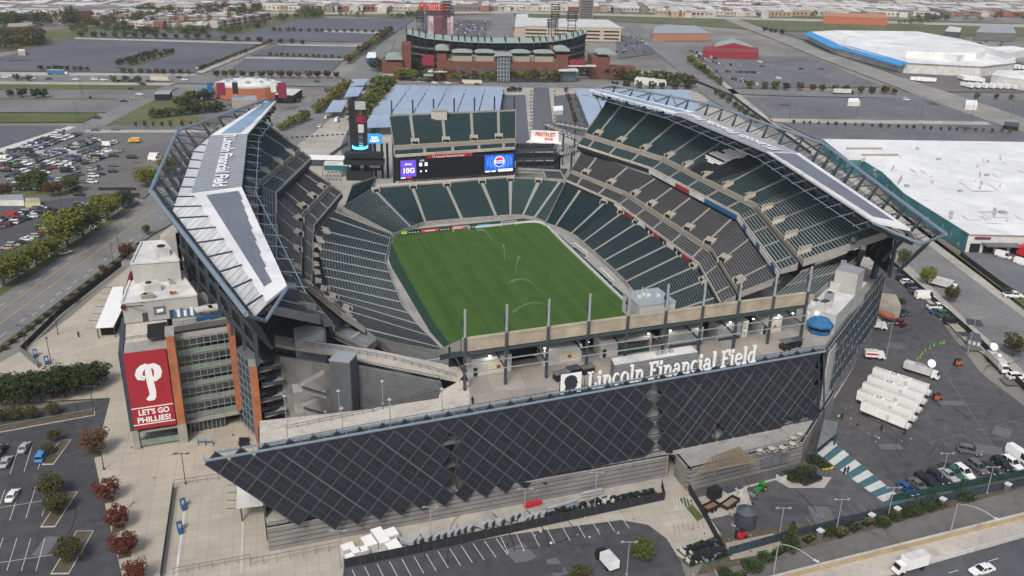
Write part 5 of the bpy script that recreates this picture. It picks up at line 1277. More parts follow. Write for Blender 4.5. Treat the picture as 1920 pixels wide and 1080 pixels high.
mb = MB(); LW, LL = 34.27, 53.6
def ln2(x0, y0, x1, y1): seg(mb, V((x0, y0, 0)), V((x1, y1, 0)), .16, .07)
for s in (-1, 1):
    ln2(-LW, s*LL, LW, s*LL); ln2(s*LW, -LL, s*LW, LL); ln2(-20.16, s*(LL-16.5), 20.16, s*(LL-16.5))
    for t in (-1, 1): ln2(t*20.16, s*LL, t*20.16, s*(LL-16.5)); ln2(t*9.16, s*LL, t*9.16, s*(LL-5.5))
    ln2(-9.16, s*(LL-5.5), 9.16, s*(LL-5.5))
ln2(-LW, 0, LW, 0)
for k in range(40): a, b = 2*PI*k/40, 2*PI*(k+1)/40; ln2(9.15*math.cos(a), 9.15*math.sin(a), 9.15*math.cos(b), 9.15*math.sin(b))
struct(mb, 'pitch_lines', [mat('line_faint', (.085, .125, .045), .9, .3, .5)])
# white border tape / boards along the right and far edges
mb = MB(); path = [V((7, 60.2, 0)), V((33, 61.9, 0)), V((37, 61.2, 0)), V((39.2, 58.5, 0)), V((40, 54, 0)), V((39.7, 40, 0)), V((38.9, 0, 0)), V((38, -46, 0))]
for a, b in zip(path[:-1], path[1:]): mb.beam(a+nz*.5, b+nz*.5, .35, .9)
one(mb, 'advert_board', mat('board_white', (.62, .62, .66), .6, .05, 1), 'long low white advert board curving round the right edge of the pitch', 'advert board')
for k, (x0, x1, m_, tx, lb) in enumerate([(737, 763, mat('led_lime', (.42, .62, .03), .5, 0, 1, emit=.25), '', 'lime'), (764, 789, BLACK, 'adidas'[:0], 'black'), (790, 822, mat('led_redad', (.62, .05, .04), .5, 0, 1, emit=.25), 'Wells Fargo'[:0], 'red'), (823, 845, BLACK, '', 'second black'), (846, 872, mat('led_redad', (.6, .05, .04)), '', 'second red'), (873, 894, BLACK, '', 'third black'), (895, 918, mat('led_sky', (.03, .38, .62), .5, 0, 1, emit=.2), '', 'sky blue')]):
    fy = lambda x: 440.5+(x-737)*(-16.5/181.)
    a, b = U(x0, fy(x0)), U(x1, fy(x1)); mb = MB(); mb.beam(a+nz*.55, b+nz*.55, .3, 1.1, 0)
    e = (b-a).normalized(); n = V((e.y, -e.x, 0)); Lb = (b-a).length
    if 'black' in lb:
        for j in range(4): c = lerp(a, b, (j+.7)/4.6)+n*.17; mb.face([c+nz*.25-e*.5, c+nz*.25+e*.5, c+nz*.85], 1)
    elif 'lime' in lb: mb.face([a+n*.17+nz*.2+e*.3, a+n*.17+nz*.4+e*.3, b+n*.17+nz*.95-e*.3, b+n*.17+nz*.7-e*.3], 2)
    else: mb.face([lerp(a, b, .2)+n*.17+nz*.35, lerp(a, b, .8)+n*.17+nz*.35, lerp(a, b, .8)+n*.17+nz*.75, lerp(a, b, .2)+n*.17+nz*.75], 1)
    one(mb, 'advert_board', [m_, WHITE, mat('led_green', (.05, .35, .05))], lb+' pitch-side advert board behind the far goal', 'advert board', 'advert boards behind the far goal')
def goal(p, e, label, wd=7.32):
    t = thing('football_goal', label, 'goal', p, 'football goals'); n = V((-e.y, e.x, 0)); mb = MB(); a, b = p-e*wd/2, p+e*wd/2
    for q in (a, b): mb.tube(q, q+nz*2.44, .1, .1, 6); mb.tube(q+nz*2.44, q+n*2.2, .06, .06, 5); mb.tube(q, q+n*2.2, .06, .06, 5)
    mb.tube(a+nz*2.44, b+nz*2.44, .1, .1, 6); mb.tube(a+n*2.2, b+n*2.2, .06, .06, 5); mb.build('frame', [WHITE], t); mb = MB()
    for k in range(12): c = lerp(a, b, k/11.); mb.tube(c+nz*2.44, c+n*2.2, .02, .02, 3)
    for k in range(1, 6): mb.tube(lerp(a+nz*2.44, a+n*2.2, k/6), lerp(b+nz*2.44, b+n*2.2, k/6), .02, .02, 3)
    mb.build('net', [OFFW], t)
goal(U(865, 433.5), V((1, -.02, 0)), 'white football goal standing before the red and black advert boards'); goal(U(954, 424), V((1, 0, 0)), 'white spare football goal beside the white advert board')
for k, (x0, y0, x1, y1) in enumerate([(1078, 465, 1100, 482), (1126, 512, 1150, 535)]):
    a, b = U(x0, y0), U(x1, y1); t = thing('team_shelter', ('far' if not k else 'near')+' white framed team bench shelter beside the right touchline', 'shelter', a, 'team shelters'); mb = MB(); e = (b-a).normalized(); n = V((-e.y, e.x, 0))
    for j in range(4): c = lerp(a, b, j/3.); mb.beam(c, c+nz*2.3, .15, .15); mb.beam(c+nz*2.3, c+nz*2.3-n*1.4, .12, .12); mb.beam(c-n*1.2, c+n*.6, .2, .12)
    mb.beam(a+nz*2.3, b+nz*2.3, .25, .2); mb.build('frame', [WHITE], t); mb = MB()
    for j in range(10): c = lerp(a, b, (j+.5)/10.)-n*.6; mb.box((c.x, c.y, .1), (.55, .55, .5), 0); 
    mb.build('seat', [BLACK], t)
SPR = mat('water_spray', (.75, .8, .78), .9, 0, 1, alpha=.035)
for k, (x, y, pts) in enumerate([(946, 486, ((944, 464), (936, 486))), (967, 512, ((974, 486), (966, 500))), (926, 458, ((895, 434), (912, 452))), (1010, 544, ((955, 531), (985, 536))), (1030, 576, ((960, 588), (990, 577)))]):
    b = U(x, y, .1); mb = MB(); e = U(*pts[0], 0)-b; L = min(e.length, 26); e = e.normalized(); prev = None; n = 16
    for j in range(n+1):
        f = j/n; c = b+e*(L*f)+nz*(4.2*4*f*(1-f)*.7+.15); w_ = .12+.9*f
        if prev: mb.tube(prev[0], c, prev[1]*.6, w_*.6, 6)
        prev = (c, w_)
    mb.tube(b, b+nz*.9, .5, .1, 6)
    one(mb, 'sprinkler_spray', SPR, nth(k)+' fine water jet from the far end on the pitch', 'water jet', 'sprinkler jets on the pitch', base=b)
# ---------------------------------------------------------------- vehicles
PAINT = {n: mat('car_paint_'+n.replace(' ', '_'), c, .35, 0, 1, spec=.5) for n, c in dict(white=(.72, .72, .71), black=(.014, .015, .017), silver=(.36, .37, .38), grey=(.11, .115, .12), blue=(.02, .07, .20), red=(.28, .02, .025), green=(.03, .10, .05), lime=(.30, .60, .04), beige=(.33, .29, .22), maroon=(.10, .012, .02), sky=(.05, .25, .55), yellow=(.70, .40, .03)).items()}
HEADL = mat('headlight', (.6, .6, .58), .2, 0, 1); TAILL = mat('taillight', (.3, .01, .01), .3, 0, 1)
def car_geo(kind):
    """lower hull stations, cabin box and overall size of a body style, nose towards +x"""
    return {'sedan': dict(L=4.7, W=1.8, h=.95, cab=(-1.55, 1.0, -1.0, .25), top=1.42), 'suv': dict(L=4.8, W=1.9, h=1.08, cab=(-2.2, 1.15, -1.95, .45), top=1.74),
            'pickup': dict(L=5.8, W=2.0, h=1.12, cab=(-.5, 1.5, -.35, .85), top=1.86), 'van': dict(L=5.9, W=2.05, h=1.3, cab=(-2.85, 2.3, -2.8, 1.65), top=2.55), 'minivan': dict(L=5.1, W=1.98, h=1.1, cab=(-2.35, 1.7, -2.2, .75), top=1.8)}[kind]
def car_parts(kind):
    g = car_geo(kind); L, W, h = g['L'], g['W'], g['h']; hl = L/2
    body, win, wh = MB(), MB(), []
    st_ = [(-hl, .80, .45, h*.86), (-hl+.18, .94, .3, h*.98), (-hl*.55, 1, .25, h), (0, 1, .25, h), (hl*.45, .99, .25, h*.96), (hl-.35, .92, .28, h*.82), (hl, .74, .4, h*.62)]
    rg = []
    for x, w, z0, z1 in st_:
        a = W/2*w; rg.append([(x, -a*.92, z0), (x, -a, (z0+z1)*.55), (x, -a*.93, z1), (x, a*.93, z1), (x, a, (z0+z1)*.55), (x, a*.92, z0)])
    for r0, r1 in zip(rg[:-1], rg[1:]):
        for k in range(6): j = (k+1) % 6; body.face([r0[k], r0[j], r1[j], r1[k]][::-1])
    body.face(rg[0]); body.face(rg[-1][::-1])
    x0, x1, x2, x3 = g['cab']; T = g['top']; a, b = W/2*.90, W/2*.72
    lo = [(x0, -a, h*.97), (x1, -a, h*.95), (x1, a, h*.95), (x0, a, h*.97)]; hi = [(x2, -b, T-.06), (x3, -b, T-.06), (x3, b, T-.06), (x2, b, T-.06)]
    if kind == 'van':       # panelled sides with cab windows only
        xm = 1.0; body.hexa([(x0, -a, h*.97), (xm, -a, h*.97), (xm, a, h*.97), (x0, a, h*.97), (x2, -b, T-.06), (xm, -b, T-.06), (xm, b, T-.06), (x2, b, T-.06)])
        win.hexa([(xm, -a, h*.97), (x1, -a, h*.95), (x1, a, h*.95), (xm, a, h*.97), (xm, -b, T-.06), (x3, -b, T-.06), (x3, b, T-.06), (xm, b, T-.06)])
    else: win.hexa(lo+hi)
    body.hexa([(x2-.03, -b-.02, T-.06), (x3+.03, -b-.02, T-.06), (x3+.03, b+.02, T-.06), (x2-.03, b+.02, T-.06), (x2+.1, -b+.08, T), (x3-.1, -b+.08, T), (x3-.1, b-.08, T), (x2+.1, b-.08, T)])
    for s in (-1, 1):        # pillars
        for xa, xb in ((x0, x2), (x1, x3), (lerp(x0, x1, .5), lerp(x2, x3, .5))): body.beam((xa, s*a, h*.96), (xb, s*b, T-.05), .09, .06)
    if kind == 'pickup':     # open bed
        bed = MB(); bed.face([(-hl+.25, -.8, h+.012), (-.6, -.8, h+.012), (-.6, .8, h+.012), (-hl+.25, .8, h+.012)]); 
    else: bed = None
    for sx in (-.31, .30):
        for s in (-1, 1):
            w_ = MB(); r = .36 if kind in ('suv', 'pickup', 'van') else .33; w_.tube((L*sx, s*(W/2-.22), r), (L*sx, s*(W/2+.01), r), r, r, 12, 0); w_.tube((L*sx, s*(W/2+.01), r), (L*sx, s*(W/2+.03), r), r*.6, r*.5, 10, 1); wh.append(w_)
    li = []
    for s in (-1, 1):
        q = MB(); q.box((hl-.2, s*W*.36, h*.55), (.3, .35, .16)); li.append((q, 'headlight', HEADL))
        q = MB(); q.box((-hl+.06, s*W*.38, h*.62), (.16, .28, .22)); li.append((q, 'taillight', TAILL))
    return body, win, wh, li, bed
RIM = mat('wheel_rim', (.35, .36, .37), .35, 0, 1, metal=.5)
PROTO = {}
def car_proto(kind, near):
    k = (kind, near)
    if k in PROTO: return PROTO[k]
    body, win, wh, li, bed = car_parts(kind)
    if near:
        t = thing('parked_car', 'x', 'car'); body.build('body', PAINT['white'], t); win.build('window', CAR_GLASS, t)
        for q in wh: q.build('wheel', [TYRE, RIM], t)
        for q, n, m_ in li: q.build(n, m_, t)
        if bed: bed.build('load_bed', BLACK, t)
    else:
        m = MB()
        for src, k0 in [(body, 0), (win, 1)]+[(q, 2) for q in wh]+([(bed, 3)] if bed else []):
            i = len(m.v); m.v += src.v; m.f += [tuple(i+x for x in f) for f in src.f]; m.m += [k0]*len(src.m)
        t = m.build('parked_car', [PAINT['white'], CAR_GLASS, TYRE, BLACK])
    PROTO[k] = t; t['used'] = 0; return t
def rest(o):
    if 'used' in o: del o['used']
def put_car(kind, colour, p, ang, label, group, near=False, cat='car'):
    pr = car_proto(kind, near); sz = 1.32 if p.x > 40 and p.y < -60 else 1.18
    if not pr['used']: pr['used'] = 1; o = pr; o.location = p; o.rotation_euler = (0, 0, ang); o.scale = (sz, sz, sz); tag(o, label, cat, group)
    else: o = dup(pr, p, ang, sz, label, group); o['category'] = cat; rest(o)
    if near:
        for c in kids(o, 'body'): remat(c, 0, PAINT[colour])
    else: remat(o, 0, PAINT[colour])
    return o
KINDW = {'suv': 'SUV', 'sedan': 'sedan', 'pickup': 'pickup truck', 'van': 'van', 'minivan': 'minivan'}
COLS = ['white']*7+['black']*6+['silver']*5+['grey']*6+['blue']*2+['red']+['maroon']+['beige']
KS = ['sedan']*7+['suv']*8+['minivan']*2+['pickup']*2+['van']
GA = -YAW            # heading along the street grid (image horizontal)
def attach(t, m, name, mats):
    l = t.location.copy(); t.location = (0, 0, 0); o = m.build(name, mats, t); t.location = l; return o
def pdir(a, b): d = U(*b)-U(*a); return math.atan2(d.y, d.x)
LAB = set()
def uniq(lb):
    assert lb not in LAB, lb
    LAB.add(lb); return lb
def car_row(p, q, n, ang, where, group, fill=.85, near=False, jit=.25, fixed=None):
    a, b = U(*p), U(*q); k = 0
    for j in range(n):
        if RN.random() > fill: continue
        c = lerp(a, b, (j+.5)/n)+V((RN.uniform(-jit, jit), RN.uniform(-jit, jit), 0)); col = RN.choice(COLS); kd = RN.choice(KS)
        if fixed and j in fixed: kd, col = fixed[j]
        put_car(kd, col, V((c.x, c.y, .03)), ang+(PI if RN.random() < .4 else 0)+RN.uniform(-.03, .03), uniq(f'{col} {KINDW[kd]}, {nth(k)} along {where}'), group, near); k += 1
g = 'cars parked in the left car park'
RW = [((-20, 300), (120, 250), 24, .8), ((-20, 311), (148, 252), 30, .93), ((-20, 323), (165, 266), 30, .92), ((-20, 333), (188, 262), 34, .85), ((0, 338), (215, 268), 33, .78), ((14, 341), (212, 282), 27, .72), ((88, 338), (222, 284), 18, .6), ((30, 346), (150, 300), 18, .7), ((100, 345), (215, 306), 14, .5)]
for r, (p, q, n, f) in enumerate(RW): car_row(p, q, n, GA+.1, f'the {nth(r)} far row of the left car park', g, f, False, .5, {6: ('suv', 'lime')} if r == 2 else None)
car_row((-10, 354), (150, 354), 17, GA+PI/2-.2, 'the near edge row of the left car park', g, .8)
for k, (x, y, kd, c) in enumerate([(213, 268, 'suv', 'grey'), (199, 274, 'suv', 'white'), (213, 294, 'suv', 'black'), (212, 312, 'sedan', 'grey'), (212, 323, 'sedan', 'black'), (248, 297, 'minivan', 'black'), (180, 299, 'suv', 'black'), (292, 296, 'van', 'white'), (290, 301, 'van', 'white'), (171, 258, 'sedan', 'grey'), (188, 328, 'sedan', 'black'), (176, 332, 'suv', 'white'), (155, 343, 'sedan', 'grey'), (173, 343, 'suv', 'white'), (149, 367, 'suv', 'black')]):
    put_car(kd, c, U(x, y, .03), GA+.05, uniq(f'{c} {KINDW[kd]} standing loosely in the open right part of the left car park, {nth(k)} of those listed from far to near' if False else f'{c} {KINDW[kd]} alone in the open left car park, {nth(k)} loose one'), 'loose cars in the left car park')
g = 'cars parked in the dark left lot'
car_row((-12, 418), (86, 391), 10, GA+.05, 'the far row of the dark left lot', g, .9, False, .3, {3: ('van', 'red')}); car_row((-8, 430), (100, 395), 9, GA+.05, 'the second row of the dark left lot', g, .8)
car_row((-5, 476), (165, 400), 15, GA+.05, 'the third row of the dark left lot', g, .85); car_row((120, 420), (205, 406), 7, GA+.3, 'the row under the street trees', g, .7)
for k, (x, y, kd, c) in enumerate([(146, 386, 'suv', 'grey'), (158, 386, 'sedan', 'silver'), (123, 476, 'sedan', 'white')]): put_car(kd, c, U(x, y, .04), GA+.8, uniq(f'{c} {KINDW[kd]} '+['beside the gate fence of the dark left lot', 'second from the gate fence of the dark left lot', 'driving on the boulevard near the street trees'][k]), 'cars near the boulevard', True)
g = 'cars in the near left lot'
for x, y, kd, c, lb in [(2, 848, 'sedan', 'black', 'cut by the left edge'), (46, 843, 'sedan', 'silver', 'next to the blue car'), (79, 859, 'minivan', 'sky', 'beside the kerbed island'), (12, 870, 'sedan', 'silver', 'in front of the black car'), (24, 933, 'sedan', 'white', 'alone in the near rows')]:
    put_car(kd, c, U(x, y, .05), PI/2-.15, uniq(f'{ {"sky": "bright blue"}.get(c, c)} {KINDW[kd]} {lb} of the near left lot'), g, True)
g = 'vehicles parked along the right fence'
for x, y, kd, c, lb in [(1700, 921, 'sedan', 'blue', 'leftmost by the painted walkway'), (1721, 914, 'sedan', 'grey', 'second beside the painted walkway'), (1738, 906, 'pickup', 'black', 'third along the green fence'), (1757, 900, 'suv', 'black', 'with an open space to its right'), (1778, 895, 'sedan', 'silver', 'between the black car and the green pickup'), (1784, 889, 'pickup', 'green', 'near the middle of the row'), (1806, 890, 'suv', 'white', 'beside the green pickup'), (1832, 881, 'suv', 'grey', 'long and tall near the right end'), (1853, 882, 'sedan', 'black', 'low beside the grey car'), (1878, 875, 'suv', 'black', 'beside the white one near the right end'), (1896, 873, 'suv', 'white', 'second white one near the right end'), (1909, 862, 'van', 'white', 'near the frame edge')]:
    put_car(kd, c, U(x, y, .05), pdir((1677, 903), (1720, 938)), uniq(f'{c} {KINDW[kd]} {lb}'), g, True)
for x, y, kd, c, a, lb in [(1817, 849, 'suv', 'grey', GA-.45, 'driving across the yard behind the right fence'), (1520, 903, 'pickup', 'black', GA+.5, 'beside the round clipped shrubs'), (1840, 1073, 'sedan', 'white', GA+.35+PI, 'driving on the freeway'), (1698, 452, 'sedan', 'black', GA-.75, 'driving on the street behind the right roof'), (1899, 557, 'pickup', 'white', GA-.1, 'on the verge by the warehouse yard'), (1893, 548, 'sedan', 'black', GA-.1, 'beside the white pickup on the verge'), (1905, 710, 'suv', 'white', GA+.1, 'at the right frame edge beside the satellite truck'), (1880, 483, 'van', 'white', -1.2, 'in the warehouse yard'), (1916, 497, 'van', 'white', -1.2, 'at the frame edge in the warehouse yard')]:
    put_car(kd, c, U(x, y, .05), a, uniq(f'{c} {KINDW[kd]} {lb}'), 'single vehicles on the right side', True)
g = 'cars along the right side street'
for k, (x, y, kd, c) in enumerate([(1623, 466, 'suv', 'white'), (1632, 476, 'sedan', 'silver'), (1647, 489, 'sedan', 'black'), (1659, 497, 'suv', 'silver'), (1668, 505, 'sedan', 'grey'), (1692, 525, 'suv', 'black'), (1701, 532, 'suv', 'white'), (1709, 539, 'suv', 'black'), (1717, 548, 'suv', 'grey'), (1725, 553, 'sedan', 'black'), (1733, 560, 'van', 'white'), (1756, 579, 'pickup', 'white'), (1758, 588, 'sedan', 'blue'), (1770, 592, 'suv', 'green'), (1783, 605, 'suv', 'black'), (1676, 588, 'pickup', 'black'), (1692, 588, 'sedan', 'black')]):
    put_car(kd, c, U(x, y, .05), GA+.08 if k < 15 else -1.1, uniq(f'{c} {KINDW[kd]}, {nth(k)} in the row along the right side street'), g, True)
g = 'cars in the far right lot'
for r, (p, q, n, f) in enumerate([((1292, 95), (1345, 112), 12, .9), ((1300, 104), (1350, 121), 12, .8), ((1313, 113), (1390, 126), 14, .7), ((1340, 134), (1430, 138), 14, .7), ((1362, 146), (1420, 160), 14, .8)]): car_row(p, q, n, GA+PI/2, f'the {nth(r)} row by the red barn', g, f)
g = 'cars on the avenue'
for k, (x, y, kd, c) in enumerate([(20, 143, 'sedan', 'white'), (10, 146, 'suv', 'white'), (45, 148, 'sedan', 'grey'), (60, 148, 'sedan', 'white'), (92, 149, 'sedan', 'black'), (143, 150, 'sedan', 'white'), (177, 150, 'suv', 'white'), (194, 151, 'sedan', 'white'), (225, 153, 'sedan', 'black'), (248, 153, 'suv', 'black'), (280, 153, 'sedan', 'black'), (336, 146, 'sedan', 'black'), (346, 151, 'suv', 'white'), (268, 159, 'sedan', 'black'), (373, 129, 'suv', 'white'), (247, 168, 'suv', 'black'), (258, 169, 'suv', 'grey'), (262, 178, 'sedan', 'white'), (252, 186, 'sedan', 'beige'), (232, 191, 'sedan', 'black'), (614, 170, 'suv', 'maroon'), (595, 154, 'suv', 'green'), (182, 222, 'suv', 'maroon'), (179, 245, 'sedan', 'grey'), (216, 244, 'sedan', 'grey'), (785, 155, 'sedan', 'silver'), (840, 157, 'sedan', 'white'), (815, 157, 'suv', 'white'), (895, 159, 'sedan', 'black'), (865, 157, 'suv', 'red'), (1305, 150, 'suv', 'grey'), (1300, 156, 'sedan', 'black'), (1360, 180, 'suv', 'grey'), (1540, 130, 'sedan', 'red'), (1502, 130, 'sedan', 'black'), (1460, 148, 'suv', 'white'), (1700, 188, 'suv', 'white'), (1425, 117, 'sedan', 'white'), (1430, 125, 'suv', 'grey')]):
    put_car(kd, c, U(x, y, .06), GA, uniq(f'{c} {KINDW[kd]} on the avenue and far streets, {nth(k)} one'), g)
# more far cars that read as a mass
m = MB()
for (x0, y0, x1, y1, n) in [(795, 40, 915, 66, 150), (1155, 65, 1225, 100, 40), (1640, 112, 1900, 124, 26), (1690, 70, 1880, 92, 60)]:
    for _ in range(n):
        x, y = RN.uniform(x0, x1), RN.uniform(y0, y1); c = U(x, y); k = RN.randrange(5); m.box((c.x, c.y, .2), (4.5, 1.8, .8), k, GA+PI/2); m.box((c.x-.2, c.y, 1.0), (2.4, 1.6, .5), 5, GA+PI/2)
tag(m.build('distant_parked_cars', [PAINT['white'], PAINT['grey'], PAINT['black'], PAINT['silver'], PAINT['maroon'], CAR_GLASS]), kind='stuff')

# trucks and trailers
def box_truck(p, ang, L, cabc, boxc, label, cat='truck', group=None, name='box_truck', h=3.9, cab=True):
    t = thing(name, label, cat, (0, 0, 0), group); m = MB(); m.hexa([(x, y, z) for z in (1.1, h) for x, y in ((-L/2, -1.25), (L/2, -1.25), (L/2, 1.25), (-L/2, 1.25))]); m.build('cargo_box', boxc, t)
    m = MB(); m.hexa([(x, y, z) for z in (h+.003, h+.05) for x, y in ((-L/2+.1, -1.2), (L/2-.1, -1.2), (L/2-.1, 1.2), (-L/2+.1, 1.2))]); m.build('roof_panel', OFFW, t)
    xs = [-L/2+1.2, -L/2+2.4] if L > 8 else [-L/2+1.6]
    if cab:
        m = MB(); c0 = L/2+.25; m.hexa([(c0, -1.1, .6), (c0+2.3, -1.1, .6), (c0+2.3, 1.1, .6), (c0, 1.1, .6), (c0, -1.05, 2.7), (c0+1.5, -1, 2.7), (c0+1.5, 1, 2.7), (c0, 1.05, 2.7)]); m.build('cab', cabc, t)
        m = MB(); m.hexa([(c0+1.75, -.95, 1.75), (c0+2.1, -.95, 1.75), (c0+2.1, .95, 1.75), (c0+1.75, .95, 1.75), (c0+1.5, -.9, 2.55), (c0+1.62, -.9, 2.55), (c0+1.62, .9, 2.55), (c0+1.5, .9, 2.55)]); m.build('windscreen', CAR_GLASS, t); xs.append(c0+1.1)
    else: m = MB(); m.box((L/2-1.6, 0, 0), (.3, 2, 1.1)); m.build('landing_leg', STEEL, t)
    for x in xs:
        for s in (-1, 1): m = MB(); m.tube((x, s*.8, .5), (x, s*1.22, .5), .5, .5, 10); m.build('wheel', TYRE, t)
    t.location = p; t.rotation_euler = (0, 0, ang); return t
g = 'white broadcast trailers side by side'
for k, (x0, y0, x1, y1, L) in enumerate([(1632, 686, 1749, 725, 17), (1622, 700, 1741, 742, 17), (1611, 713, 1733, 758, 17), (1602, 727, 1723, 774, 17), (1614, 749, 1706, 786, 13.6)]):
    a, b = U(x0, y0, 4.1), U(x1, y1, 4.1); c = (a+b)/2; t = box_truck(V((c.x, c.y, .03)), math.atan2((b-a).y, (b-a).x), L, PAINT['white'], WHITE, uniq(f'{nth(k)} white broadcast trailer from the far side of the parked group'), 'trailer', g, 'broadcast_trailer', 4.1, False); t.scale = (1, .8, 1)
    if k in (0, 1, 3):
        m = MB(); m.face([(-3.6, -1.1, 4.19), (3.5, -1.1, 4.19), (3.5, 1.1, 4.19), (-3.6, 1.1, 4.19)], 0); put_text(m, 'NEP', V((1.2, -.62, 4.18)), V((1, 0, 0)), V((0, 1, 0)), height=1.25, m=1, lift=.04)
        for q in range(3): m.ring((-2.1, 0), 1.0, .5, 4.2, 4.22+.01*q, 5, 2+q, q*2.1, q*2.1+1.9)
        attach(t, m, 'roof_logo', [WHITE, mat('logo_grey', (.2, .22, .25)), mat('logo_red', (.5, .05, .05)), mat('logo_blue', (.05, .2, .45)), mat('logo_green', (.05, .3, .2))])
    m = MB()
    for q in range(int(L/1.3)):
        for s_ in (-1, 1): m.box((-L/2+.6+q*1.3, s_*1.255, 1.15), (.05, .03, 2.85))
    for s_ in (-1, 1): m.box((0, s_*1.27, 1.1), (L*.98, .06, .22)); m.box((L*.12, s_*1.28, 1.3), (1.0, .06, 2.0))
    attach(t, m, 'side_rib', OFFW); m = MB(); m.box((-L/2+2, 0, 4.12), (1.6, 1.2, .25)); m.box((L/2-2.5, .2, 4.12), (1.2, 1.0, .2)); attach(t, m, 'roof_vent', OFFW)
    m = MB()
    for q in range(3): m.box((L/2+.6, -.9+q*.9, 1.2+.4*(q % 2)), (1.0, .8, 1.0))
    attach(t, m, 'generator_unit', OFFW)
def dish(mb, c, r, k=0, tilt=V((-.35, -.45, .82))):
    tilt = tilt.normalized(); x = tilt.cross(V((0, 0, 1))).normalized(); y = tilt.cross(x); pr = None
    for j in range(5):
        rr = r*j/4; o = c+tilt*(.28*r*(j/4)**2); ring = [o+x*(rr*math.cos(t*PI/10))+y*(rr*math.sin(t*PI/10)) for t in range(20)]
        if pr:
            for t in range(20): mb.face([pr[t], pr[(t+1) % 20], ring[(t+1) % 20], ring[t]], k)
        pr = ring
    mb.tube(c, c+tilt*r*.8, .05, .05, 5, k)
for lb, x0, y0, x1, y1, L, dx in [('grey satellite uplink truck behind the white trailers with a raised dish', 1694, 682, 1749, 699, 8.5, 3.6), ('white satellite truck with two dishes by the guard hut', 1852, 658, 1885, 690, 9, -3.4)]:
    a, b = U(x0, y0, 2), U(x1, y1, 2); c = (a+b)/2; t = box_truck(V((c.x, c.y, .03)), math.atan2((b-a).y, (b-a).x), L, PAINT['white'], OFFW, lb, 'truck', 'satellite trucks', 'satellite_truck', 3.3)
    m = MB(); m.tube((dx, 0, 3.3), (dx, 0, 4.6), .2, .15, 6); rz = Matrix.Rotation(-t.rotation_euler.z, 3, 'Z'); dish(m, V((dx, 0, 4.9)), 1.35, 0, rz @ V((-.2, -.75, .62)))
    if dx < 0: dish(m, V((1.2, 0, 3.9)), .7, 0, rz @ V((-.2, -.75, .62)))
    attach(t, m, 'dish', WHITE); m = MB(); m.box((.5, 0, 3.35), (3, 1.6, .35)); attach(t, m, 'roof_rack', GALV)
c = U(1868, 690); 
for lb, x, y, a, L, cc, bc, h in [('white box truck driving on the freeway', 1712, 1066, GA+.38+PI, 6, 'white', WHITE, 3.9), ('white box truck parked under the right end of the stadium', 1634, 616, GA-.15, 5.5, 'white', WHITE, 3.4), ('white delivery van with a red stripe beside the fence posts', 1632, 672, GA-.1, 4.2, 'white', WHITE, 3.0),
    ('yellow box truck in the left car park', 256, 268, GA+PI, 5.0, 'yellow', mat('truck_yellow', (.62, .33, .04), .5), 3.3), ('white box truck with lettering standing on the plaza beyond the left stand', 648, 316, GA+.2+PI, 6.0, 'white', WHITE, 3.6), ('small white truck on the near lot at the bottom edge', 1142, 1064, PI/2+.15, 4.4, 'black', WHITE, 3.1),
    ('white box truck under the trees of the right street', 1762, 538, -1.05, 9, 'white', OFFW, 3.8), ('long blue truck on the avenue', 106, 140, GA, 15, 'white', mat('truck_blue', (.04, .14, .30), .5), 4.1), ('tan and red articulated truck on the avenue', 300, 153, GA, 15, 'beige', mat('truck_tan', (.5, .46, .36), .6), 4.1), ('white articulated lorry on the right avenue', 1578, 176, GA, 15, 'black', OFFW, 4.1)]:
    t = box_truck(U(x, y, .05), a, L, PAINT[cc], bc, lb, 'truck', None, 'box_truck', h)
    if 'red stripe' in lb: m = MB(); m.hexa([(q, y_, z) for z in (1.8, 2.5) for q, y_ in ((-1.9, -1.28), (1.9, -1.28), (1.9, -1.26), (-1.9, -1.26))]); attach(t, m, 'stripe', REDS)
t = thing('tanker_truck', 'brown tanker truck with a dark red cab beside the right end of the stadium', 'truck', U(1660, 600)); e = (U(1672, 604)-U(1640, 592)).normalized(); n = V((-e.y, e.x, 0)); c = U(1652, 598)
m = MB(); m.tube(c-e*5.5+nz*2.2, c+e*4.2+nz*2.2, 1.25, 1.25, 14); m.tube(c+e*4.2+nz*2.2, c+e*4.7+nz*2.2, 1.25, .7, 14); m.build('tank', mat('tank_brown', (.30, .105, .06), .6, .1, .5), t, True)
m = MB(); q = c+e*7; m.box((q.x, q.y, .7), (2.2, 2.2, 1.9), 0, math.atan2(e.y, e.x)); q = c+e*8.6; m.box((q.x, q.y, .7), (1.6, 1.9, 1.1), 0, math.atan2(e.y, e.x)); m.build('cab', PAINT['maroon'], t); m = MB(); q = c+e*8.0; m.box((q.x, q.y, 1.85), (.5, 1.9, .7), 0, math.atan2(e.y, e.x)); m.build('windscreen', CAR_GLASS, t)
for d_ in (-4.5, -3.3, 6.4, 8.8):
    for s in (-1, 1): m = MB(); m.tube(c+e*d_+n*(s*.8)+nz*.5, c+e*d_+n*(s*1.2)+nz*.5, .5, .5, 10); m.build('wheel', TYRE, t)
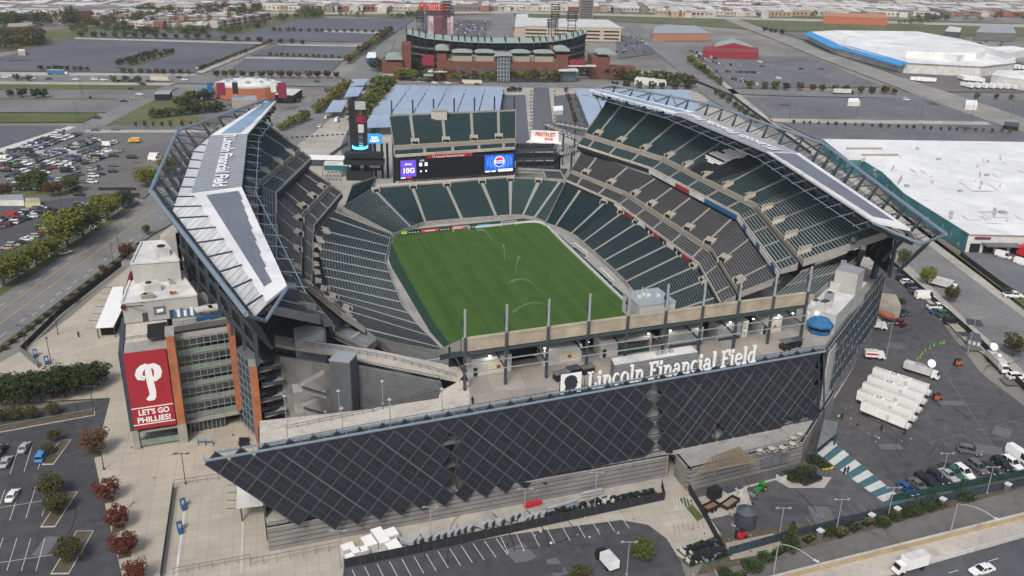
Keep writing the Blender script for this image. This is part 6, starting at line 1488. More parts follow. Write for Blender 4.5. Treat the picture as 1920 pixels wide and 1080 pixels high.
# trailers at the far loading docks
g = 'white trailers at the far warehouse docks'
pr = None; k = 0
for (x0, y0, x1, y1, n, ang) in [(1590, 92, 1645, 110, 9, GA+.35), (1646, 112, 1690, 122, 6, GA+.35), (1690, 124, 1740, 134, 9, GA+PI/2), (1748, 130, 1815, 137, 11, GA+PI/2), (1800, 150, 1840, 154, 7, GA+PI/2), (1805, 164, 1900, 167, 7, GA+PI/2+.3), (1830, 125, 1915, 130, 12, GA+PI/2), (1715, 152, 1745, 155, 3, GA)]:
    for j in range(n):
        a = lerp(U(x0, y0), U(x1, y1), (j+.5)/n)
        if pr is None:
            m = MB(); m.box((0, 0, 1.1), (13.5, 2.5, 2.9), 0); m.box((-.2, 0, .5), (12, 1.2, .6), 1)
            for x in (-5.5, -4.2, 5):
                for s in (-1, 1): m.tube((x, s*.8, .5), (x, s*1.2, .5), .5, .5, 8, 1)
            pr = o = m.build('semi_trailer', [WHITE, BLACK])
        else: o = pr.copy(); COL.objects.link(o)
        o.location = V((a.x, a.y, .05)); o.rotation_euler = (0, 0, ang); tag(o, uniq(f'{nth(k)} white semi trailer from the left at the far warehouse docks'), 'trailer', g); k += 1
# ---------------------------------------------------------------- trees and shrubs
BARK = mat('bark', (.075, .06, .045), .95, .25, 2)
LEAF = {k: mat('leaf_'+k, a, .75, 0, .55, c2=b, rnd=.16, spec=.2) for k, a, b in [('green', (.035, .055, .010), (.105, .130, .026)), ('dark', (.016, .030, .012), (.048, .066, .022)), ('lime', (.075, .100, .012), (.185, .185, .030)),
    ('rust', (.055, .030, .014), (.13, .065, .030)), ('red', (.075, .020, .014), (.18, .050, .028)), ('olive', (.045, .045, .016), (.105, .090, .032)), ('gold', (.10, .075, .012), (.20, .15, .03)), ('conifer', (.018, .036, .014), (.055, .075, .026))]}
def leaf_cloud(mb, rg, c, rad, n, size, m=0, flat=.8):
    for _ in range(n):
        while True:
            d = V((rg.uniform(-1, 1), rg.uniform(-1, 1), rg.uniform(-1, 1)))
            if .2 < d.length < 1: break
        d = d.normalized()*(d.length**.5); p = V(c)+V((d.x*rad, d.y*rad, d.z*rad*flat))
        a = V((rg.uniform(-1, 1), rg.uniform(-1, 1), rg.uniform(-.6, .6))).normalized(); b = a.cross(V((rg.uniform(-1, 1), rg.uniform(-1, 1), rg.uniform(-1, 1)))).normalized()
        s = size*rg.uniform(.6, 1.3); a *= s; b *= s*.75
        mb.face([p-a, p-b*.8, p+a, p+b*.8], m)
def tree_proto(name, seed, leaf, H, R, trunk_h, clumps, per, size, shape='round', cat='tree'):
    rg = random.Random(seed); t = thing(name, 'x', cat); m = MB(); cr = MB()
    top = H*(.72 if shape != 'cone' else .92); m.tube((0, 0, 0), (0, 0, trunk_h), H*.028, H*.02, 7); m.tube((0, 0, trunk_h), (rg.uniform(-.2, .2), rg.uniform(-.2, .2), top), H*.02, H*.006, 6)
    for k in range(clumps):
        f = (k+.5)/clumps; a = k*2.4+rg.uniform(-.4, .4)
        if shape == 'cone': z = lerp(trunk_h*.6, H*.96, f); rr = R*(1-f)*.72; cr_ = R*(.5*(1-f)+.14)
        else:
            z = lerp(trunk_h+R*.18, H-R*.38, (f*.9+rg.uniform(0, .1))); u = (z-trunk_h)/(H-trunk_h); rr = R*.78*math.sqrt(max(.05, 1-(2*u-1)**2))*rg.uniform(.45, 1.15); cr_ = R*rg.uniform(.20, .46)
        c = (rr*math.cos(a), rr*math.sin(a), z)
        leaf_cloud(cr, rg, c, cr_, per, size)
        if shape != 'cone' and k % 2 == 0: m.tube((0, 0, min(top, z*.72)), c, H*.009, H*.003, 5)
    m.build('trunk', BARK, t); cr.build('crown', LEAF[leaf], t); t['used'] = 0; return t
def shrub_proto(leaf, seed, n=900, flat=.75, size=.10):
    rg = random.Random(seed); cr = MB(); st_ = MB()
    for k in range(9):
        a = k*2.4; r = .55*math.sqrt((k+.3)/9); leaf_cloud(cr, rg, (r*math.cos(a), r*math.sin(a), .45*flat+.2*rg.random()), .5, n//9, size, 0, flat)
    o = cr.build('shrub', LEAF[leaf]); o['used'] = 0; return o
TP = {}
def tp(kind, v):
    if (kind, v) in TP: return TP[kind, v]
    near, leaf = kind; sd = hash((leaf, v)) % 1000 if False else sum(map(ord, leaf))*7+v*13+(500 if near else 0)
    if leaf == 'conifer': p = tree_proto('conifer_tree', sd, leaf, 10, 2.6, .8, 26 if near else 12, 60 if near else 30, .34 if near else .6, 'cone')
    elif near: p = tree_proto('broadleaf_tree', sd, leaf, 10, 4.2, 2.2, 30, 80, .34)
    else: p = tree_proto('broadleaf_tree', sd, leaf, 10, 4.4, 1.4, 12, 34, .85)
    TP[kind, v] = p; return p
SP = {}
def put_tree(px, py, h, leaf, label, group, near=False, wide=1.0, base=None):
    p = tp((near, leaf), RN.randrange(3)); loc = base or U(px, py); s = h/10; sc = (s*wide, s*wide, s)
    if not p['used']: p['used'] = 1; p.location = loc; p.scale = sc; tag(p, uniq(label), None, group); return p
    o = dup(p, loc, RN.uniform(0, 6.2), sc, uniq(label), group); rest(o); return o
def put_shrub(px, py, r, leaf, label, group, h=1.0):
    k = leaf
    if k not in SP: SP[k] = shrub_proto(leaf, len(leaf)*31)
    p = SP[k]; loc = U(px, py)
    if not p['used']: p['used'] = 1; o = p
    else: o = p.copy(); COL.objects.link(o); rest(o)
    o.location = loc; o.scale = (r, r, r*h); o.rotation_euler = (0, 0, RN.uniform(0, 6)); return tag(o, uniq(label), 'shrub', group)
def px_h(px, py, hpx):     # tree height in metres from its height in photo pixels
    b = U(px, py); k = (b-EYE).dot(FW); return hpx*k/FPX/math.cos(PIT)*.97
def line_trees(p, q, n, hpx, leaves, where, group, near=False, wide=1, jit=.15):
    for j in range(n):
        f = (j+.5)/n+RN.uniform(-jit, jit)/n; x, y = lerp(p[0], q[0], f), lerp(p[1], q[1], f); lf = RN.choice(leaves); h0 = hpx if not isinstance(hpx, tuple) else lerp(hpx[0], hpx[1], f)
        put_tree(x, y, px_h(x, y, h0)*RN.uniform(.85, 1.15), lf, f'{ {"lime": "yellow green", "dark": "dark green", "gold": "golden", "rust": "rusty brown", "red": "dark red", "olive": "olive"}.get(lf, lf)} tree, {nth(j)} {where}', group, near, wide)
g = 'street trees along the boulevard'
for k, (x, y, h, lf) in enumerate([(8, 535, 75, 'lime'), (35, 522, 68, 'lime'), (70, 500, 60, 'lime'), (98, 483, 50, 'lime'), (128, 465, 92, 'lime'), (157, 446, 78, 'green'), (203, 412, 60, 'lime'), (232, 390, 42, 'dark')]):
    put_tree(x, y, px_h(x, y, h*.84), lf, f'leafy street tree beside the boulevard, {nth(k)} from the near end', g, True, 1.25)
g = 'trees at the edge of the left car park'
for k, (x, y, h, lf) in enumerate([(8, 372, 30, 'rust'), (46, 357, 32, 'green'), (72, 359, 45, 'green'), (102, 368, 30, 'rust'), (134, 361, 35, 'green'), (276, 350, 40, 'lime'), (318, 330, 40, 'lime')]):
    put_tree(x, y, px_h(x, y, h), lf, f'tree at the edge of the left car park, {nth(k)} from the left', g, True, 1.2)
g = 'red trees along the near plaza edge'
for k, (x, y, h, lf) in enumerate([(180, 852, 52, 'rust'), (202, 938, 46, 'red'), (222, 990, 46, 'red'), (234, 1040, 50, 'red'), (256, 1090, 46, 'red')]):
    put_tree(x, y, px_h(x, y, h), lf, f'{"brown" if lf == "rust" else "dark red"} tree in a pit along the near plaza, {nth(k)} from far', g, True, 1.15)
    b = U(x, y); m = MB(); m.box((b.x, b.y, 0.02), (2.6, 2.6, .18)); one(m, 'tree_pit', MULCH, f'dark square tree pit at the near plaza edge, {nth(k)} from the far end', 'tree pit', 'tree pits of the near plaza')
g = 'small trees on the near left lot islands'
for k, (x, y, h) in enumerate([(103, 828, 26), (90, 852, 24), (98, 932, 48), (107, 962, 42), (132, 1052, 50), (60, 785, 26), (30, 787, 30), (100, 778, 26), (5, 790, 28)]):
    put_tree(x, y, px_h(x, y, h), 'olive', f'small olive tree on the kerbed islands of the near left lot, {nth(k)} one', g, True, 1.2)
g = 'dark trees in the left hedge'
for k, (x, y, h) in enumerate([(5, 760, 55), (28, 757, 60), (52, 755, 62), (78, 752, 58), (100, 748, 64), (122, 744, 62), (145, 738, 58), (168, 732, 52), (185, 722, 48), (15, 738, 40), (65, 735, 44), (110, 728, 44), (150, 718, 40)]):
    put_tree(x, y, px_h(x, y, h), 'dark', f'dense dark tree of the left hedge, {nth(k)} one', g, True, 1.15)
for k, (x, y, h, lf, lb) in enumerate([(1202, 1053, 50, 'green', 'round tree on the near lot at the bottom'), (1086, 1095, 45, 'olive', 'tree cut by the bottom frame edge'), (1480, 1030, 62, 'conifer', 'tall narrow evergreen by the service road'), (1692, 500, 36, 'green', 'small street tree nearest the right roof tip'), (1738, 533, 36, 'lime', 'street tree beside the parked white truck'), (1782, 566, 34, 'olive', 'street tree with orange leaves by the white truck'), (1898, 668, 46, 'olive', 'street tree by the guard hut at the right edge'), (238, 485, 32, 'rust', 'reddish tree beside the pale roof block'), (192, 510, 16, 'gold', 'small golden tree in the boulevard planting'), (138, 566, 14, 'gold', 'second small golden tree in the boulevard planting'), (276, 440, 20, 'green', 'young tree in the boulevard planting')]):
    put_tree(x, y, px_h(x, y, h), lf, lb, 'single trees around the stadium', True, 1.0)
# planting and shrubs
for k in range(17): put_shrub(lerp(8, 262, k/16.), lerp(653, 458, k/16.), 1.5, 'dark' if k % 3 else 'olive', f'clipped dark shrub in the boulevard planting, {nth(k)} from the near end', 'shrubs in the boulevard planting', .8)
for k, (x, y, r) in enumerate([(1489, 898, 2.6), (1512, 889, 2.4), (1528, 868, 2.2), (1545, 876, 1.6), (1652, 985, 2.0), (1676, 972, 2.0), (1694, 966, 2.1), (1712, 961, 2.2), (1735, 954, 2.4), (1755, 945, 2.3), (1806, 935, 2.3), (1552, 1000, 2.0), (1592, 985, 1.3), (1411, 1068, 2.2), (1434, 1050, 1.8), (1640, 560, 1.0), (1690, 568, 1.6), (1358, 1078, 1.6)]):
    put_shrub(x, y, r*1.25, 'conifer' if k % 3 else 'dark', f'rounded shrub along the right service road and yard, {nth(k)} one', 'shrubs by the right yard', .85)
for k, (x, y) in enumerate([(1460, 1037), (1518, 1012), (1545, 1002), (1578, 1003), (1604, 992), (1628, 981), (1385, 1083)]):
    b = U(x, y); t = thing('planter_box', f'dark planter box with flowers by the service road, {nth(k)} from the left', 'planter', b, 'planters by the service road'); m = MB(); m.box(b, (3.6, 1.5, .8), 0, .35); m.build('box', BLACK, t); m = MB(); leaf_cloud(m, RN, b+nz*1.0, .9, 90, .2); m.v = [(b.x+(x_-b.x)*1.7, y_, z_) for x_, y_, z_ in m.v]; m.build('plant', LEAF['lime' if k % 2 else 'green'], t)
# north plaza and avenue rows
line_trees((590, 215), (655, 165), 10, 20, ['lime', 'gold'], 'of the row left of the sky blue canopies', 'trees in the north plaza', False, 1.3)
line_trees((668, 240), (728, 168), 12, 34, ['lime', 'green'], 'of the dense row beside the solar canopy', 'trees in the north plaza', False, 1.3)
line_trees((520, 248), (580, 222), 5, 18, ['lime', 'green'], 'beside the left roof end on the boulevard', 'trees in the north plaza', False, 1.3)
line_trees((746, 150), (928, 152), 15, 22, ['gold', 'lime', 'olive'], 'in front of the brick ballpark, left half', 'trees before the ballpark', False, 1.2)
line_trees((955, 152), (1048, 153), 7, 22, ['gold', 'lime', 'olive'], 'in front of the brick ballpark, right half', 'trees before the ballpark', False, 1.2)
line_trees((700, 133), (820, 135), 8, 26, ['dark', 'green', 'olive'], 'at the left side of the ballpark', 'trees before the ballpark', False, 1.2)
line_trees((1085, 140), (1300, 165), 15, 24, ['dark', 'green', 'olive', 'rust'], 'at the right side of the ballpark', 'trees before the ballpark', False, 1.2)
line_trees((1060, 170), (1080, 235), 7, 12, ['rust'], 'of the reddish row in the north lot', 'trees in the north lot', False, .8)
line_trees((948, 172), (978, 172), 4, 9, ['dark'], 'of the hedge in the north lot', 'trees in the north lot', False, 1.2)
line_trees((1140, 165), (1300, 168), 7, 14, ['dark', 'green'], 'behind the right roof end', 'trees along the avenue', False, 1.1)
# ballpark approach, left lots
line_trees((650, 120), (735, 60), 22, 14, ['olive', 'rust', 'lime'], 'of the long row beside the far lots', 'trees beside the far lots', False, 1.2)
line_trees((215, 124), (297, 101), 9, 11, ['rust', 'dark', 'olive'], 'of the near strip in the big far lot', 'trees in the big far lot', False, 1.1)
line_trees((240, 124), (328, 99), 8, 11, ['olive', 'dark'], 'of the second strip in the big far lot', 'trees in the big far lot', False, 1.1)
line_trees((72, 131), (170, 133), 8, 9, ['rust', 'green', 'olive'], 'of the hedge along the big far lot', 'trees along the big far lot', False, 1.2)
line_trees((225, 137), (360, 140), 9, 10, ['rust', 'olive', 'green'], 'of the avenue hedge right of the lot gate', 'trees along the big far lot', False, 1.2)
line_trees((372, 132), (510, 80), 22, 7, ['dark', 'olive', 'green'], 'of the slanting verge between the far lots', 'trees between the far lots', False, 1.3)
line_trees((500, 104), (640, 109), 12, 6, ['dark', 'rust'], 'of the middle strip of the right far lot', 'trees in the right far lot', False, 1.2)
line_trees((505, 58), (720, 62), 16, 7, ['olive', 'rust'], 'of the topmost far lot strip', 'trees in the top far lot', False, 1.3)
line_trees((145, 70), (400, 74), 13, 12, ['dark', 'green'], 'along the far edge of the big lot', 'trees at the far lot edge', False, 1.1)
line_trees((410, 76), (580, 84), 8, 10, ['dark', 'olive'], 'past the far edge of the lots', 'trees at the far lot edge', False, 1.1)
line_trees((395, 144), (640, 146), 14, 13, ['dark', 'olive', 'rust'], 'along the avenue behind the round hall', 'trees along the avenue', False, 1.2)
for k, (x, y, h) in enumerate([(32, 151, 13), (55, 152, 12), (213, 155, 14), (236, 154, 13), (258, 156, 15), (20, 181, 14), (42, 182, 18), (68, 184, 20), (82, 183, 18), (170, 186, 6)]):
    put_tree(x, y, px_h(x, y, h), 'dark' if k > 4 else 'green', f'lone tree on the pale left lot and its verge, {nth(k)} one', 'lone trees on the pale left lot', False, 1.1)
line_trees((285, 222), (420, 208), 10, 20, ['dark', 'green', 'olive'], 'in the small park beside the left roof', 'trees of the small park', False, 1.3)
line_trees((245, 238), (400, 238), 9, 12, ['rust'], 'of the reddish row at the car park edge', 'trees of the small park', False, .6)
line_trees((330, 200), (400, 185), 6, 22, ['dark', 'green'], 'behind the round hall terrace', 'trees of the small park', False, 1.2)
# right side
line_trees((1396, 165), (1690, 178), 13, 15, ['dark', 'green', 'rust'], 'of the right avenue row', 'trees along the right avenue', False, 1.1)
line_trees((1815, 185), (1985, 190), 5, 12, ['olive', 'green'], 'at the right end of the avenue', 'trees along the right avenue', False, 1.0)
line_trees((1480, 232), (1900, 250), 26, 8, ['dark', 'olive', 'gold'], 'on the green islands of the right lot', 'young trees of the right lot', False, .8)
line_trees((1290, 115), (1350, 160), 10, 14, ['dark', 'green', 'lime'], 'along the street by the barn lot', 'trees by the barn lot', False, 1.2)
line_trees((1340, 175), (1425, 235), 8, 14, ['green', 'olive'], 'along the street behind the right truss', 'trees by the right street', False, 1.1)
line_trees((1430, 58), (1470, 65), 4, 9, ['dark'], 'by the blue edged warehouse', 'trees by the warehouse', False, 1.2)
# woods that read as masses
def woods(pts, n, hpx, leaves, wide=1.0):
    m = MB(); rg = random.Random(n)
    for _ in range(n):
        i = rg.randrange(len(pts)-1); f = rg.random(); x = lerp(pts[i][0], pts[i+1][0], f)+rg.uniform(-6, 6); y = lerp(pts[i][1], pts[i+1][1], f)+rg.uniform(-pts[i][2], pts[i][2])
        b = U(x, y); h = px_h(x, y, hpx)*rg.uniform(.7, 1.2); k = rg.randrange(len(leaves))
        for c in range(7): leaf_cloud(m, rg, b+V((rg.uniform(-.3, .3)*h*wide, rg.uniform(-.3, .3)*h*wide, h*rg.uniform(.3, .75))), h*.26, 16, h*.085, k)
    tag(m.build('woodland', [LEAF[l] for l in leaves]), kind='stuff')
woods([(-30, 88, 8), (60, 82, 8), (70, 78, 2)], 70, 26, ['dark', 'olive', 'rust']); woods([(0, 48, 5), (40, 46, 6), (130, 45, 6), (135, 42, 3)], 70, 22, ['dark', 'green', 'olive'])
woods([(140, 55, 10), (220, 45, 12), (290, 36, 8), (390, 30, 6), (480, 25, 4)], 150, 18, ['dark', 'olive', 'rust', 'green']); woods([(215, 62, 3), (330, 62, 3), (420, 64, 4), (560, 34, 5), (600, 28, 3)], 110, 15, ['dark', 'green', 'olive'])
woods([(640, 30, 2), (740, 32, 3), (790, 30, 2)], 30, 9, ['dark', 'green']); woods([(1300, 18, 3), (1430, 20, 3), (1690, 45, 4), (1760, 38, 3), (1985, 40, 3)], 80, 13, ['dark', 'green', 'olive']); woods([(900, 6, 3), (1100, 8, 6), (1400, 10, 6), (1985, 12, 6)], 90, 8, ['dark', 'olive', 'green'])
woods([(-30, 14, 5), (300, 10, 6), (600, 6, 4), (900, 3, 2)], 90, 7, ['dark', 'olive', 'green'])
# ---------------------------------------------------------------- ballpark beyond the avenue
CBRICK = mat('red_brick', (.155, .062, .044), .9, .12, .5, big=.05); COPPER = mat('copper_green_roof', (.27, .335, .30), .7, .08, .2); GLZ = mat('blue_grey_glass', (.07, .10, .13), .2, .3, .3, spec=.6)
f0, f1 = U(837, 152), U(1050, 153); fx = (f1-f0); FWD = fx.length; fx.normalize(); fy = V((-fx.y, fx.x, 0)); kx = FWD/213.0      # metres per photo pixel along the front
BP = thing('ballpark', 'red brick baseball stadium with green roofs and dark steel stands beyond the avenue', 'stadium', f0+fx*FWD/2)
def bb(m, x0, x1, d0, d1, z0, z1, k=0):
    m.hexa([f0+fx*((x-837)*kx)+fy*d+nz*(z*.86) for z in (z0, z1) for x, d in ((x0, d0), (x1, d0), (x1, d1), (x0, d1))], k)
def curved(m, x0, x1, d0, d1, z0, z1, k=0, n=7):
    for j in range(n):
        a0, a1 = PI*j/n, PI*(j+1)/n; xm, r = (x0+x1)/2, (x1-x0)/2
        m.hexa([f0+fx*((x-837)*kx)+fy*d+nz*z for x, z in ((xm-r*math.cos(a0), z0+(z1-z0)*math.sin(a0)), (xm-r*math.cos(a1), z0+(z1-z0)*math.sin(a1))) for d in (d0, d1)][:2]+[f0+fx*((xm-r*math.cos(a1)-837)*kx)+fy*d+nz*(z0+(z1-z0)*math.sin(a1)) for d in (d1, d0)]+
               [f0+fx*((x-837)*kx)+fy*d+nz*(z0-.4) for x, d in ((xm-r*math.cos(a0), d0), (xm-r*math.cos(a0), d1), (xm-r*math.cos(a1), d1), (xm-r*math.cos(a1), d0))], k)
for a_ in ((837, 934, 0, 16, 0, 19), (952, 1048, 0, 16, 0, 19), (820, 838, 4, 30, 0, 26), (1043, 1065, 4, 30, 0, 26), (755, 772, 14, 40, 0, 33), (718, 756, 10, 40, 0, 17), (1115, 1150, 16, 40, 0, 22), (826, 845, 18, 34, 26, 31), (1036, 1060, 18, 34, 26, 31), (1150, 1200, 14, 30, 0, 12)): m = MB(); bb(m, *a_); m.build('brick_wall', [CBRICK], BP)

m = MB()
for x0, x1 in ((849, 885), (892, 926), (959, 993), (1002, 1037)): bb(m, x0, x1, 4, 15, 19, 24); 
bb(m, 840, 1046, 8, 34, 17, 21); m.build('penthouse_wall', [TAN], BP)
m = MB()
for x0, x1 in ((848, 886), (891, 927), (958, 994), (1001, 1038)): curved(m, x0, x1, 3, 16, 24, 25.4)
curved(m, 817, 842, 2, 22, 26, 28.5); curved(m, 1040, 1068, 2, 22, 26, 28.5); curved(m, 725, 757, 8, 30, 17, 20); curved(m, 1125, 1160, 14, 36, 22, 24.5); bb(m, 720, 740, -6, 2, 6, 6.6); bb(m, 795, 812, -12, -2, 7, 7.6)
m.build('roof', [COPPER], BP)
m = MB(); bb(m, 931, 954, -3, 12, 0, 26); m.build('entrance_tower', [GLZ], BP); m = MB(); bb(m, 927, 958, -5, 14, 26, 27.2)
for x in (931, 936.5, 942.5, 948.5, 953.6): bb(m, x, x+.8, -3.3, -3, 0, 26)
for z in range(3, 26, 4): bb(m, 931, 954, -3.25, -3, z, z+.5)
m.build('entrance_frame', [GALV], BP)
for j, x in enumerate((842, 860, 879, 897, 915, 957, 975, 993, 1011, 1029)):
    m = MB()
    for q in range(3): bb(m, x+q*4.2, x+3.4+q*4.2, -.15, .1, 8.5, 13)
    m.build('window', [GLZ], BP)
m = MB()
for x0, x1 in ((848, 925), (960, 1035)): bb(m, x0, x1, -.1, .1, 0, 5.5)
bb(m, 1050, 1080, 0, 12, 0, 11); m.build('ground_glazing', [GLZ], BP)
m = MB(); bb(m, 1046, 1083, -4, 14, 11, 12); bb(m, 802, 838, -2, 14, 9, 9.8); bb(m, 1060, 1120, 6, 12, 14, 15); m.build('flat_canopy', [OFFW], BP)
for a_ in ((793, 815, 8, 9, 14, 24), (1069, 1100, 8, 9, 13, 21)): m = MB(); bb(m, *a_); m.build('club_banner', [mat('banner_dull_red', (.22, .02, .04), .7, .2, .1)], BP)
# upper deck bowl: seating bands and the green roof ring
ring = [(763, 70, 40), (800, 52, 38), (850, 42, 37), (887, 38, 36.5), (925, 38, 36), (1006, 38, 36.5), (1045, 44, 37), (1090, 62, 38), (1128, 90, 40)]
def rp(i, dd, z): x, d, _ = ring[i]; return f0+fx*((x-837)*kx)+fy*(d+dd)+nz*(z*.86)
m = MB(); m2 = MB(); m3 = MB()
for i in range(len(ring)-1):
    z0, z1 = ring[i][2]-3, ring[i+1][2]-3
    m.slab([rp(i, -9, z0+1), rp(i+1, -9, z1+1), rp(i+1, 10, z1+3), rp(i, 10, z0+3)], .8)
    m2.slab([rp(i, -4, z0-3), rp(i+1, -4, z1-3), rp(i+1, 24, z1-13), rp(i, 24, z0-13)], 1.2)
    for h in (11, 18, 25): m3.slab([rp(i, -8, h), rp(i+1, -8, h), rp(i+1, 0, h), rp(i, 0, h)], .8, 0)
    for f in (0, .33, .66): a = lerp(rp(i, -8, 0), rp(i+1, -8, 0), f); m3.beam(a, a+nz*(z0+.5), .9, .9, 1); m3.beam(a+nz*(z0-8), a+nz*z0+fy*14, .6, .9, 1)
    m3.face([rp(i, 1, 0), rp(i+1, 1, 0), rp(i+1, 1, z1-1), rp(i, 1, z0-1)], 2)
m.build('ring_roof', [COPPER], BP); m2.build('upper_seats', [mat('far_seats_blue', (.03, .045, .09), .7, .3, .3)], BP); m3.build('steel_frame', [CONCD, BLACK, DARK], BP)
m = MB(); bb(m, 800, 1100, 60, 190, .5, 1); m.build('playing_field', [GRASS], BP)
m = MB(); bb(m, 870, 1110, 170, 190, 0, 12); m.build('outfield_seats', [mat('far_seats_blue', (.03, .045, .09))], BP)
def light_rack(x, d, z0, h, w):
    m = MB()
    for s in (-w/2, w/2): bb(m, x+s-.5, x+s+.5, d, d+1.5, z0, z0+h, 0)
    for j in range(6): bb(m, x-w*.75, x+w*.75, d-.3, d+1.2, z0+h*.55+j*h*.08, z0+h*.55+j*h*.08+.9, 1)
    for j in range(5): bb(m, x-w/2, x+w/2, d, d+.6, z0+j*h/6, z0+j*h/6+.5, 0)
    m.build('floodlight_rack', [mat('rack_brown', (.05, .035, .035), .7, .2, .5), BLACK], BP)
for a in ((790, 70, 36, 25, 12), (842, 60, 34, 40, 9), (1052, 70, 34, 20, 14), (1072, 120, 30, 36, 14), (1105, 110, 34, 24, 16), (846, 150, 30, 45, 18)): light_rack(a[0], a[1], a[2], a[3]*.95, a[4])
VS = thing('video_board', 'tall video scoreboard with a red script sign on top above the ballpark', 'scoreboard', f0)
m = MB(); bb(m, 801, 865, 186, 192, 0, 47); m.build('casing', [mat('board_teal', (.02, .10, .14), .6, .1, .2)], VS)
m = MB(); bb(m, 804, 864, 185, 185.9, 14, 46, 0); bb(m, 807, 818, 184.6, 185, 16, 41, 1); bb(m, 820, 848, 184.6, 185, 17, 40, 2); bb(m, 850, 862, 184.6, 185, 16, 41, 1); bb(m, 804, 864, 184.5, 185, 42, 46, 3); m.build('screen', [mat('board_face', (.22, .20, .23), .6, .5, .08), mat('board_pale', (.55, .40, .44), .6, .5, .15), mat('board_picture', (.12, .05, .06), .6, .6, .12), mat('board_header', (.10, .03, .05), .6, .2, .3)], VS)
m = MB(); put_text(m, 'Phillies', f0+fx*((819-837)*kx)+fy*184+nz*41, fx, nz, height=8, bold=.05); m.build('script_sign', [mat('script_red', (.5, .05, .05), .5)], VS)

# ---------------------------------------------------------------- other buildings
def px_prism(name, label, cat, pts, z, wall, roof, group=None, zb=0):
    q = [U(x, y, z) for x, y in pts]; t = thing(name, label, cat, (q[0].x, q[0].y, zb), group); m = MB(); m.prism(q, zb, z-.3, 0); m.build('wall', wall, t)
    m = MB(); c = sum(q, V())/len(q); m.prism([c+(p-c)*1.01 for p in q], z-.3, z, 0); m.build('roof', roof, t); return t, q
def windows_on(t, a, b, z0, z1, n, m_=None, w=.6, name='window', out=.08):
    a, b = V((a.x, a.y, 0)), V((b.x, b.y, 0)); e = (b-a); L = e.length; e.normalize(); nn = V((e.y, -e.x, 0))
    for j in range(n):
        m = MB(); u0, u1 = L*(j+.5-w/2)/n, L*(j+.5+w/2)/n; m.hexa([a+e*u+nn*o+nz*z for o in (-.1, out) for u, z in ((u0, z0), (u1, z0), (u1, z1), (u0, z1))]); m.build(name, m_ or GLZ, t)
# round hall left of the avenue
c = U(466, 158, 9); t = thing('round_hall', 'round orange brick entertainment hall with a white roof left of the boulevard', 'building', (c.x, c.y, 0)); a0 = U(406, 170), U(530, 168); R0 = (a0[1]-a0[0]).length/2*1.02
def ell(r, z, n=14, k=.72): return [V((c.x+RT.x*r*math.cos(2*PI*j/n)+V((-RT.y, RT.x, 0)).x*r*k*math.sin(2*PI*j/n), c.y+RT.y*r*math.cos(2*PI*j/n)+V((-RT.y, RT.x, 0)).y*r*k*math.sin(2*PI*j/n), z)) for j in range(n)]
m = MB(); m.prism(ell(R0, 0), 0, 9, 0); m.build('brick_wall', [mat('orange_brick2', (.40, .135, .07), .9, .1, .3)], t); m = MB(); m.prism(ell(R0*.98, 0), 9, 10.2, 0); m.prism(ell(R0*.80, 0), 10.2, 11.6, 1); m.build('roof', [mat('roof_pale_blue', (.48, .55, .56), .6, .05, .2), ROOFW], t)
for k in range(9):
    p = ell(R0*.6, 14, 9)[k]; m = MB(); m.box((p.x, p.y, 11.6), (3, 2.4, 1.4), 0, k); m.build('roof_unit', [GALV], t)
for k, (x, z) in enumerate(((393, 16), (413, 18), (440, 17), (528, 20), (512, 16))): p = U(x, 155, z); m = MB(); m.box((p.x, p.y, 9), (6 if k % 2 else 4, .8, z-9), 0, GA); m.build('roof_sign', [[BLUE, mat('sign_maroon', (.18, .02, .05)), BLACK, mat('sign_maroon', (.18, .02, .05)), OFFW][k]], t)
px_prism('flat_pavilion', 'flat roofed dark pavilion right of the round hall', 'pavilion', [(515, 177), (550, 178), (566, 167), (536, 166)], 6, [DARK], [OFFW]); px_prism('flat_pavilion', 'grey flat roofed pavilion in front of the round hall', 'pavilion', [(434, 187), (482, 187), (480, 179), (438, 179)], 6, [TAN], [GALV]); px_prism('flat_pavilion', 'pale bus shelter roof left of the round hall', 'pavilion', [(289, 176), (318, 176), (322, 169), (296, 170)], 5, [DARK], [GALV]); px_prism('flat_pavilion', 'blue roofed pavilion at the left of the round hall', 'pavilion', [(367, 170), (386, 172), (390, 161), (373, 160)], 6, [TAN], [mat('roof_slate_blue', (.14, .22, .28), .6, .1, .2)])
# solar carports
def carport(pts, z, label, nx, ny, m_):
    q = [U(x, y, z) for x, y in pts]; t = thing('solar_canopy', label, 'solar canopy', (q[3].x, q[3].y, 0), 'solar canopies of the north lot')
    for j in range(ny):
        m = MB(); v0, v1 = j/ny+.008, (j+1)/ny-.008
        for i in range(nx): m.slab([bil(q, u, v)+nz*(.9*w_) for u, v, w_ in ((i/nx+.004, v0, 1), ((i+1)/nx-.004, v0, 1), ((i+1)/nx-.004, v1, 0), (i/nx+.004, v1, 0))], .2)
        m.build('panel_bank', m_, t)
    m = MB()
    for j in range(ny):
        for i in range(nx+1): p = bil(q, i/nx, (j+.5)/ny); m.beam((p.x, p.y, 0), (p.x, p.y, z), .4, .4)
        m.beam(bil(q, 0, (j+.5)/ny)-nz*.5, bil(q, 1, (j+.5)/ny)-nz*.5, .4, .6)
    m.build('steel_post', [STEEL], t)
CARP = mat('carport_glass', (.30, .35, .45), .18, .12, .03, spec=.9)
carport([(736, 161), (945, 164), (938, 208), (690, 216)], 6, 'large pale blue solar canopy over the lot beyond the scoreboard', 6, 5, CARP); carport([(694, 218), (735, 217), (735, 238), (680, 240)], 6, 'short strip of the solar canopy beside the advert tower', 2, 2, CARP)
carport([(1077, 168), (1290, 171), (1330, 250), (1105, 240)], 6, 'pale blue solar canopy half behind the right grandstand', 6, 5, CARP)
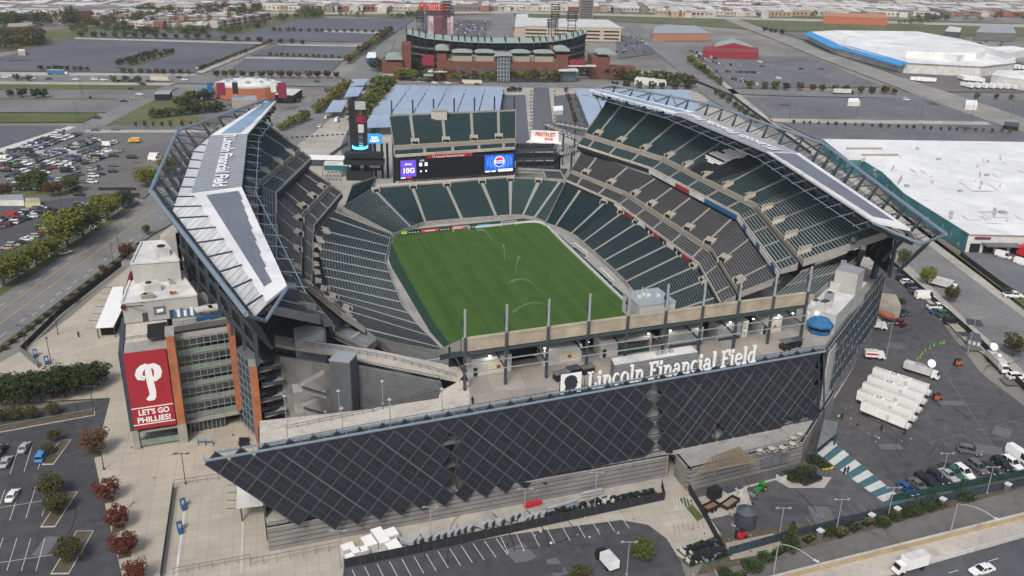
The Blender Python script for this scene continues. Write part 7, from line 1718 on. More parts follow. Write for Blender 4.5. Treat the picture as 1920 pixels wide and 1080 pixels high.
for k, q in enumerate([[(624, 190), (652, 190), (640, 210), (610, 210)], [(655, 165), (682, 165), (672, 180), (645, 182)], [(662, 150), (690, 150), (682, 160), (655, 162)]]): carport(q, 5, nth(k)+' small solar canopy from the near end on the north plaza', 2, 1, CARP)
# white warehouse with a painted wall
t, q = px_prism('warehouse', 'huge white flat roofed warehouse with a teal mural beside the right street', 'warehouse', [(1544, 261), (1592, 299), (1617, 299), (1655, 322), (1695, 361), (1817, 437), (2010, 441), (2010, 268)], 9, [OFFW], [grid_mat('roof_membrane_seams', (.69, .69, .68), (.59, .59, .58), 26, 400, .5, GA+.05, big=.05, var=.02, rough=.7)])
MUR = mat('mural', (.02, .12, .13), .8, 0, .09, c2=(.09, .27, .28)); nt = MUR.node_tree
m = MB(); rg = random.Random(5); mw = mat('mural_pale', (.36, .46, .48), .8, .3, .5)
for i in range(5):
    a, b = V((q[i].x, q[i].y, 0)), V((q[i+1].x, q[i+1].y, 0)); L = (b-a).length; e = (b-a)/L; nn = V((e.y, -e.x, 0)); nn = nn if (EYE-a).dot(nn) > 0 else -nn
    m.hexa([a+e*u+nn*o+nz*z for o in (.05, .12) for u, z in ((0, .3), (L, .3), (L, 8.6), (0, 8.6))], 0)
    for j in range(int(L/2.2)):
        u = rg.uniform(1, L-1); z = rg.uniform(.6, 4.5); w_ = rg.uniform(.3, 1.2); h = rg.uniform(1, 3.4); o = .13+.004*(j % 5); s_ = rg.uniform(-.6, .6)
        m.face([a+e*x+nn*o+nz*y for x, y in ((u-w_, z), (u+w_*.6, z), (u+w_+s_, z+h*.6), (u+w_*.5+s_, min(8.4, z+h)), (u-w_*.7+s_, z+h*.7))], 1+(j % 3 == 0))
m.build('mural', [MUR, mat('mural_mid', (.06, .17, .18), .8, .4, .4), mw], t)
a, b = V((q[5].x, q[5].y, 0)), V((q[6].x, q[6].y, 0)); windows_on(t, lerp(a, b, .02), lerp(a, b, .55), .1, 4.2, 4, DARK, .75, 'dock_opening', .15)
m = MB(); c = lerp(a, b, .30); m.box((c.x, c.y-2.5, 4.3), (16, 5, .5), 0, math.atan2((b-a).y, (b-a).x)); m.build('dock_canopy', [SIDING], t); m = MB(); c = lerp(a, b, .5); m.box((c.x, c.y-4, 1), (5, 4, 4), 0, .2); m.build('red_tent', [REDS], t)
m = MB(); c = lerp(a, b, .14); m.box((c.x, c.y-.3, 6.3), (7, .3, 1), 0, math.atan2((b-a).y, (b-a).x)); m.build('wall_sign', [mat('sign_maroon', (.18, .02, .05))], t)
for k, (x, y, s_) in enumerate([(1620, 280, 22), (1650, 292, 22), (1760, 300, 2), (1850, 330, 2), (1700, 350, 2), (1880, 400, 3), (1800, 360, 2), (1640, 320, 1.5), (1720, 280, 1.5)]):
    c = U(x, y, 9); m = MB(); m.box((c.x, c.y, 9.0), (s_, 1.2 if s_ > 5 else s_, 1.0), 0, GA+.1); m.build('roof_unit', [TAN if s_ > 5 else GALV], t)
m = MB(); rg = random.Random(9)
for k in range(95):
    x, y = rg.uniform(1600, 1915), rg.uniform(275, 425); c = U(x, y, 9)
    if y > 300+(x-1610)*.62: continue
    L = rg.uniform(2, 10); w_ = rg.uniform(.1, .8); d_ = V((math.cos(GA+rg.choice((0, 1.55))), math.sin(GA+rg.choice((0, 1.55))), 0)); n_ = V((-d_.y, d_.x, 0)); pr = [c+d_*(L*math.cos(t_)*rg.uniform(.6, 1))+n_*(w_*math.sin(t_)*rg.uniform(.4, 1.3)) for t_ in [2*PI*j/11 for j in range(11)]]
    m.face([(p.x, p.y, 9.02+.002*k) for p in pr], k % 2)
m.build('roof_stain', [mat('stain_grey', (.50, .49, .475), .8, .2, .4), mat('stain_brown', (.40, .37, .33), .8, .3, .4)], t)['kind'] = 'stuff'
# blue edged food warehouse
t, q = px_prism('warehouse', 'far white warehouse with a bright blue canopy edge and trailers at its docks', 'warehouse', [(1518, 60), (1570, 57), (1720, 59), (1800, 73), (1850, 86), (1900, 97), (1903, 117), (1840, 124), (1697, 117), (1570, 84)], 10, [OFFW], [ROOFW])
m = MB(); pts = [U(1516, 60, 10.2), U(1568, 84, 10.2), U(1590, 88, 10.2), U(1697, 118, 10.2)]
for a, b in zip(pts[:-1], pts[1:]): m.slab([a+RT*3+nz*.4, b+RT*3+nz*.4, b-RT*6-nz*2, a-RT*6-nz*2], 1.2)
m.build('dock_canopy', [mat('canopy_blue', (.05, .26, .55), .6, .05, .2)], t)
for pp, z in (([(1700, 96), (1740, 92), (1850, 95), (1830, 101)], 16), ([(1770, 102), (1790, 100), (1810, 102), (1795, 106)], 15), ([(1848, 88), (1900, 86), (1930, 92), (1890, 100)], 16)): m = MB(); m.prism([U(x, y, z) for x, y in pp], 9, z, 0); m.build('roof_block', [ROOFW], t)
px_prism('warehouse', 'white gabled depot building at the right edge beyond the lots', 'warehouse', [(1860, 140), (1925, 150), (1990, 148), (1990, 132), (1870, 132)], 9, [OFFW], [ROOFW])
t, q = px_prism('barn_restaurant', 'dark red barn building with a pale green gable roof by the far right lot', 'building', [(1318, 95), (1422, 99), (1422, 89), (1345, 84), (1320, 87)], 7, [mat('barn_red', (.24, .02, .03), .8, .1, .3)], [mat('barn_red_roof', (.22, .04, .04), .8, .1, .3)]); m = MB(); a, b, c_, d_ = U(1338, 88, 8), U(1412, 89, 8), U(1400, 80, 8), U(1345, 79, 8); r0, r1 = lerp(a, b, .5)+nz*4.5, lerp(d_, c_, .5)+nz*4.5
m.slab([a, r0, r1, d_], .4); m.slab([r0, b, c_, r1], .4); m.build('gable_roof', [COPPER], t); m = MB(); m.face([a-nz*7.7, b-nz*7.7, b-nz*.1, r0-nz*.1, a-nz*.1]); m.build('gable_wall', [mat('barn_red', (.24, .02, .03))], t)
px_prism('low_building', 'orange brick low building left of the barn beyond the street', 'building', [(1225, 62), (1330, 62), (1305, 48), (1250, 46), (1228, 50)], 9, [mat('orange_tan', (.34, .17, .10), .9, .1, .2)], [GALV]); px_prism('low_building', 'long orange roofed shop row beyond the green bank', 'building', [(1545, 30), (1665, 34), (1662, 26), (1550, 24)], 10, [mat('orange_brick2', (.4, .135, .07))], [mat('roof_orange', (.42, .20, .11), .9, .1, .1)]); px_prism('low_building', 'dark shed with a white roof beyond the right warehouse', 'building', [(1772, 58), (1800, 60), (1803, 52), (1780, 49)], 10, [STEEL], [OFFW]); px_prism('low_building', 'grey flat depot roof right of the dark shed', 'building', [(1830, 60), (1905, 62), (1900, 50), (1840, 49)], 10, [CONCD], [GALV]); px_prism('low_building', 'long brick school building at the far left', 'building', [(14, 50), (62, 49), (60, 42), (16, 44)], 9, [CBRICK], [TAN]); px_prism('low_building', 'dark brick row building behind the left woods', 'building', [(128, 22), (170, 20), (170, 14), (130, 16)], 12, [CBRICK], [CONCD])
# parking garage and tower
t, q = px_prism('parking_garage', 'long cream parking garage behind the ballpark', 'parking garage', [(986, 48), (1165, 52), (1140, 37), (990, 33)], 16, [mat('garage_cream', (.44, .37, .30), .9, .08, .2)], [OFFW]); a, b = q[0], q[1]; nn = V(((b-a).y, -(b-a).x, 0)).normalized()
for z in (2.5, 6.5, 10.5):
    for f0_, f1_ in ((.0, .22), (.30, .55), (.62, .78), (.82, .98)): m = MB(); m.hexa([V((p.x, p.y, zz))+nn*o for o in (-.1, .2) for p, zz in ((lerp(a, b, f0_), z), (lerp(a, b, f1_), z), (lerp(a, b, f1_), z+1.6), (lerp(a, b, f0_), z+1.6))]); m.build('deck_opening', [DARK], t)
px_prism('parking_garage', 'ramped cream garage block beside the avenue under the freeway', 'parking garage', [(965, 50), (990, 50), (990, 26), (968, 27)], 14, [mat('garage_cream', (.44, .37, .30))], [OFFW])
b = U(1098, 36); hT = HT((1098, 36), (1098, -12)); wT = px_h(1098, 36, 26)*.9; t = thing('office_tower', 'tall concrete and glass slab tower rising out of the top of the picture', 'tower', b); m = MB(); m.box((b.x, b.y, 0), (wT, wT*.7, hT), 0, GA); m.build('shaft', [mat('tower_glass', (.05, .05, .055), .5, .2, .1)], t)
for k in range(10): m = MB(); m.box((b.x, b.y, hT*(k+.3)/10), (wT*1.03, wT*.73, hT*.035), 0, GA); m.build('floor_band', [mat('tower_concrete', (.22, .19, .165), .9, .1, .2)], t)
for s in (-1, 1): m = MB(); q_ = b+RT*(s*wT*.49); m.box((q_.x, q_.y, 0), (wT*.09, wT*.75, hT*1.01), 0, GA); m.build('corner_pier', [mat('tower_concrete', (.3, .26, .22))], t)
# pavilions around
for lb, pp, z, w_, r_ in [('white tent roof on the north lot', [(1038, 208), (1056, 206), (1055, 198), (1037, 199)], 3.5, [OFFW], [WHITE]), ('small black and blue stage container beside the far road', [(687, 108), (705, 108), (705, 98), (690, 98)], 6, [BLUE], [WHITE]), ('white trailer at the left end of the car park fence', [(-20, 374), (44, 374), (42, 364), (-20, 366)], 3.2, [OFFW], [GALV]), ('cream container beside the white site trailer', [(46, 378), (75, 378), (73, 371), (48, 371)], 3, [mat('cream_metal', (.5, .45, .28), .6, .1, .5)], [CREAM]), ('dark grey guard hut with white windows at the yard gate', [(1816, 633), (1841, 640), (1838, 626), (1818, 622)], 3, [SIDING], [mat('hut_roof', (.08, .09, .11), .7, .1, .5)]), ('grey concrete block beside the right end of the stadium', [(1638, 574), (1690, 574), (1680, 552), (1640, 548)], 5, [CONC], [CREAM]), ('low grey concrete annex behind the concrete block', [(1640, 548), (1672, 546), (1655, 528), (1642, 526)], 4, [CONCD], [CONCD]), ('pale kiosk by the far left lot', [(33, 96), (47, 96), (46, 92), (34, 92)], 4, [CREAM], [OFFW]), ('white hut in the right avenue lot', [(1590, 190), (1613, 191), (1610, 184), (1592, 184)], 3.5, [OFFW], [WHITE]), ('white event tent on the ballpark plaza', [(1195, 156), (1208, 156), (1205, 151), (1197, 151)], 3, [OFFW], [WHITE]), ('large white flat roof right of the ballpark', [(1190, 148), (1250, 150), (1255, 138), (1205, 134)], 5, [OFFW], [ROOFW]), ('white cabin at the crossing of the right lots', [(1810, 196), (1833, 197), (1832, 188), (1812, 187)], 4, [OFFW], [WHITE]), ('long dark bus at the right lot exit', [(1882, 234), (1910, 238), (1912, 230), (1884, 228)], 3, [DARK], [STEEL]), ('white service roof beyond the left grandstand', [(572, 298), (652, 300), (652, 292), (574, 290)], 4, [STEEL], [WHITE]), ('teal ticket container below the white service roof', [(607, 309), (652, 310), (652, 300), (610, 300)], 3.2, [mat('ticket_teal', (.02, .12, .13), .6, .1, .3)], [OFFW])]:
    t, q = px_prism('cabin' if 'bus' not in lb else 'long_bus', lb, 'bus' if 'bus' in lb else ('tent' if 'tent' in lb else 'cabin'), pp, z, w_, r_)
    if 'guard' in lb: windows_on(t, q[0], q[1], .9, 2.2, 3, OFFW, .6)
m = MB(); b_ = U(868, 158); m.box((b_.x+8, b_.y, .4), (17, 2.6, 2.9), 0, GA); t = one(m, 'city_bus', [mat('bus_cream', (.55, .50, .40), .5, .05, .3)], 'cream city bus on the avenue before the ballpark', 'bus')
# advert tower at the far left corner
b = U(677, 335); t = thing('advert_tower', 'dark steel advert tower with screens and a glowing blue ring at the far left corner', 'tower', b); nY = V((-RT.y, RT.x, 0)).normalized(); rX = V((RT.x, RT.y, 0)).normalized()
def at(px, py): # point on the tower's front plane
    d = FW*FPX+RT*(px-960)+UP*(540-py); k = (b-EYE).dot(nY)/d.dot(nY); return EYE+d*k
def pq(m, x0, y0, x1, y1, k, dp=0, th=.3):
    a, c_ = at(x0, y1), at(x1, y0); o = -nY*dp; m.hexa([p+o-nY*q for q in (0, th) for p in (V((a.x, a.y, a.z)), V((c_.x, c_.y, a.z)), V((c_.x, c_.y, c_.z)), V((a.x, a.y, c_.z)))], k)
m = MB()
for x in (660, 668, 684): pq(m, x-.8, 187, x+.8, 335, 0, -1, .5)
for y in range(190, 335, 9): pq(m, 660, y, 685, y+1.1, 0, -1, .4)
for x in (695, 703, 716, 726): pq(m, x-1, 270, x+1, 335, 0, -2, 1)
pq(m, 664, 215, 688, 250, 1); pq(m, 666, 190, 685, 205, 2, .2); pq(m, 672, 233, 682, 248, 3, .6, .1); pq(m, 668, 216, 687, 230, 4, .5, .1)
pq(m, 650, 283, 720, 290, 0, 1, 6); pq(m, 648, 296, 722, 303, 0, 1, 6); pq(m, 652, 318, 700, 335, 1, 0, 4); pq(m, 690, 296, 718, 318, 1, 2); pq(m, 694, 306, 714, 312, 3, 2.4, .1)
m.build('tower_frame', [BLACK, mat('board_charcoal', (.02, .022, .025), .6, .2, .3), mat('board_mist', (.35, .38, .37), .6, .2, .4), OFFW, mat('board_maroon', (.22, .02, .05), .6, .9, .3)], t)
m = MB(); pq(m, 691, 249, 717, 267, 0, 2); o = m.build('advert_screen', [mat('led_cyan', (.03, .26, .58), .5, .1, .3, emit=.45)], t); m = MB(); p = at(704, 258); put_text(m, 'BUD', V((p.x, p.y, p.z))-nY*2.7, rX, nz, height=1.3, bold=.05); m.build('screen_lettering', [LWH], o); m = MB(); p = at(704, 263.8); put_text(m, 'LIGHT', V((p.x, p.y, p.z))-nY*2.7, rX, nz, height=1.3, bold=.05); m.build('screen_lettering', [LWH], o)
p = at(675, 275); m = MB(); m.ring((p.x, p.y), 4.2, 3.8, p.z-.7, p.z+.7, 28); m.build('led_ring', [mat('led_ring_cyan', (.12, .65, .95), .5, 0, 1, emit=1.1)], t); m = MB(); m.ring((p.x, p.y), 5.6, 1.0, p.z-3.2, p.z-2.8, 24); m.ring((p.x, p.y), 5.7, 5.5, p.z-4.2, p.z-2, 24); m.build('balcony', [STEEL], t)
# bank sign and stacked platforms at the far right corner
b = U(1010, 335); nY_ = nY; t = thing('terrace_stack', 'stack of dark party terraces beside the scoreboard', 'terrace', b)
m = MB()
for k, (x0, x1, y) in enumerate([(970, 1058, 322), (967, 1040, 308), (965, 1042, 292), (965, 1040, 276)]):
    z = 6+k*5.2; q = [U(x0, y+8, z), U(x1, y+6, z), U(x1+6, y-6, z), U(x0, y-6, z)]; m.slab(q, .5, 0); m.slab([q[0]+nz*1.1, q[1]+nz*1.1, q[1]+nz*1.1+V((0, .3, 0)), q[0]+nz*1.1+V((0, .3, 0))], 1.6, 1)
    for j in range(5): p = lerp(q[0], q[1], j/4.); m.beam((p.x, p.y+1, z-5), (p.x, p.y+1, z), .4, .4, 1)
    if k == 3:
        for j in range(11):
            for i in range(5): p = bil(q, (j+.8)/12, (i+.8)/6); m.box((p.x, p.y, z), (1.6, 1.0, .9), 2, GA)
m.build('platform', [CONCD, STEEL, BLACK], t)
tier(t, 'lower_seats', [U(968, 330, 8), U(1060, 338, 8)], [U(970, 318, 12), U(1050, 322, 12)], 5, [.3, .6], SEATN)
b = U(1020, 262, 20); t = thing('bank_sign', 'white sign board with red lettering above the dark terraces', 'sign', (b.x, b.y, 0)); sA, sB = U(995, 268, 20), U(1047, 271, 20); e = (sB-sA).normalized(); nn = V((e.y, -e.x, 0)); L = (sB-sA).length
m = MB(); m.hexa([sA+e*u+nn*o+nz*z for z in (1.5, 7) for u, o in ((0, 0), (L, 0), (L, -1), (0, -1))]); m.hexa([sA+e*u+nn*o+nz*z for z in (.8, 1.4) for u, o in ((-2, 3), (L+2, 3), (L+1, -1), (-1, -1))]); m.build('board', [WHITE], t)
m = MB(); put_text(m, 'FIRSTRUST', sA+e*(L*.52)+nz*4.1, e, nz, width=L*.72, height=2.1, bold=.05); m.v = [tuple(V(p)+nn*.02) for p in m.v]; m.build('lettering', [REDS], t); m = MB(); put_text(m, 'BANK', sA+e*(L*.66)+nz*2.0, e, nz, width=L*.32, height=1.5, bold=.05); m.v = [tuple(V(p)+nn*.02) for p in m.v]; m.build('lettering', [REDS], t); m = MB()
for u in (.1, .5, .9): p = sA+e*(L*u); m.beam((p.x, p.y, 0), p+nz*1, .5, .5)
m.hexa([sA+e*u+nn*o+nz*z for z in (-4, .7) for u, o in ((1, -.5), (L-1, -.5), (L-1, -1), (1, -1))]); m.build('support', [STEEL], t)
t = thing('ramp_bridge', 'dark truss ramp with pale walkway climbing to the right grandstand', 'ramp', U(1060, 260)); m = MB()
for (x0, y0, z0), (x1, y1, z1) in ((((1024, 232, 16)), (1095, 262, 24)), ((1040, 230, 16), (1120, 245, 20)), ((1095, 272, 22), (1050, 288, 18)), ((1050, 288, 18), (1042, 300, 14))):
    a, b = U(x0, y0, z0), U(x1, y1, z1); n_ = V((-(b-a).y, (b-a).x, 0)).normalized()*1.8; m.slab([a-n_, b-n_, b+n_, a+n_], .5, 1)
    for s in (-1, 1):
        m.beam(a+n_*s+nz*1.2, b+n_*s+nz*1.2, .2, .25); m.beam(a+n_*s-nz*1.6, b+n_*s-nz*1.6, .3, .4); k = 9
        for j in range(k): p, p2 = lerp(a, b, j/k)+n_*s, lerp(a, b, (j+1)/k)+n_*s; m.beam(p-nz*1.6, p2+nz*1.2, .2, .2); m.beam(p-nz*1.6, p+nz*1.2, .2, .2)
    for f in (0, .5, 1): p = lerp(a, b, f); m.beam((p.x, p.y, 0), p, .8, .8)
m.build('truss', [STEEL, CONCL], t)

# ---------------------------------------------------------------- row houses and distant city
HC = [mat('house_'+str(i), c_, .9, .1, .2) for i, c_ in enumerate([(.46, .42, .36), (.26, .11, .075), (.55, .53, .49), (.35, .27, .20), (.40, .38, .36), (.20, .17, .15)])]; HR = [mat('house_roof_'+str(i), c_, .9, .12, .1) for i, c_ in enumerate([(.42, .42, .42), (.16, .15, .15), (.58, .57, .55)])]
HP = []
for i in range(8):
    m = MB(); w_, d_, h = 5.4, 13, 7.5+(i % 3)*.6; m.box((0, 0, 0), (w_, d_, h), 0); m.box((0, .2, h), (w_+.25, d_-.2, .35), 1); m.box((0, -d_/2-.5, 0), (w_*.7, 1.0, 3.2), 0); m.box((0, -d_/2-.6, 3.2), (w_*.8, 1.6, .25), 1)
    for z in (1.1, 4.6):
        for x in (-1.4, 1.4): m.box((x, -d_/2-.02 if z > 4 else -d_/2-1.02, z), (1.2, .12, 1.6), 2)
    m.box((1.2, 3, h+.3), (.9, .9, 1.4), 0); o = m.build('row_house', [HC[i % 6], HR[i % 3], DARK]); HP.append(o); o['used'] = 0
def house_row(p, q, where, group, turn=0, mx=40):
    a, b = U(*p), U(*q); L = (b-a).length; n = min(mx, int(L/5.8)); ang = math.atan2((b-a).y, (b-a).x)+turn
    for j in range(n):
        h = HP[RN.randrange(8)]; c_ = lerp(a, b, (j+.5)/n)
        if not h['used']: o = h; h['used'] = 1
        else: o = h.copy(); COL.objects.link(o); rest(o)
        o.location = c_; o.rotation_euler = (0, 0, ang); o.scale = (L/n/5.4*.99, 1, 1); tag(o, uniq(f'row house, {nth(j)} from the left in {where}'), 'house', group)
for k, (p, q) in enumerate([((225, 52), (310, 53)), ((325, 55), (392, 56)), ((270, 45), (420, 38)), ((290, 40), (440, 33)), ((300, 34), (445, 27)), ((330, 31), (455, 23)), ((400, 52), (500, 36))]): house_row(p, q, f'the {nth(k)} terrace beyond the left woods', 'row houses beyond the left woods', 0, 34)
m = MB(); rg = random.Random(21)
def city(x0, x1, y0, y1, n, hmx=9):
    for _ in range(n):
        x = rg.uniform(x0, x1); y = y0+(y1-y0)*rg.random()**.75; c_ = U(x, y)
        if c_.length > 9000: continue
        rowlen = rg.choice((18, 40, 70)); a = GA+rg.choice((0, 0, PI/2)); h = rg.uniform(6, hmx); k = rg.randrange(6); m.box((c_.x, c_.y, 0), (rowlen, rg.uniform(10, 15), h), k, a); m.box((c_.x, c_.y, h), (rowlen+.4, 11, .3), 6+rg.randrange(3), a)
        for j in range(int(rowlen/6)):
            u = -rowlen/2+3+j*6; p = c_+V((math.cos(a)*u, math.sin(a)*u, 0)); m.box((p.x, p.y, 3.5), (1.6, 15.4, 1.7), 9, a)
city(-60, 1990, -14, 20, 1500); city(1250, 1985, 8, 30, 420); city(-60, 260, 16, 34, 160); city(600, 930, -6, 8, 120); city(1150, 1300, 14, 22, 60); city(930, 1250, 2, 18, 160)
tag(m.build('distant_city', HC+HR+[DARK]), kind='stuff')
# ---------------------------------------------------------------- fences, yards, lamps, small things
def fence(pts, h, m_, label, group='dark mesh fences', post=3.0, name='mesh_fence'):
    q = UL(pts); t = thing(name, label, 'fence', q[0], group); m = MB(); p = MB()
    for a, b in zip(q[:-1], q[1:]):
        m.beam(a+nz*(h/2+.05), b+nz*(h/2+.05), .06, h-.1); k = max(1, int((b-a).length/post))
        for j in range(k+1): c = lerp(a, b, j/k); p.beam(c, c+nz*(h+.12), .12, .12)
    m.build('screen', m_, t); p.build('post', STEEL, t); return t
FB = mat('fence_black_mesh', (.022, .024, .028), .85, .3, 1); FG = mat('fence_green_mesh', (.015, .055, .05), .85, .5, .8); FN = mat('fence_navy_mesh', (.03, .045, .065), .85, .4, .6)
fence([(228, 500), (113, 590), (40, 662)], 2.4, FB, 'long black fence between the boulevard planting and the plaza'); fence([(40, 662), (72, 690)], 2.4, SIDING, 'short grey fence at the near corner of the plaza')
fence([(646, 1066), (790, 1036), (1245, 938), (1240, 915)], 2.6, FB, 'dark fence round the equipment yard below the plinth wall'); fence([(1278, 900), (1322, 974), (1356, 1038), (1300, 1050)], 2.4, FB, 'dark fence right of the pale pavement')
fence([(1365, 1042), (1480, 1010), (1700, 955), (1985, 898)], 2.4, FN, 'long navy fence along the service road with green upper edge'); fence([(1668, 942), (1985, 880)], 2.2, FG, 'dark green printed fence behind the parked cars')
fence([(1618, 450), (1812, 622), (1832, 640), (1985, 800)], 2.2, FB, 'black fence between the parked cars and the right street'); fence([(1270, 140), (1372, 182), (1440, 232), (1520, 290)], 2.0, FB, 'far dark fence along the street behind the right truss')
fence([(1800, 480), (1890, 548)], 2.2, FB, 'dark fence before the warehouse yard'); fence([(326, 972-56), (302, 1085)], 1.8, STEEL, 'low grey fence at the left of the fenced plaza'); fence([(185, 372), (262, 368)], 1.8, FB, 'black gate fence between the two left lots'); fence([(185, 357), (255, 357)], 1.6, FB, 'black bin fence at the car park edge')
def clear_fence(pts, h, label):
    q = UL(pts); t = thing('rail_fence', label, 'fence', q[0], 'see through rail fences'); rail(t, q, h, 'rails', CONCD, 2.6)
clear_fence([(328, 912), (470, 892)], 1.9, 'thin rail fence at the far side of the fenced plaza'); clear_fence([(470, 1063), (640, 1030)], 2.2, 'rail fence at the near right of the fenced plaza'); clear_fence([(326, 1078), (470, 1052)], 1.8, 'thin rail fence at the near side of the fenced plaza')
# kerbed islands
for k, (x, y, w_, d_) in enumerate([(107, 848, 3, 12), (112, 955, 3.4, 14), (137, 1035, 4, 15), (55, 795, 34, 4)]):
    c = U(x, y); t = thing('kerb_island', f'kerbed planting island of the near left lot, {nth(k)} from the far side' , 'kerb island', c, 'kerb islands'); m = MB(); m.box((c.x, c.y, .02), (w_, d_, .16), 0, -.25 if k < 3 else .12); m.build('kerb', CONCL, t); m = MB(); m.box((c.x, c.y, .17), (w_-.5, d_-.5, .06), 0, -.25 if k < 3 else .12); m.build('soil', MULCH, t)
# plaza paint and crowd frames
m = MB(); seg(m, U(346, 955), U(330, 1080), .45, .03); seg(m, U(455, 980), U(452, 1075), .25, .03); seg(m, U(30, 690), U(228, 636), .3, .03); struct(m, 'plaza_markings', [OFFW])
for k, (x, y) in enumerate([(344, 950), (338, 994), (67, 667), (88, 680)]):
    b = U(x, y, .02); t = thing('crowd_gate', ['far', 'near', 'left', 'right'][k]+' blue metal detector gate on the '+('fenced' if k < 2 else 'upper left')+' plaza', 'gate frame', b, 'blue gate frames'); m = MB()
    for s in (-.5, .5): m.box((b.x+s, b.y, 0), (.18, .8, 2.1), 0, .3)
    m.box((b.x, b.y, 2.1), (1.25, .8, .25), 0, .3); m.build('frame', BLUE, t); m = MB(); m.box((b.x+.1, b.y-1.3, 0), (.9, 1.2, 1.1), 0, .3); m.build('cover', BLUE, t)
t = thing('barrier_rack', 'blue steel barrier rack before the glass doors', 'rack', U(386, 833)); m = MB(); c = U(386, 833)
for s in (-2, 0, 2): m.beam(c+RT*s, c+RT*s+nz*1.6, .2, .2); m.beam(c+RT*s-V((0, 1, 0)), c+RT*s+V((0, 1, 0)), .2, .15)
m.beam(c-RT*2+nz*.9, c+RT*2+nz*.9, .15, .3); m.build('frame', BLUE, t)
t = thing('bin_cluster', 'group of round black bins beside the third brick pier', 'bins', U(458, 832)); 
for k in range(6): c = U(452+6*(k % 3), 828+8*(k//3)); m = MB(); m.tube(c, c+nz*1.1, .5, .55, 10); m.build('bin', BLACK, t)
# equipment yard along the plinth
YB = None; k = 0
for (x, y) in [(757, 1020), (771, 1022), (783, 1019), (800, 1015), (814, 1013), (827, 1009), (841, 1006), (852, 1004), (865, 998), (878, 996), (904, 990), (917, 987), (935, 984), (953, 977), (965, 973), (981, 981), (990, 977), (1002, 973), (1015, 970)]:
    b = U(x, y, .02)
    if YB is None:
        YB = thing('covered_trolley', 'x', 'trolley'); m = MB(); m.hexa([(-1.1, -.8, .5), (1.1, -.8, .5), (1.1, .8, .5), (-1.1, .8, .5), (-.9, -.8, 1.7), (.9, -.8, 1.3), (.9, .8, 1.3), (-.9, .8, 1.7)]); m.build('cover', mat('tarp_grey', (.36, .37, .38), .7, .1, 1), YB); m = MB(); m.box((0, 0, .3), (2.3, 1.5, .2)); m.beam((-1.2, 0, .3), (-1.3, 0, 1.9), .1, 1.2); m.build('frame', STEEL, YB)
        for s in (-.8, .8): m = MB(); m.tube((s, -.7, .2), (s, .7, .2), .2, .2, 8); m.build('wheel', TYRE, YB)
        o = YB; o.location = b
    else: o = dup(YB, b, RN.uniform(.6, .9)+PI/2)
    tag(o, uniq(f'grey covered trolley, {nth(k)} from the left in the fenced yard below the plinth'), 'trolley', 'covered trolleys in the yard'); k += 1
for k, (x, y, sx, sy, h) in enumerate([(653, 1036, 3, 2.4, 1.8), (668, 1045, 2, 2, 2), (682, 1042, 2, 2, 2), (692, 1026, 2.8, 4, 1.9), (714, 1018, 2.6, 6, 2.3), (733, 1012, 3, 3, 2.2), (738, 1034, 3.2, 4, 1.8), (656, 1052, 2.2, 1.5, 1.6)]):
    c = U(x, y, .02); m = MB(); m.box(c, (sx, sy, h), 0, .22); m.box((c.x, c.y, h+.02), (sx*.96, sy*.96, .08), 1, .22)
    for j in range(3): m.box((c.x+(j-1)*sx*.3, c.y-sy/2, .3), (.08, .06, h-.5), 1, .22)
    one(m, 'storage_box', [OFFW, WHITE], f'white storage box, {nth(k)} from the left at the left end of the fenced yard', 'storage box', 'white boxes in the yard')
def hedge_yard(x, y, label):
    b = U(x, y, .02); t = thing('kit_stack', label, 'kit stack', b, 'stacked kit in the yards'); m = MB()
    for j in range(RN.randint(1, 3)): m.box((b.x-1.6+j*1.5, b.y+.3*j-.4, 0), (.35, RN.uniform(1.2, 2.8), RN.uniform(.4, 1.0)), 0, .22+RN.choice((0, 0, 1.57)))
    m.build('white_rail', RN.choice((GALV, OFFW, STEELL)), t); m = MB()
    for j in range(3): m.box((b.x-1.0+j*1.0, b.y+.2*j-.6+RN.uniform(-.4, .4), 0), (RN.uniform(.5, 1.6), RN.uniform(.7, 1.6), RN.uniform(.4, 1.3)), 0, .22)
    m.build('dark_case', BLACK, t); m = MB(); m.box((b.x, b.y, 0), (4.5, 3, .05), 0, .25); m.build('turf_mat', mat('turf_mat', (.03, .07, .02), .95, .3, 1), t)
for k, (x, y) in enumerate([(1098, 946), (1130, 940), (1162, 936), (1190, 930), (1215, 925), (1048, 957), (1070, 953), (1290, 1032), (1312, 1024), (1335, 1018), (1300, 1050), (1330, 1045), (1352, 1040), (1112, 944), (1146, 938), (1178, 932), (1204, 927), (1035, 966)]): hedge_yard(x, y, f'stack of white rails and dark cases in the fenced yards, {nth(k)} one')
a, b = U(983, 953, .3), U(1014, 944, .3); m = MB(); m.beam(a+nz*.7, b+nz*.7, 1.0, .9); one(m, 'red_roll', mat('roll_red', (.5, .02, .03), .6, .1, 1), 'long bright red roll lying in the fenced yard', 'roll')
for k, (x0, y0, x1, y1) in enumerate([(1024, 962, 1066, 951), (1066, 950, 1080, 946), (1090, 934, 1128, 926)]):
    m = MB(); a, b = U(x0, y0), U(x1, y1)
    for j in range(2): m.tube(a+nz*(.5+.9*j), b+nz*(.5+.9*j), .45, .45, 8)
    one(m, 'rolled_cover', GALV, nth(k)+' pair of silver rolled covers in the fenced yard', 'roll', 'rolled covers')
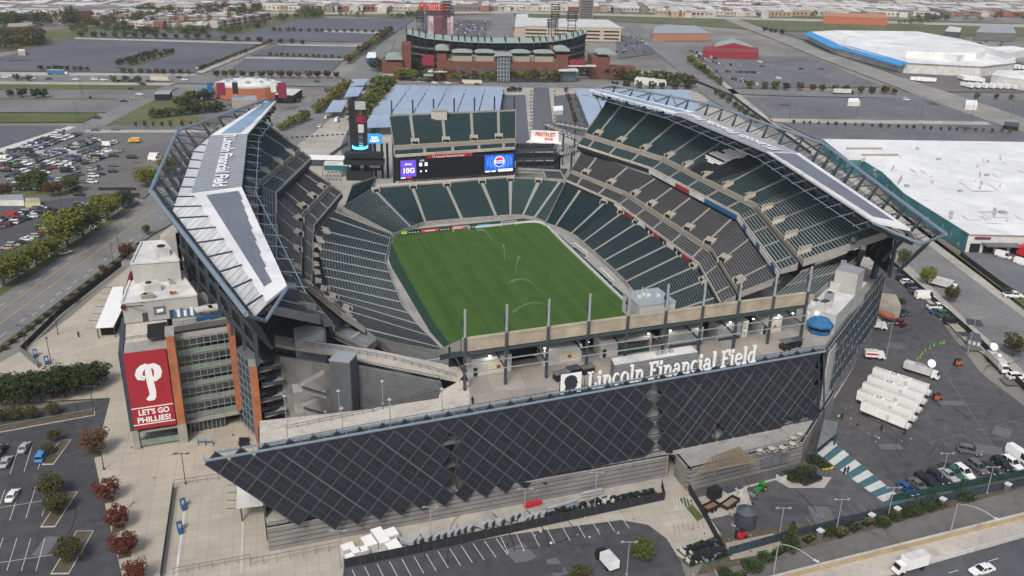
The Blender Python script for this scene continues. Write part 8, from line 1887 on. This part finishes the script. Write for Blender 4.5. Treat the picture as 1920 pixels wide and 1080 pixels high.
# service yard items
def trailer(x, y, a, L, label, col, fill):
    b = U(x, y, .05); t = thing('dump_trailer', label, 'trailer', b, 'open trailers in the yard'); c_, s_ = math.cos(a), math.sin(a)
    def T(u, v): return (b.x+u*c_-v*s_, b.y+u*s_+v*c_)
    m = MB()
    for v in (-1.1, 1.1): m.beam((*T(-L/2, v), 1.1), (*T(L/2, v), 1.1), .12, .8)
    for u in (-L/2, L/2): m.beam((*T(u, -1.1), 1.1), (*T(u, 1.1), 1.1), .12, .8)
    m.box((b.x, b.y, .6), (L, 2.2, .12), 0, a); m.beam((*T(L/2, 0), .6), (*T(L/2+1.6, 0), .5), .2, .2); m.build('bed', col, t); m = MB(); m.box((b.x, b.y, .72), (L*.8, 1.7, .35), 0, a); m.build('load', fill, t)
    for u in (-.7, .5):
        for v in (-1.3, 1.3): m = MB(); m.tube((*T(u, v-.1), .4), (*T(u, v+.1), .4), .4, .4, 10); m.build('wheel', TYRE, t)
trailer(1332, 955, .3, 4.5, 'small open trailer with brown soil in the yard corner', BLACK, mat('soil_orange', (.22, .11, .04), .95, .2, 2)); trailer(1368, 948, .45, 5.4, 'larger dark open trailer with timber planks', mat('rust_black', (.04, .025, .02), .8, .2, 1), WOOD)
c = U(1338, 935); m = MB(); m.box((c.x, c.y, .6), (3.2, 2.2, 2.4), 0, .2); m.box((c.x, c.y, 3.0), (3.3, 2.3, .1), 0, .2); t = one(m, 'cargo_trailer', BLACK, 'small closed black cargo trailer beside the open trailers', 'trailer')
for k, (x, y, s_) in enumerate([(1366, 930, 2.2), (1386, 925, 1.2), (1464, 900, 1.6)]): c = U(x, y, .05); m = MB(); m.box(c, (s_*1.4, s_, 1.7), 0, .2); m.box((c.x, c.y, 1.75), (s_*1.3, s_*.9, .12), 1, .2); m.box((c.x-.2, c.y-s_/2, .3), (s_, .08, 1.1), 1, .2); one(m, 'generator', [OFFW, STEEL], ['grey generator cabinet beside the cargo trailer', 'small grey tank beside the generator cabinet', 'air unit on the curved concrete pad'][k], 'cabinet', 'cabinets in the yard')
t = thing('tractor', 'small green tractor with a loader bucket in the service yard', 'tractor', U(1424, 922)); c = U(1424, 922); e = V((math.cos(.4), math.sin(.4), 0)); n_ = V((-e.y, e.x, 0)); TG = mat('tractor_green', (.03, .20, .03), .5, 0, 1)
m = MB(); p = c-e*1.2; m.box((p.x, p.y, .7), (1.9, .9, .8), 0, .4); p = c+e*.9; m.box((p.x, p.y, .6), (1.2, 1.3, .5), 0, .4); m.build('body', TG, t); m = MB(); m.box((p.x, p.y, 2.2), (1.6, 1.5, .12), 0, .4); m.build('roof', TG, t); m = MB()
for v in (-.6, .6): m.beam(p+n_*v+nz*1, p+n_*v+nz*2.2, .1, .1); m.beam(c-e*1+n_*v+nz*1, c-e*3+n_*v+nz*.6, .12, .2)
m.build('loader_arm', STEELL, t); m = MB(); q = c-e*3.2; m.box((q.x, q.y, .2), (.5, 1.8, .7), 0, .4); m.build('loader_bucket', STEELL, t)
for u, r in ((-1.7, .45), (1.1, .75)):
    for v in (-.75, .75): m = MB(); q = c+e*u+n_*v; m.tube(q-n_*.16+nz*r, q+n_*.16+nz*r, r, r, 12, 0); m.tube(q-n_*.18+nz*r, q+n_*.18+nz*r, r*.5, r*.5, 8, 1); m.build('wheel', [TYRE, YEL], t)
c = U(1397, 985); t = thing('steel_silo', 'round corrugated steel silo standing in the service yard', 'silo', c); m = MB(); m.tube(c, c+nz*4.3, 2.4, 2.4, 20)
for j in range(6): m.tube(c+nz*(.3+j*.7), c+nz*(.5+j*.7), 2.46, 2.46, 20)
m.build('shell', mat('silo_steel', (.065, .078, .09), .5, .2, .6, metal=.3), t); m = MB(); m.tube(c+nz*4.3, c+nz*5.4, 2.6, .4, 20); m.tube(c+nz*5.4, c+nz*5.7, .5, .4, 8); m.build('roof', mat('silo_roof', (.085, .10, .118), .5, .1, .6, metal=.3), t)
for lb, x, y, a, c1 in [('red and white skid loader beside the silo', 1390, 1008, .3, REDS), ('orange forklift in the middle of the right yard', 1796, 685, .1, mat('fork_orange', (.55, .14, .03), .5)), ('orange scissor lift behind the broadcast trailers', 1757, 750, .4, mat('lift_red', (.5, .10, .05), .5))]:
    c = U(x, y); t = thing('work_machine', lb, 'work machine', c, None); m = MB(); m.box((c.x, c.y, .45), (2.4, 1.3, .8), 0, a); m.build('body', c1, t); m = MB(); m.box((c.x, c.y, 2.2), (1.4, 1.2, .12), 0, a)
    for sx in (-.6, .6):
        for sy in (-.5, .5): m.beam((c.x+sx, c.y+sy, 1.2), (c.x+sx, c.y+sy, 2.2), .1, .1)
    m.beam((c.x-1.6, c.y, .2), (c.x-1.6, c.y, 2.6), .15, .8); m.build('cage', BLACK, t)
    for sx in (-.8, .8):
        for sy in (-.65, .65): m = MB(); m.tube((c.x+sx, c.y+sy-.12, .38), (c.x+sx, c.y+sy+.12, .38), .38, .38, 10); m.build('wheel', TYRE, t)
for k, (x, y) in enumerate([(1720, 675), (1725, 670), (1729, 664), (1735, 658), (1743, 653), (1751, 648), (1762, 645), (1767, 644), (1770, 643)]):
    b = U(x, y); m = MB(); m.tube(b, b+nz*1.1, .12, .09, 6); m.tube(b, b+nz*.1, .3, .3, 8); one(m, 'delineator_post', mat('delineator_lime', (.25, .55, .03), .6), f'lime delineator post, {nth(k)} from the near end of the curve in the yard', 'bollard', 'lime posts in the yard')
# entrance canopy at the right foot of the stadium
t = thing('tunnel_canopy', 'green striped tunnel canopy over the painted walkway', 'canopy', U(1545, 820)); a, b, c, d_ = U(1531, 842, 4), U(1568, 812, 4), U(1572, 792, 5), U(1545, 786, 6.5); m = MB(); m.slab([a, b, c, d_], .4); m.build('roof', SIDING, t); m = MB()
for k in range(5): p0_, p1_ = lerp(U(1548, 826), b-nz*4, .1)+nz*(.8+k*.75), lerp(b, c, .7)-nz*(3.6-k*.75); m.beam(p0_, p1_, .1, .4)
m.build('striped_side', mat('stripe_green', (.02, .16, .05), .6), t); m = MB()
for p in (a, b, c, d_): m.beam((p.x, p.y, 0), p, .3, .3)
m.hexa([V((p.x, p.y, z)) for z in (0, 3.6) for p in (a, lerp(a, d_, .9), lerp(a, d_, .9)+V((.3, .2, 0)), a+V((.3, .2, 0)))]); m.build('side_wall', TEAL, t)
c = U(1552, 880); t = thing('yellow_kayak', 'yellow boat shaped marker beside the shrubs', 'marker', c); m = MB(); p = [V((-2, 0, .5)), V((-1, -.45, .35)), V((1, -.45, .35)), V((2, 0, .5)), V((1, .45, .35)), V((-1, .45, .35))]; m.face([c+v for v in p]); m.face([c+V((v.x*.8, v.y*.6, .05)) for v in p][::-1])
for j in range(6): u, v = p[j], p[(j+1) % 6]; m.face([c+u, c+v, c+V((v.x*.8, v.y*.6, .05)), c+V((u.x*.8, u.y*.6, .05))][::-1])
m.build('hull', YEL, t)
# people
def person(x, y, label, top, legs, z=0.0, ang=0):
    b = U(x, y, z); t = thing('person', label, 'person', b); me = bpy.data.meshes.new('body'); vs = [(0, 0, .95), (0, 0, 1.2), (0, 0, 1.42), (0, 0, 1.52), (0, 0, 1.66), (.1, 0, .9), (.12, .03, .5), (.12, 0, .06), (.13, -.14, .03), (-.1, 0, .9), (-.12, -.05, .5), (-.12, -.02, .06), (-.13, -.16, .03), (.19, 0, 1.4), (.25, .02, 1.12), (.26, -.06, .86), (-.19, 0, 1.4), (-.25, .02, 1.12), (-.26, -.06, .86)]
    es = [(0, 1), (1, 2), (2, 3), (3, 4), (0, 5), (5, 6), (6, 7), (7, 8), (0, 9), (9, 10), (10, 11), (11, 12), (2, 13), (13, 14), (14, 15), (2, 16), (16, 17), (17, 18)]; rad = [.15, .15, .15, .06, .105, .1, .075, .05, .04, .1, .075, .05, .04, .07, .055, .04, .07, .055, .04]
    me.from_pydata(vs, es, []); o = bpy.data.objects.new('body', me); COL.objects.link(o); o.parent = t; t.rotation_euler = (0, 0, ang); t.scale = (1.25, 1.25, 1.25); md = o.modifiers.new('skin', 'SKIN'); 
    for q, r in zip(me.skin_vertices[0].data, rad): q.radius = (r, r)
    me.skin_vertices[0].data[0].use_root = True; o.modifiers.new('sub', 'SUBSURF').levels = 1; me.materials.append(top); m = MB(); m.tube((b.x, b.y, z+1.62), (b.x, b.y, z+1.78), .12, .07, 8); m.build('hair', BLACK, t)
    m = MB()
    for s in (-.12, .12): m.tube((b.x+s, b.y, z+.1), (b.x+s*.8, b.y, z+.95), .085, .125, 8)
    m.build('trousers', legs, t)
PB_ = mat('cloth_black', (.02, .02, .024)); PY = mat('cloth_hiviz', (.5, .5, .05)); PN = mat('cloth_navy', (.02, .03, .07))
for x, y, lb, a, b in [(1583, 888, 'left person in black standing in the service yard', PB_, PB_), (1589, 887, 'right person in black standing in the service yard', PB_, PN), (1571, 788, 'person in a high visibility vest near the trailers', PY, PB_), (1578, 786, 'person in black beside the vest wearer', PB_, PB_), (1652, 808, 'person bending low in dark clothes before the nearest trailer', PB_, PB_), (1695, 815, 'person in dark clothes at the trailer end', PB_, PN), (148, 632, 'lone person in dark clothes on the upper left plaza', PB_, PB_)]: person(x, y, lb, a, b)
person(886, 758, 'person in dark clothes at the terrace rail above the solar wall', PB_, PB_, 25)
# lamp posts and highway lamps
for k, (x, y, h, st_) in enumerate([(50, 657, 9, 't'), (96, 682, 9, 't'), (109, 627, 9, 't'), (213, 495, 9, 't'), (348, 907, 9, 't'), (224, 430-0+40, 10, 't'), (195, 880, 8, 't'), (220, 970, 8, 't'), (176, 770, 8, 't'), (638, 1064, 10, 't'), (808, 1018, 10, 't'), (983, 982, 10, 't'), (1115, 950, 10, 't'), (1248, 900, 8, 't'), (1460, 1012, 9, 't'), (1568, 995, 9, 't'), (1664, 972, 9, 't'), (1850, 925, 8, 't'), (1661, 672, 13, 't'), (1815, 660, 13, 't'), (1764, 905, 9, 't'), (20, 745, 8, 't'), (165, 732, 8, 't'), (1175, 1078, 9, 't'), (160, 250, 9, 't'), (88, 290, 10, 't'), (205, 405, 11, 't'), (118, 405, 10, 't')]):
    lamp_post(x, y, 0, h, 'twin' if k % 2 == 0 or k > 8 else 'globe', STEEL if x < 400 else GALV, f'slim lamp post on the ground around the stadium, {nth(k)} one', 'ground lamp posts')
for k, (x, y) in enumerate([(1449, 1085), (1780, 1007)]):
    b = U(x, y); t = thing('highway_lamp', ('left' if k == 0 else 'right')+' tall highway lamp with a long curved arm on the barrier', 'lamp post', b, 'highway lamps'); m = MB(); tp_ = b+nz*9.5; m.tube(b, tp_, .16, .12, 7); e = (RT*.9-V((FW.x, FW.y, 0))*.8).normalized(); e.z = 0; pts = [tp_+e*(8*f)+nz*(.9*math.sin(f*PI)) for f in (0, .15, .35, .6, .8, 1)]; m.path(pts, .09, 6); m.build('pole', GALV, t); m = MB(); m.beam(pts[-1], pts[-1]+e*1.2, .45, .2); m.build('lamp_head', OFFW, t)
a, b = U(1300, 1130), U(1510, 1075); c = U(1985, 955); t = thing('freeway_barrier', 'long tan concrete barrier between the service road and the freeway', 'barrier', b); m = MB()
for p, q in ((a, b), (b, c)): m.beam(p+nz*.75, q+nz*.75, .5, 1.5); m.beam(p+nz*1.55, q+nz*1.55, .65, .15, 1)
m.build('wall', [mat('barrier_tan', (.38, .30, .19), .9, .15, .4), CONCL], t)
for k, (x, y) in enumerate([(1536, 1010), (1632, 980), (1680, 968), (1765, 950), (1887, 922)]): b = U(x, y); m = MB(); m.box(b, (1.1, 1.1, 2.2), 0, .3); m.box((b.x, b.y, 2.2), (1.4, 1.4, .35), 1, .3); one(m, 'stone_pier', [CONCD, OFFW], f'dark gate pier with a white cap along the service road, {nth(k)} from the left', 'pier', 'gate piers')
for k, (x, y, h) in enumerate([(1606, 216, 16), (1727, 220, 16), (1822, 218, 16), (1895, 222, 16), (1480, 222, 14), (1453, 143, 14), (1600, 160, 14), (1690, 140, 16), (1640, 120, 16), (1580, 100, 16), (152, 176, 14), (156, 180, 12), (146, 230, 14), (440, 140, 14), (530, 130, 12), (935, 165, 12), (1140, 165, 12), (1180, 168, 12), (590, 205, 10), (637, 240, 10), (652, 275, 10), (605, 330, 9), (690, 330, 10), (885, 156, 12), (975, 156, 12), (1037, 157, 12), (820, 156, 12)]):
    lamp_post(x, y, 0, h, 'twin', STEEL, f'tall lot light pole in the distance, {nth(k)} one', 'far light poles')
# street furniture seen beyond: cafe tables on the north plaza
for k in range(14):
    b = U(610+7*(k % 5)+3*(k//5), 338-7*(k//5)); m = MB(); m.tube(b, b+nz*.75, .1, .1, 5); m.tube(b+nz*.75, b+nz*.85, .8, .8, 10); m.tube(b, b+nz*.06, .5, .5, 8); one(m, 'cafe_table', CONCD, f'round dark table, {nth(k)} on the plaza beyond the left grandstand', 'table', 'tables on the north plaza')
# north plaza details
for k in range(13): put_shrub(652-k*9.5, 252+k*.6, 1.0, 'dark', f'clipped shrub in the dotted row on the pale plaza beyond the left grandstand, {nth(k)} one', 'shrubs on the north plaza', .9)
clear_fence([(548, 266), (600, 268), (652, 270)], 2.0, 'rail fence across the pale plaza beyond the left grandstand'); fence([(652, 271), (618, 296)], 2.2, SIDING, 'grey gate fence beside the advert tower')
for k, (x, y, kd, c) in enumerate([(612, 222, 'suv', 'white'), (600, 238, 'sedan', 'white'), (560, 190, 'suv', 'maroon'), (655, 205, 'suv', 'silver'), (632, 228, 'van', 'white')]): put_car(kd, c, U(x, y, .06), GA+PI/2-.1, uniq(f'{c} {KINDW[kd]} on the plaza and street left of the solar canopy, {nth(k)} one'), 'cars by the north plaza')
for k in range(26):
    x, y = lerp(1000, 1036, k % 2), 172+6.5*(k//2); put_shrub(x-4+8*(k % 2), y, .9, ('rust', 'dark', 'olive')[k % 3], f'small planter shrub lining the north drive, {nth(k)} one', 'shrubs of the north drive')
m = MB(); rg = random.Random(4)
for k in range(150):      # scattered litter, cable ramps and covers around the working areas
    x, y = rg.choice([(rg.uniform(1570, 1720), rg.uniform(760, 830)), (rg.uniform(650, 1230), rg.uniform(930, 1040)), (rg.uniform(1290, 1420), rg.uniform(920, 1060)), (rg.uniform(230, 470), rg.uniform(780, 900))]); p = U(x, y, .07); s_ = rg.uniform(.12, .5); m.box(tuple(p), (s_*rg.uniform(.5, 2), s_, s_*.5), rg.randrange(4), rg.uniform(0, 3))
tag(m.build('ground_clutter', [BLACK, OFFW, GALV, WOOD]), kind='stuff')
# ---------------------------------------------------------------- light
w = bpy.data.worlds.new('World'); SC.world = w; w.use_nodes = True
nt = w.node_tree; bg = nt.nodes['Background']
sk = nt.nodes.new('ShaderNodeTexSky'); sk.sky_type = 'NISHITA'; sk.sun_disc = False
SUN_EL, SUN_AZ = math.radians(48), math.radians(215)
sk.sun_elevation = SUN_EL; sk.sun_rotation = SUN_AZ; sk.air_density = 1.3; sk.dust_density = 4.0; sk.ozone_density = 1.0
nt.links.new(sk.outputs[0], bg.inputs[0]); bg.inputs[1].default_value = .12
ld = bpy.data.lights.new('sun', 'SUN'); ld.energy = 1.7; ld.angle = math.radians(13); ld.color = (1, .965, .91)
so = bpy.data.objects.new('sun', ld); COL.objects.link(so)
d = V((math.sin(SUN_AZ)*math.cos(SUN_EL), math.cos(SUN_AZ)*math.cos(SUN_EL), math.sin(SUN_EL)))
so.rotation_euler = d.to_track_quat('Z', 'Y').to_euler(); so.location = (0, 0, 300)
SC.view_settings.view_transform = 'Standard'; SC.view_settings.look = 'None'; SC.view_settings.exposure = 0.36; SC.view_settings.gamma = 1
SC.view_settings.use_curve_mapping = False
SC.cycles.max_bounces = 5; SC.cycles.use_denoising = True
for k, p in enumerate(LPOS):
    pl = bpy.data.lights.new('deck_lamp', 'POINT'); pl.energy = 160; pl.shadow_soft_size = .4; pl.color = (1, .95, .86); o = bpy.data.objects.new('deck_lamp', pl); COL.objects.link(o); o.location = p+V((0, 0, -.4))+bn*-1.0
if HAZE:
    m = MB(); m.hexa([(x, y, z) for z in (-1.6, 190) for x, y in ((-3200, -690), (4200, -690), (4200, 4800), (-3200, 4800))]); o = struct(m, 'haze', [], 'stuff')
    hm = bpy.data.materials.new('haze_air'); hm.use_nodes = True; nt = hm.node_tree; nt.nodes.remove(nt.nodes['Principled BSDF']); pv = nt.nodes.new('ShaderNodeVolumePrincipled')
    pv.inputs['Color'].default_value = (.86, .9, .95, 1); pv.inputs['Density'].default_value = HAZE; pv.inputs['Anisotropy'].default_value = .2
    nt.links.new(pv.outputs[0], nt.nodes['Material Output'].inputs['Volume']); o.data.materials.append(hm); SC.cycles.volume_bounces = 0
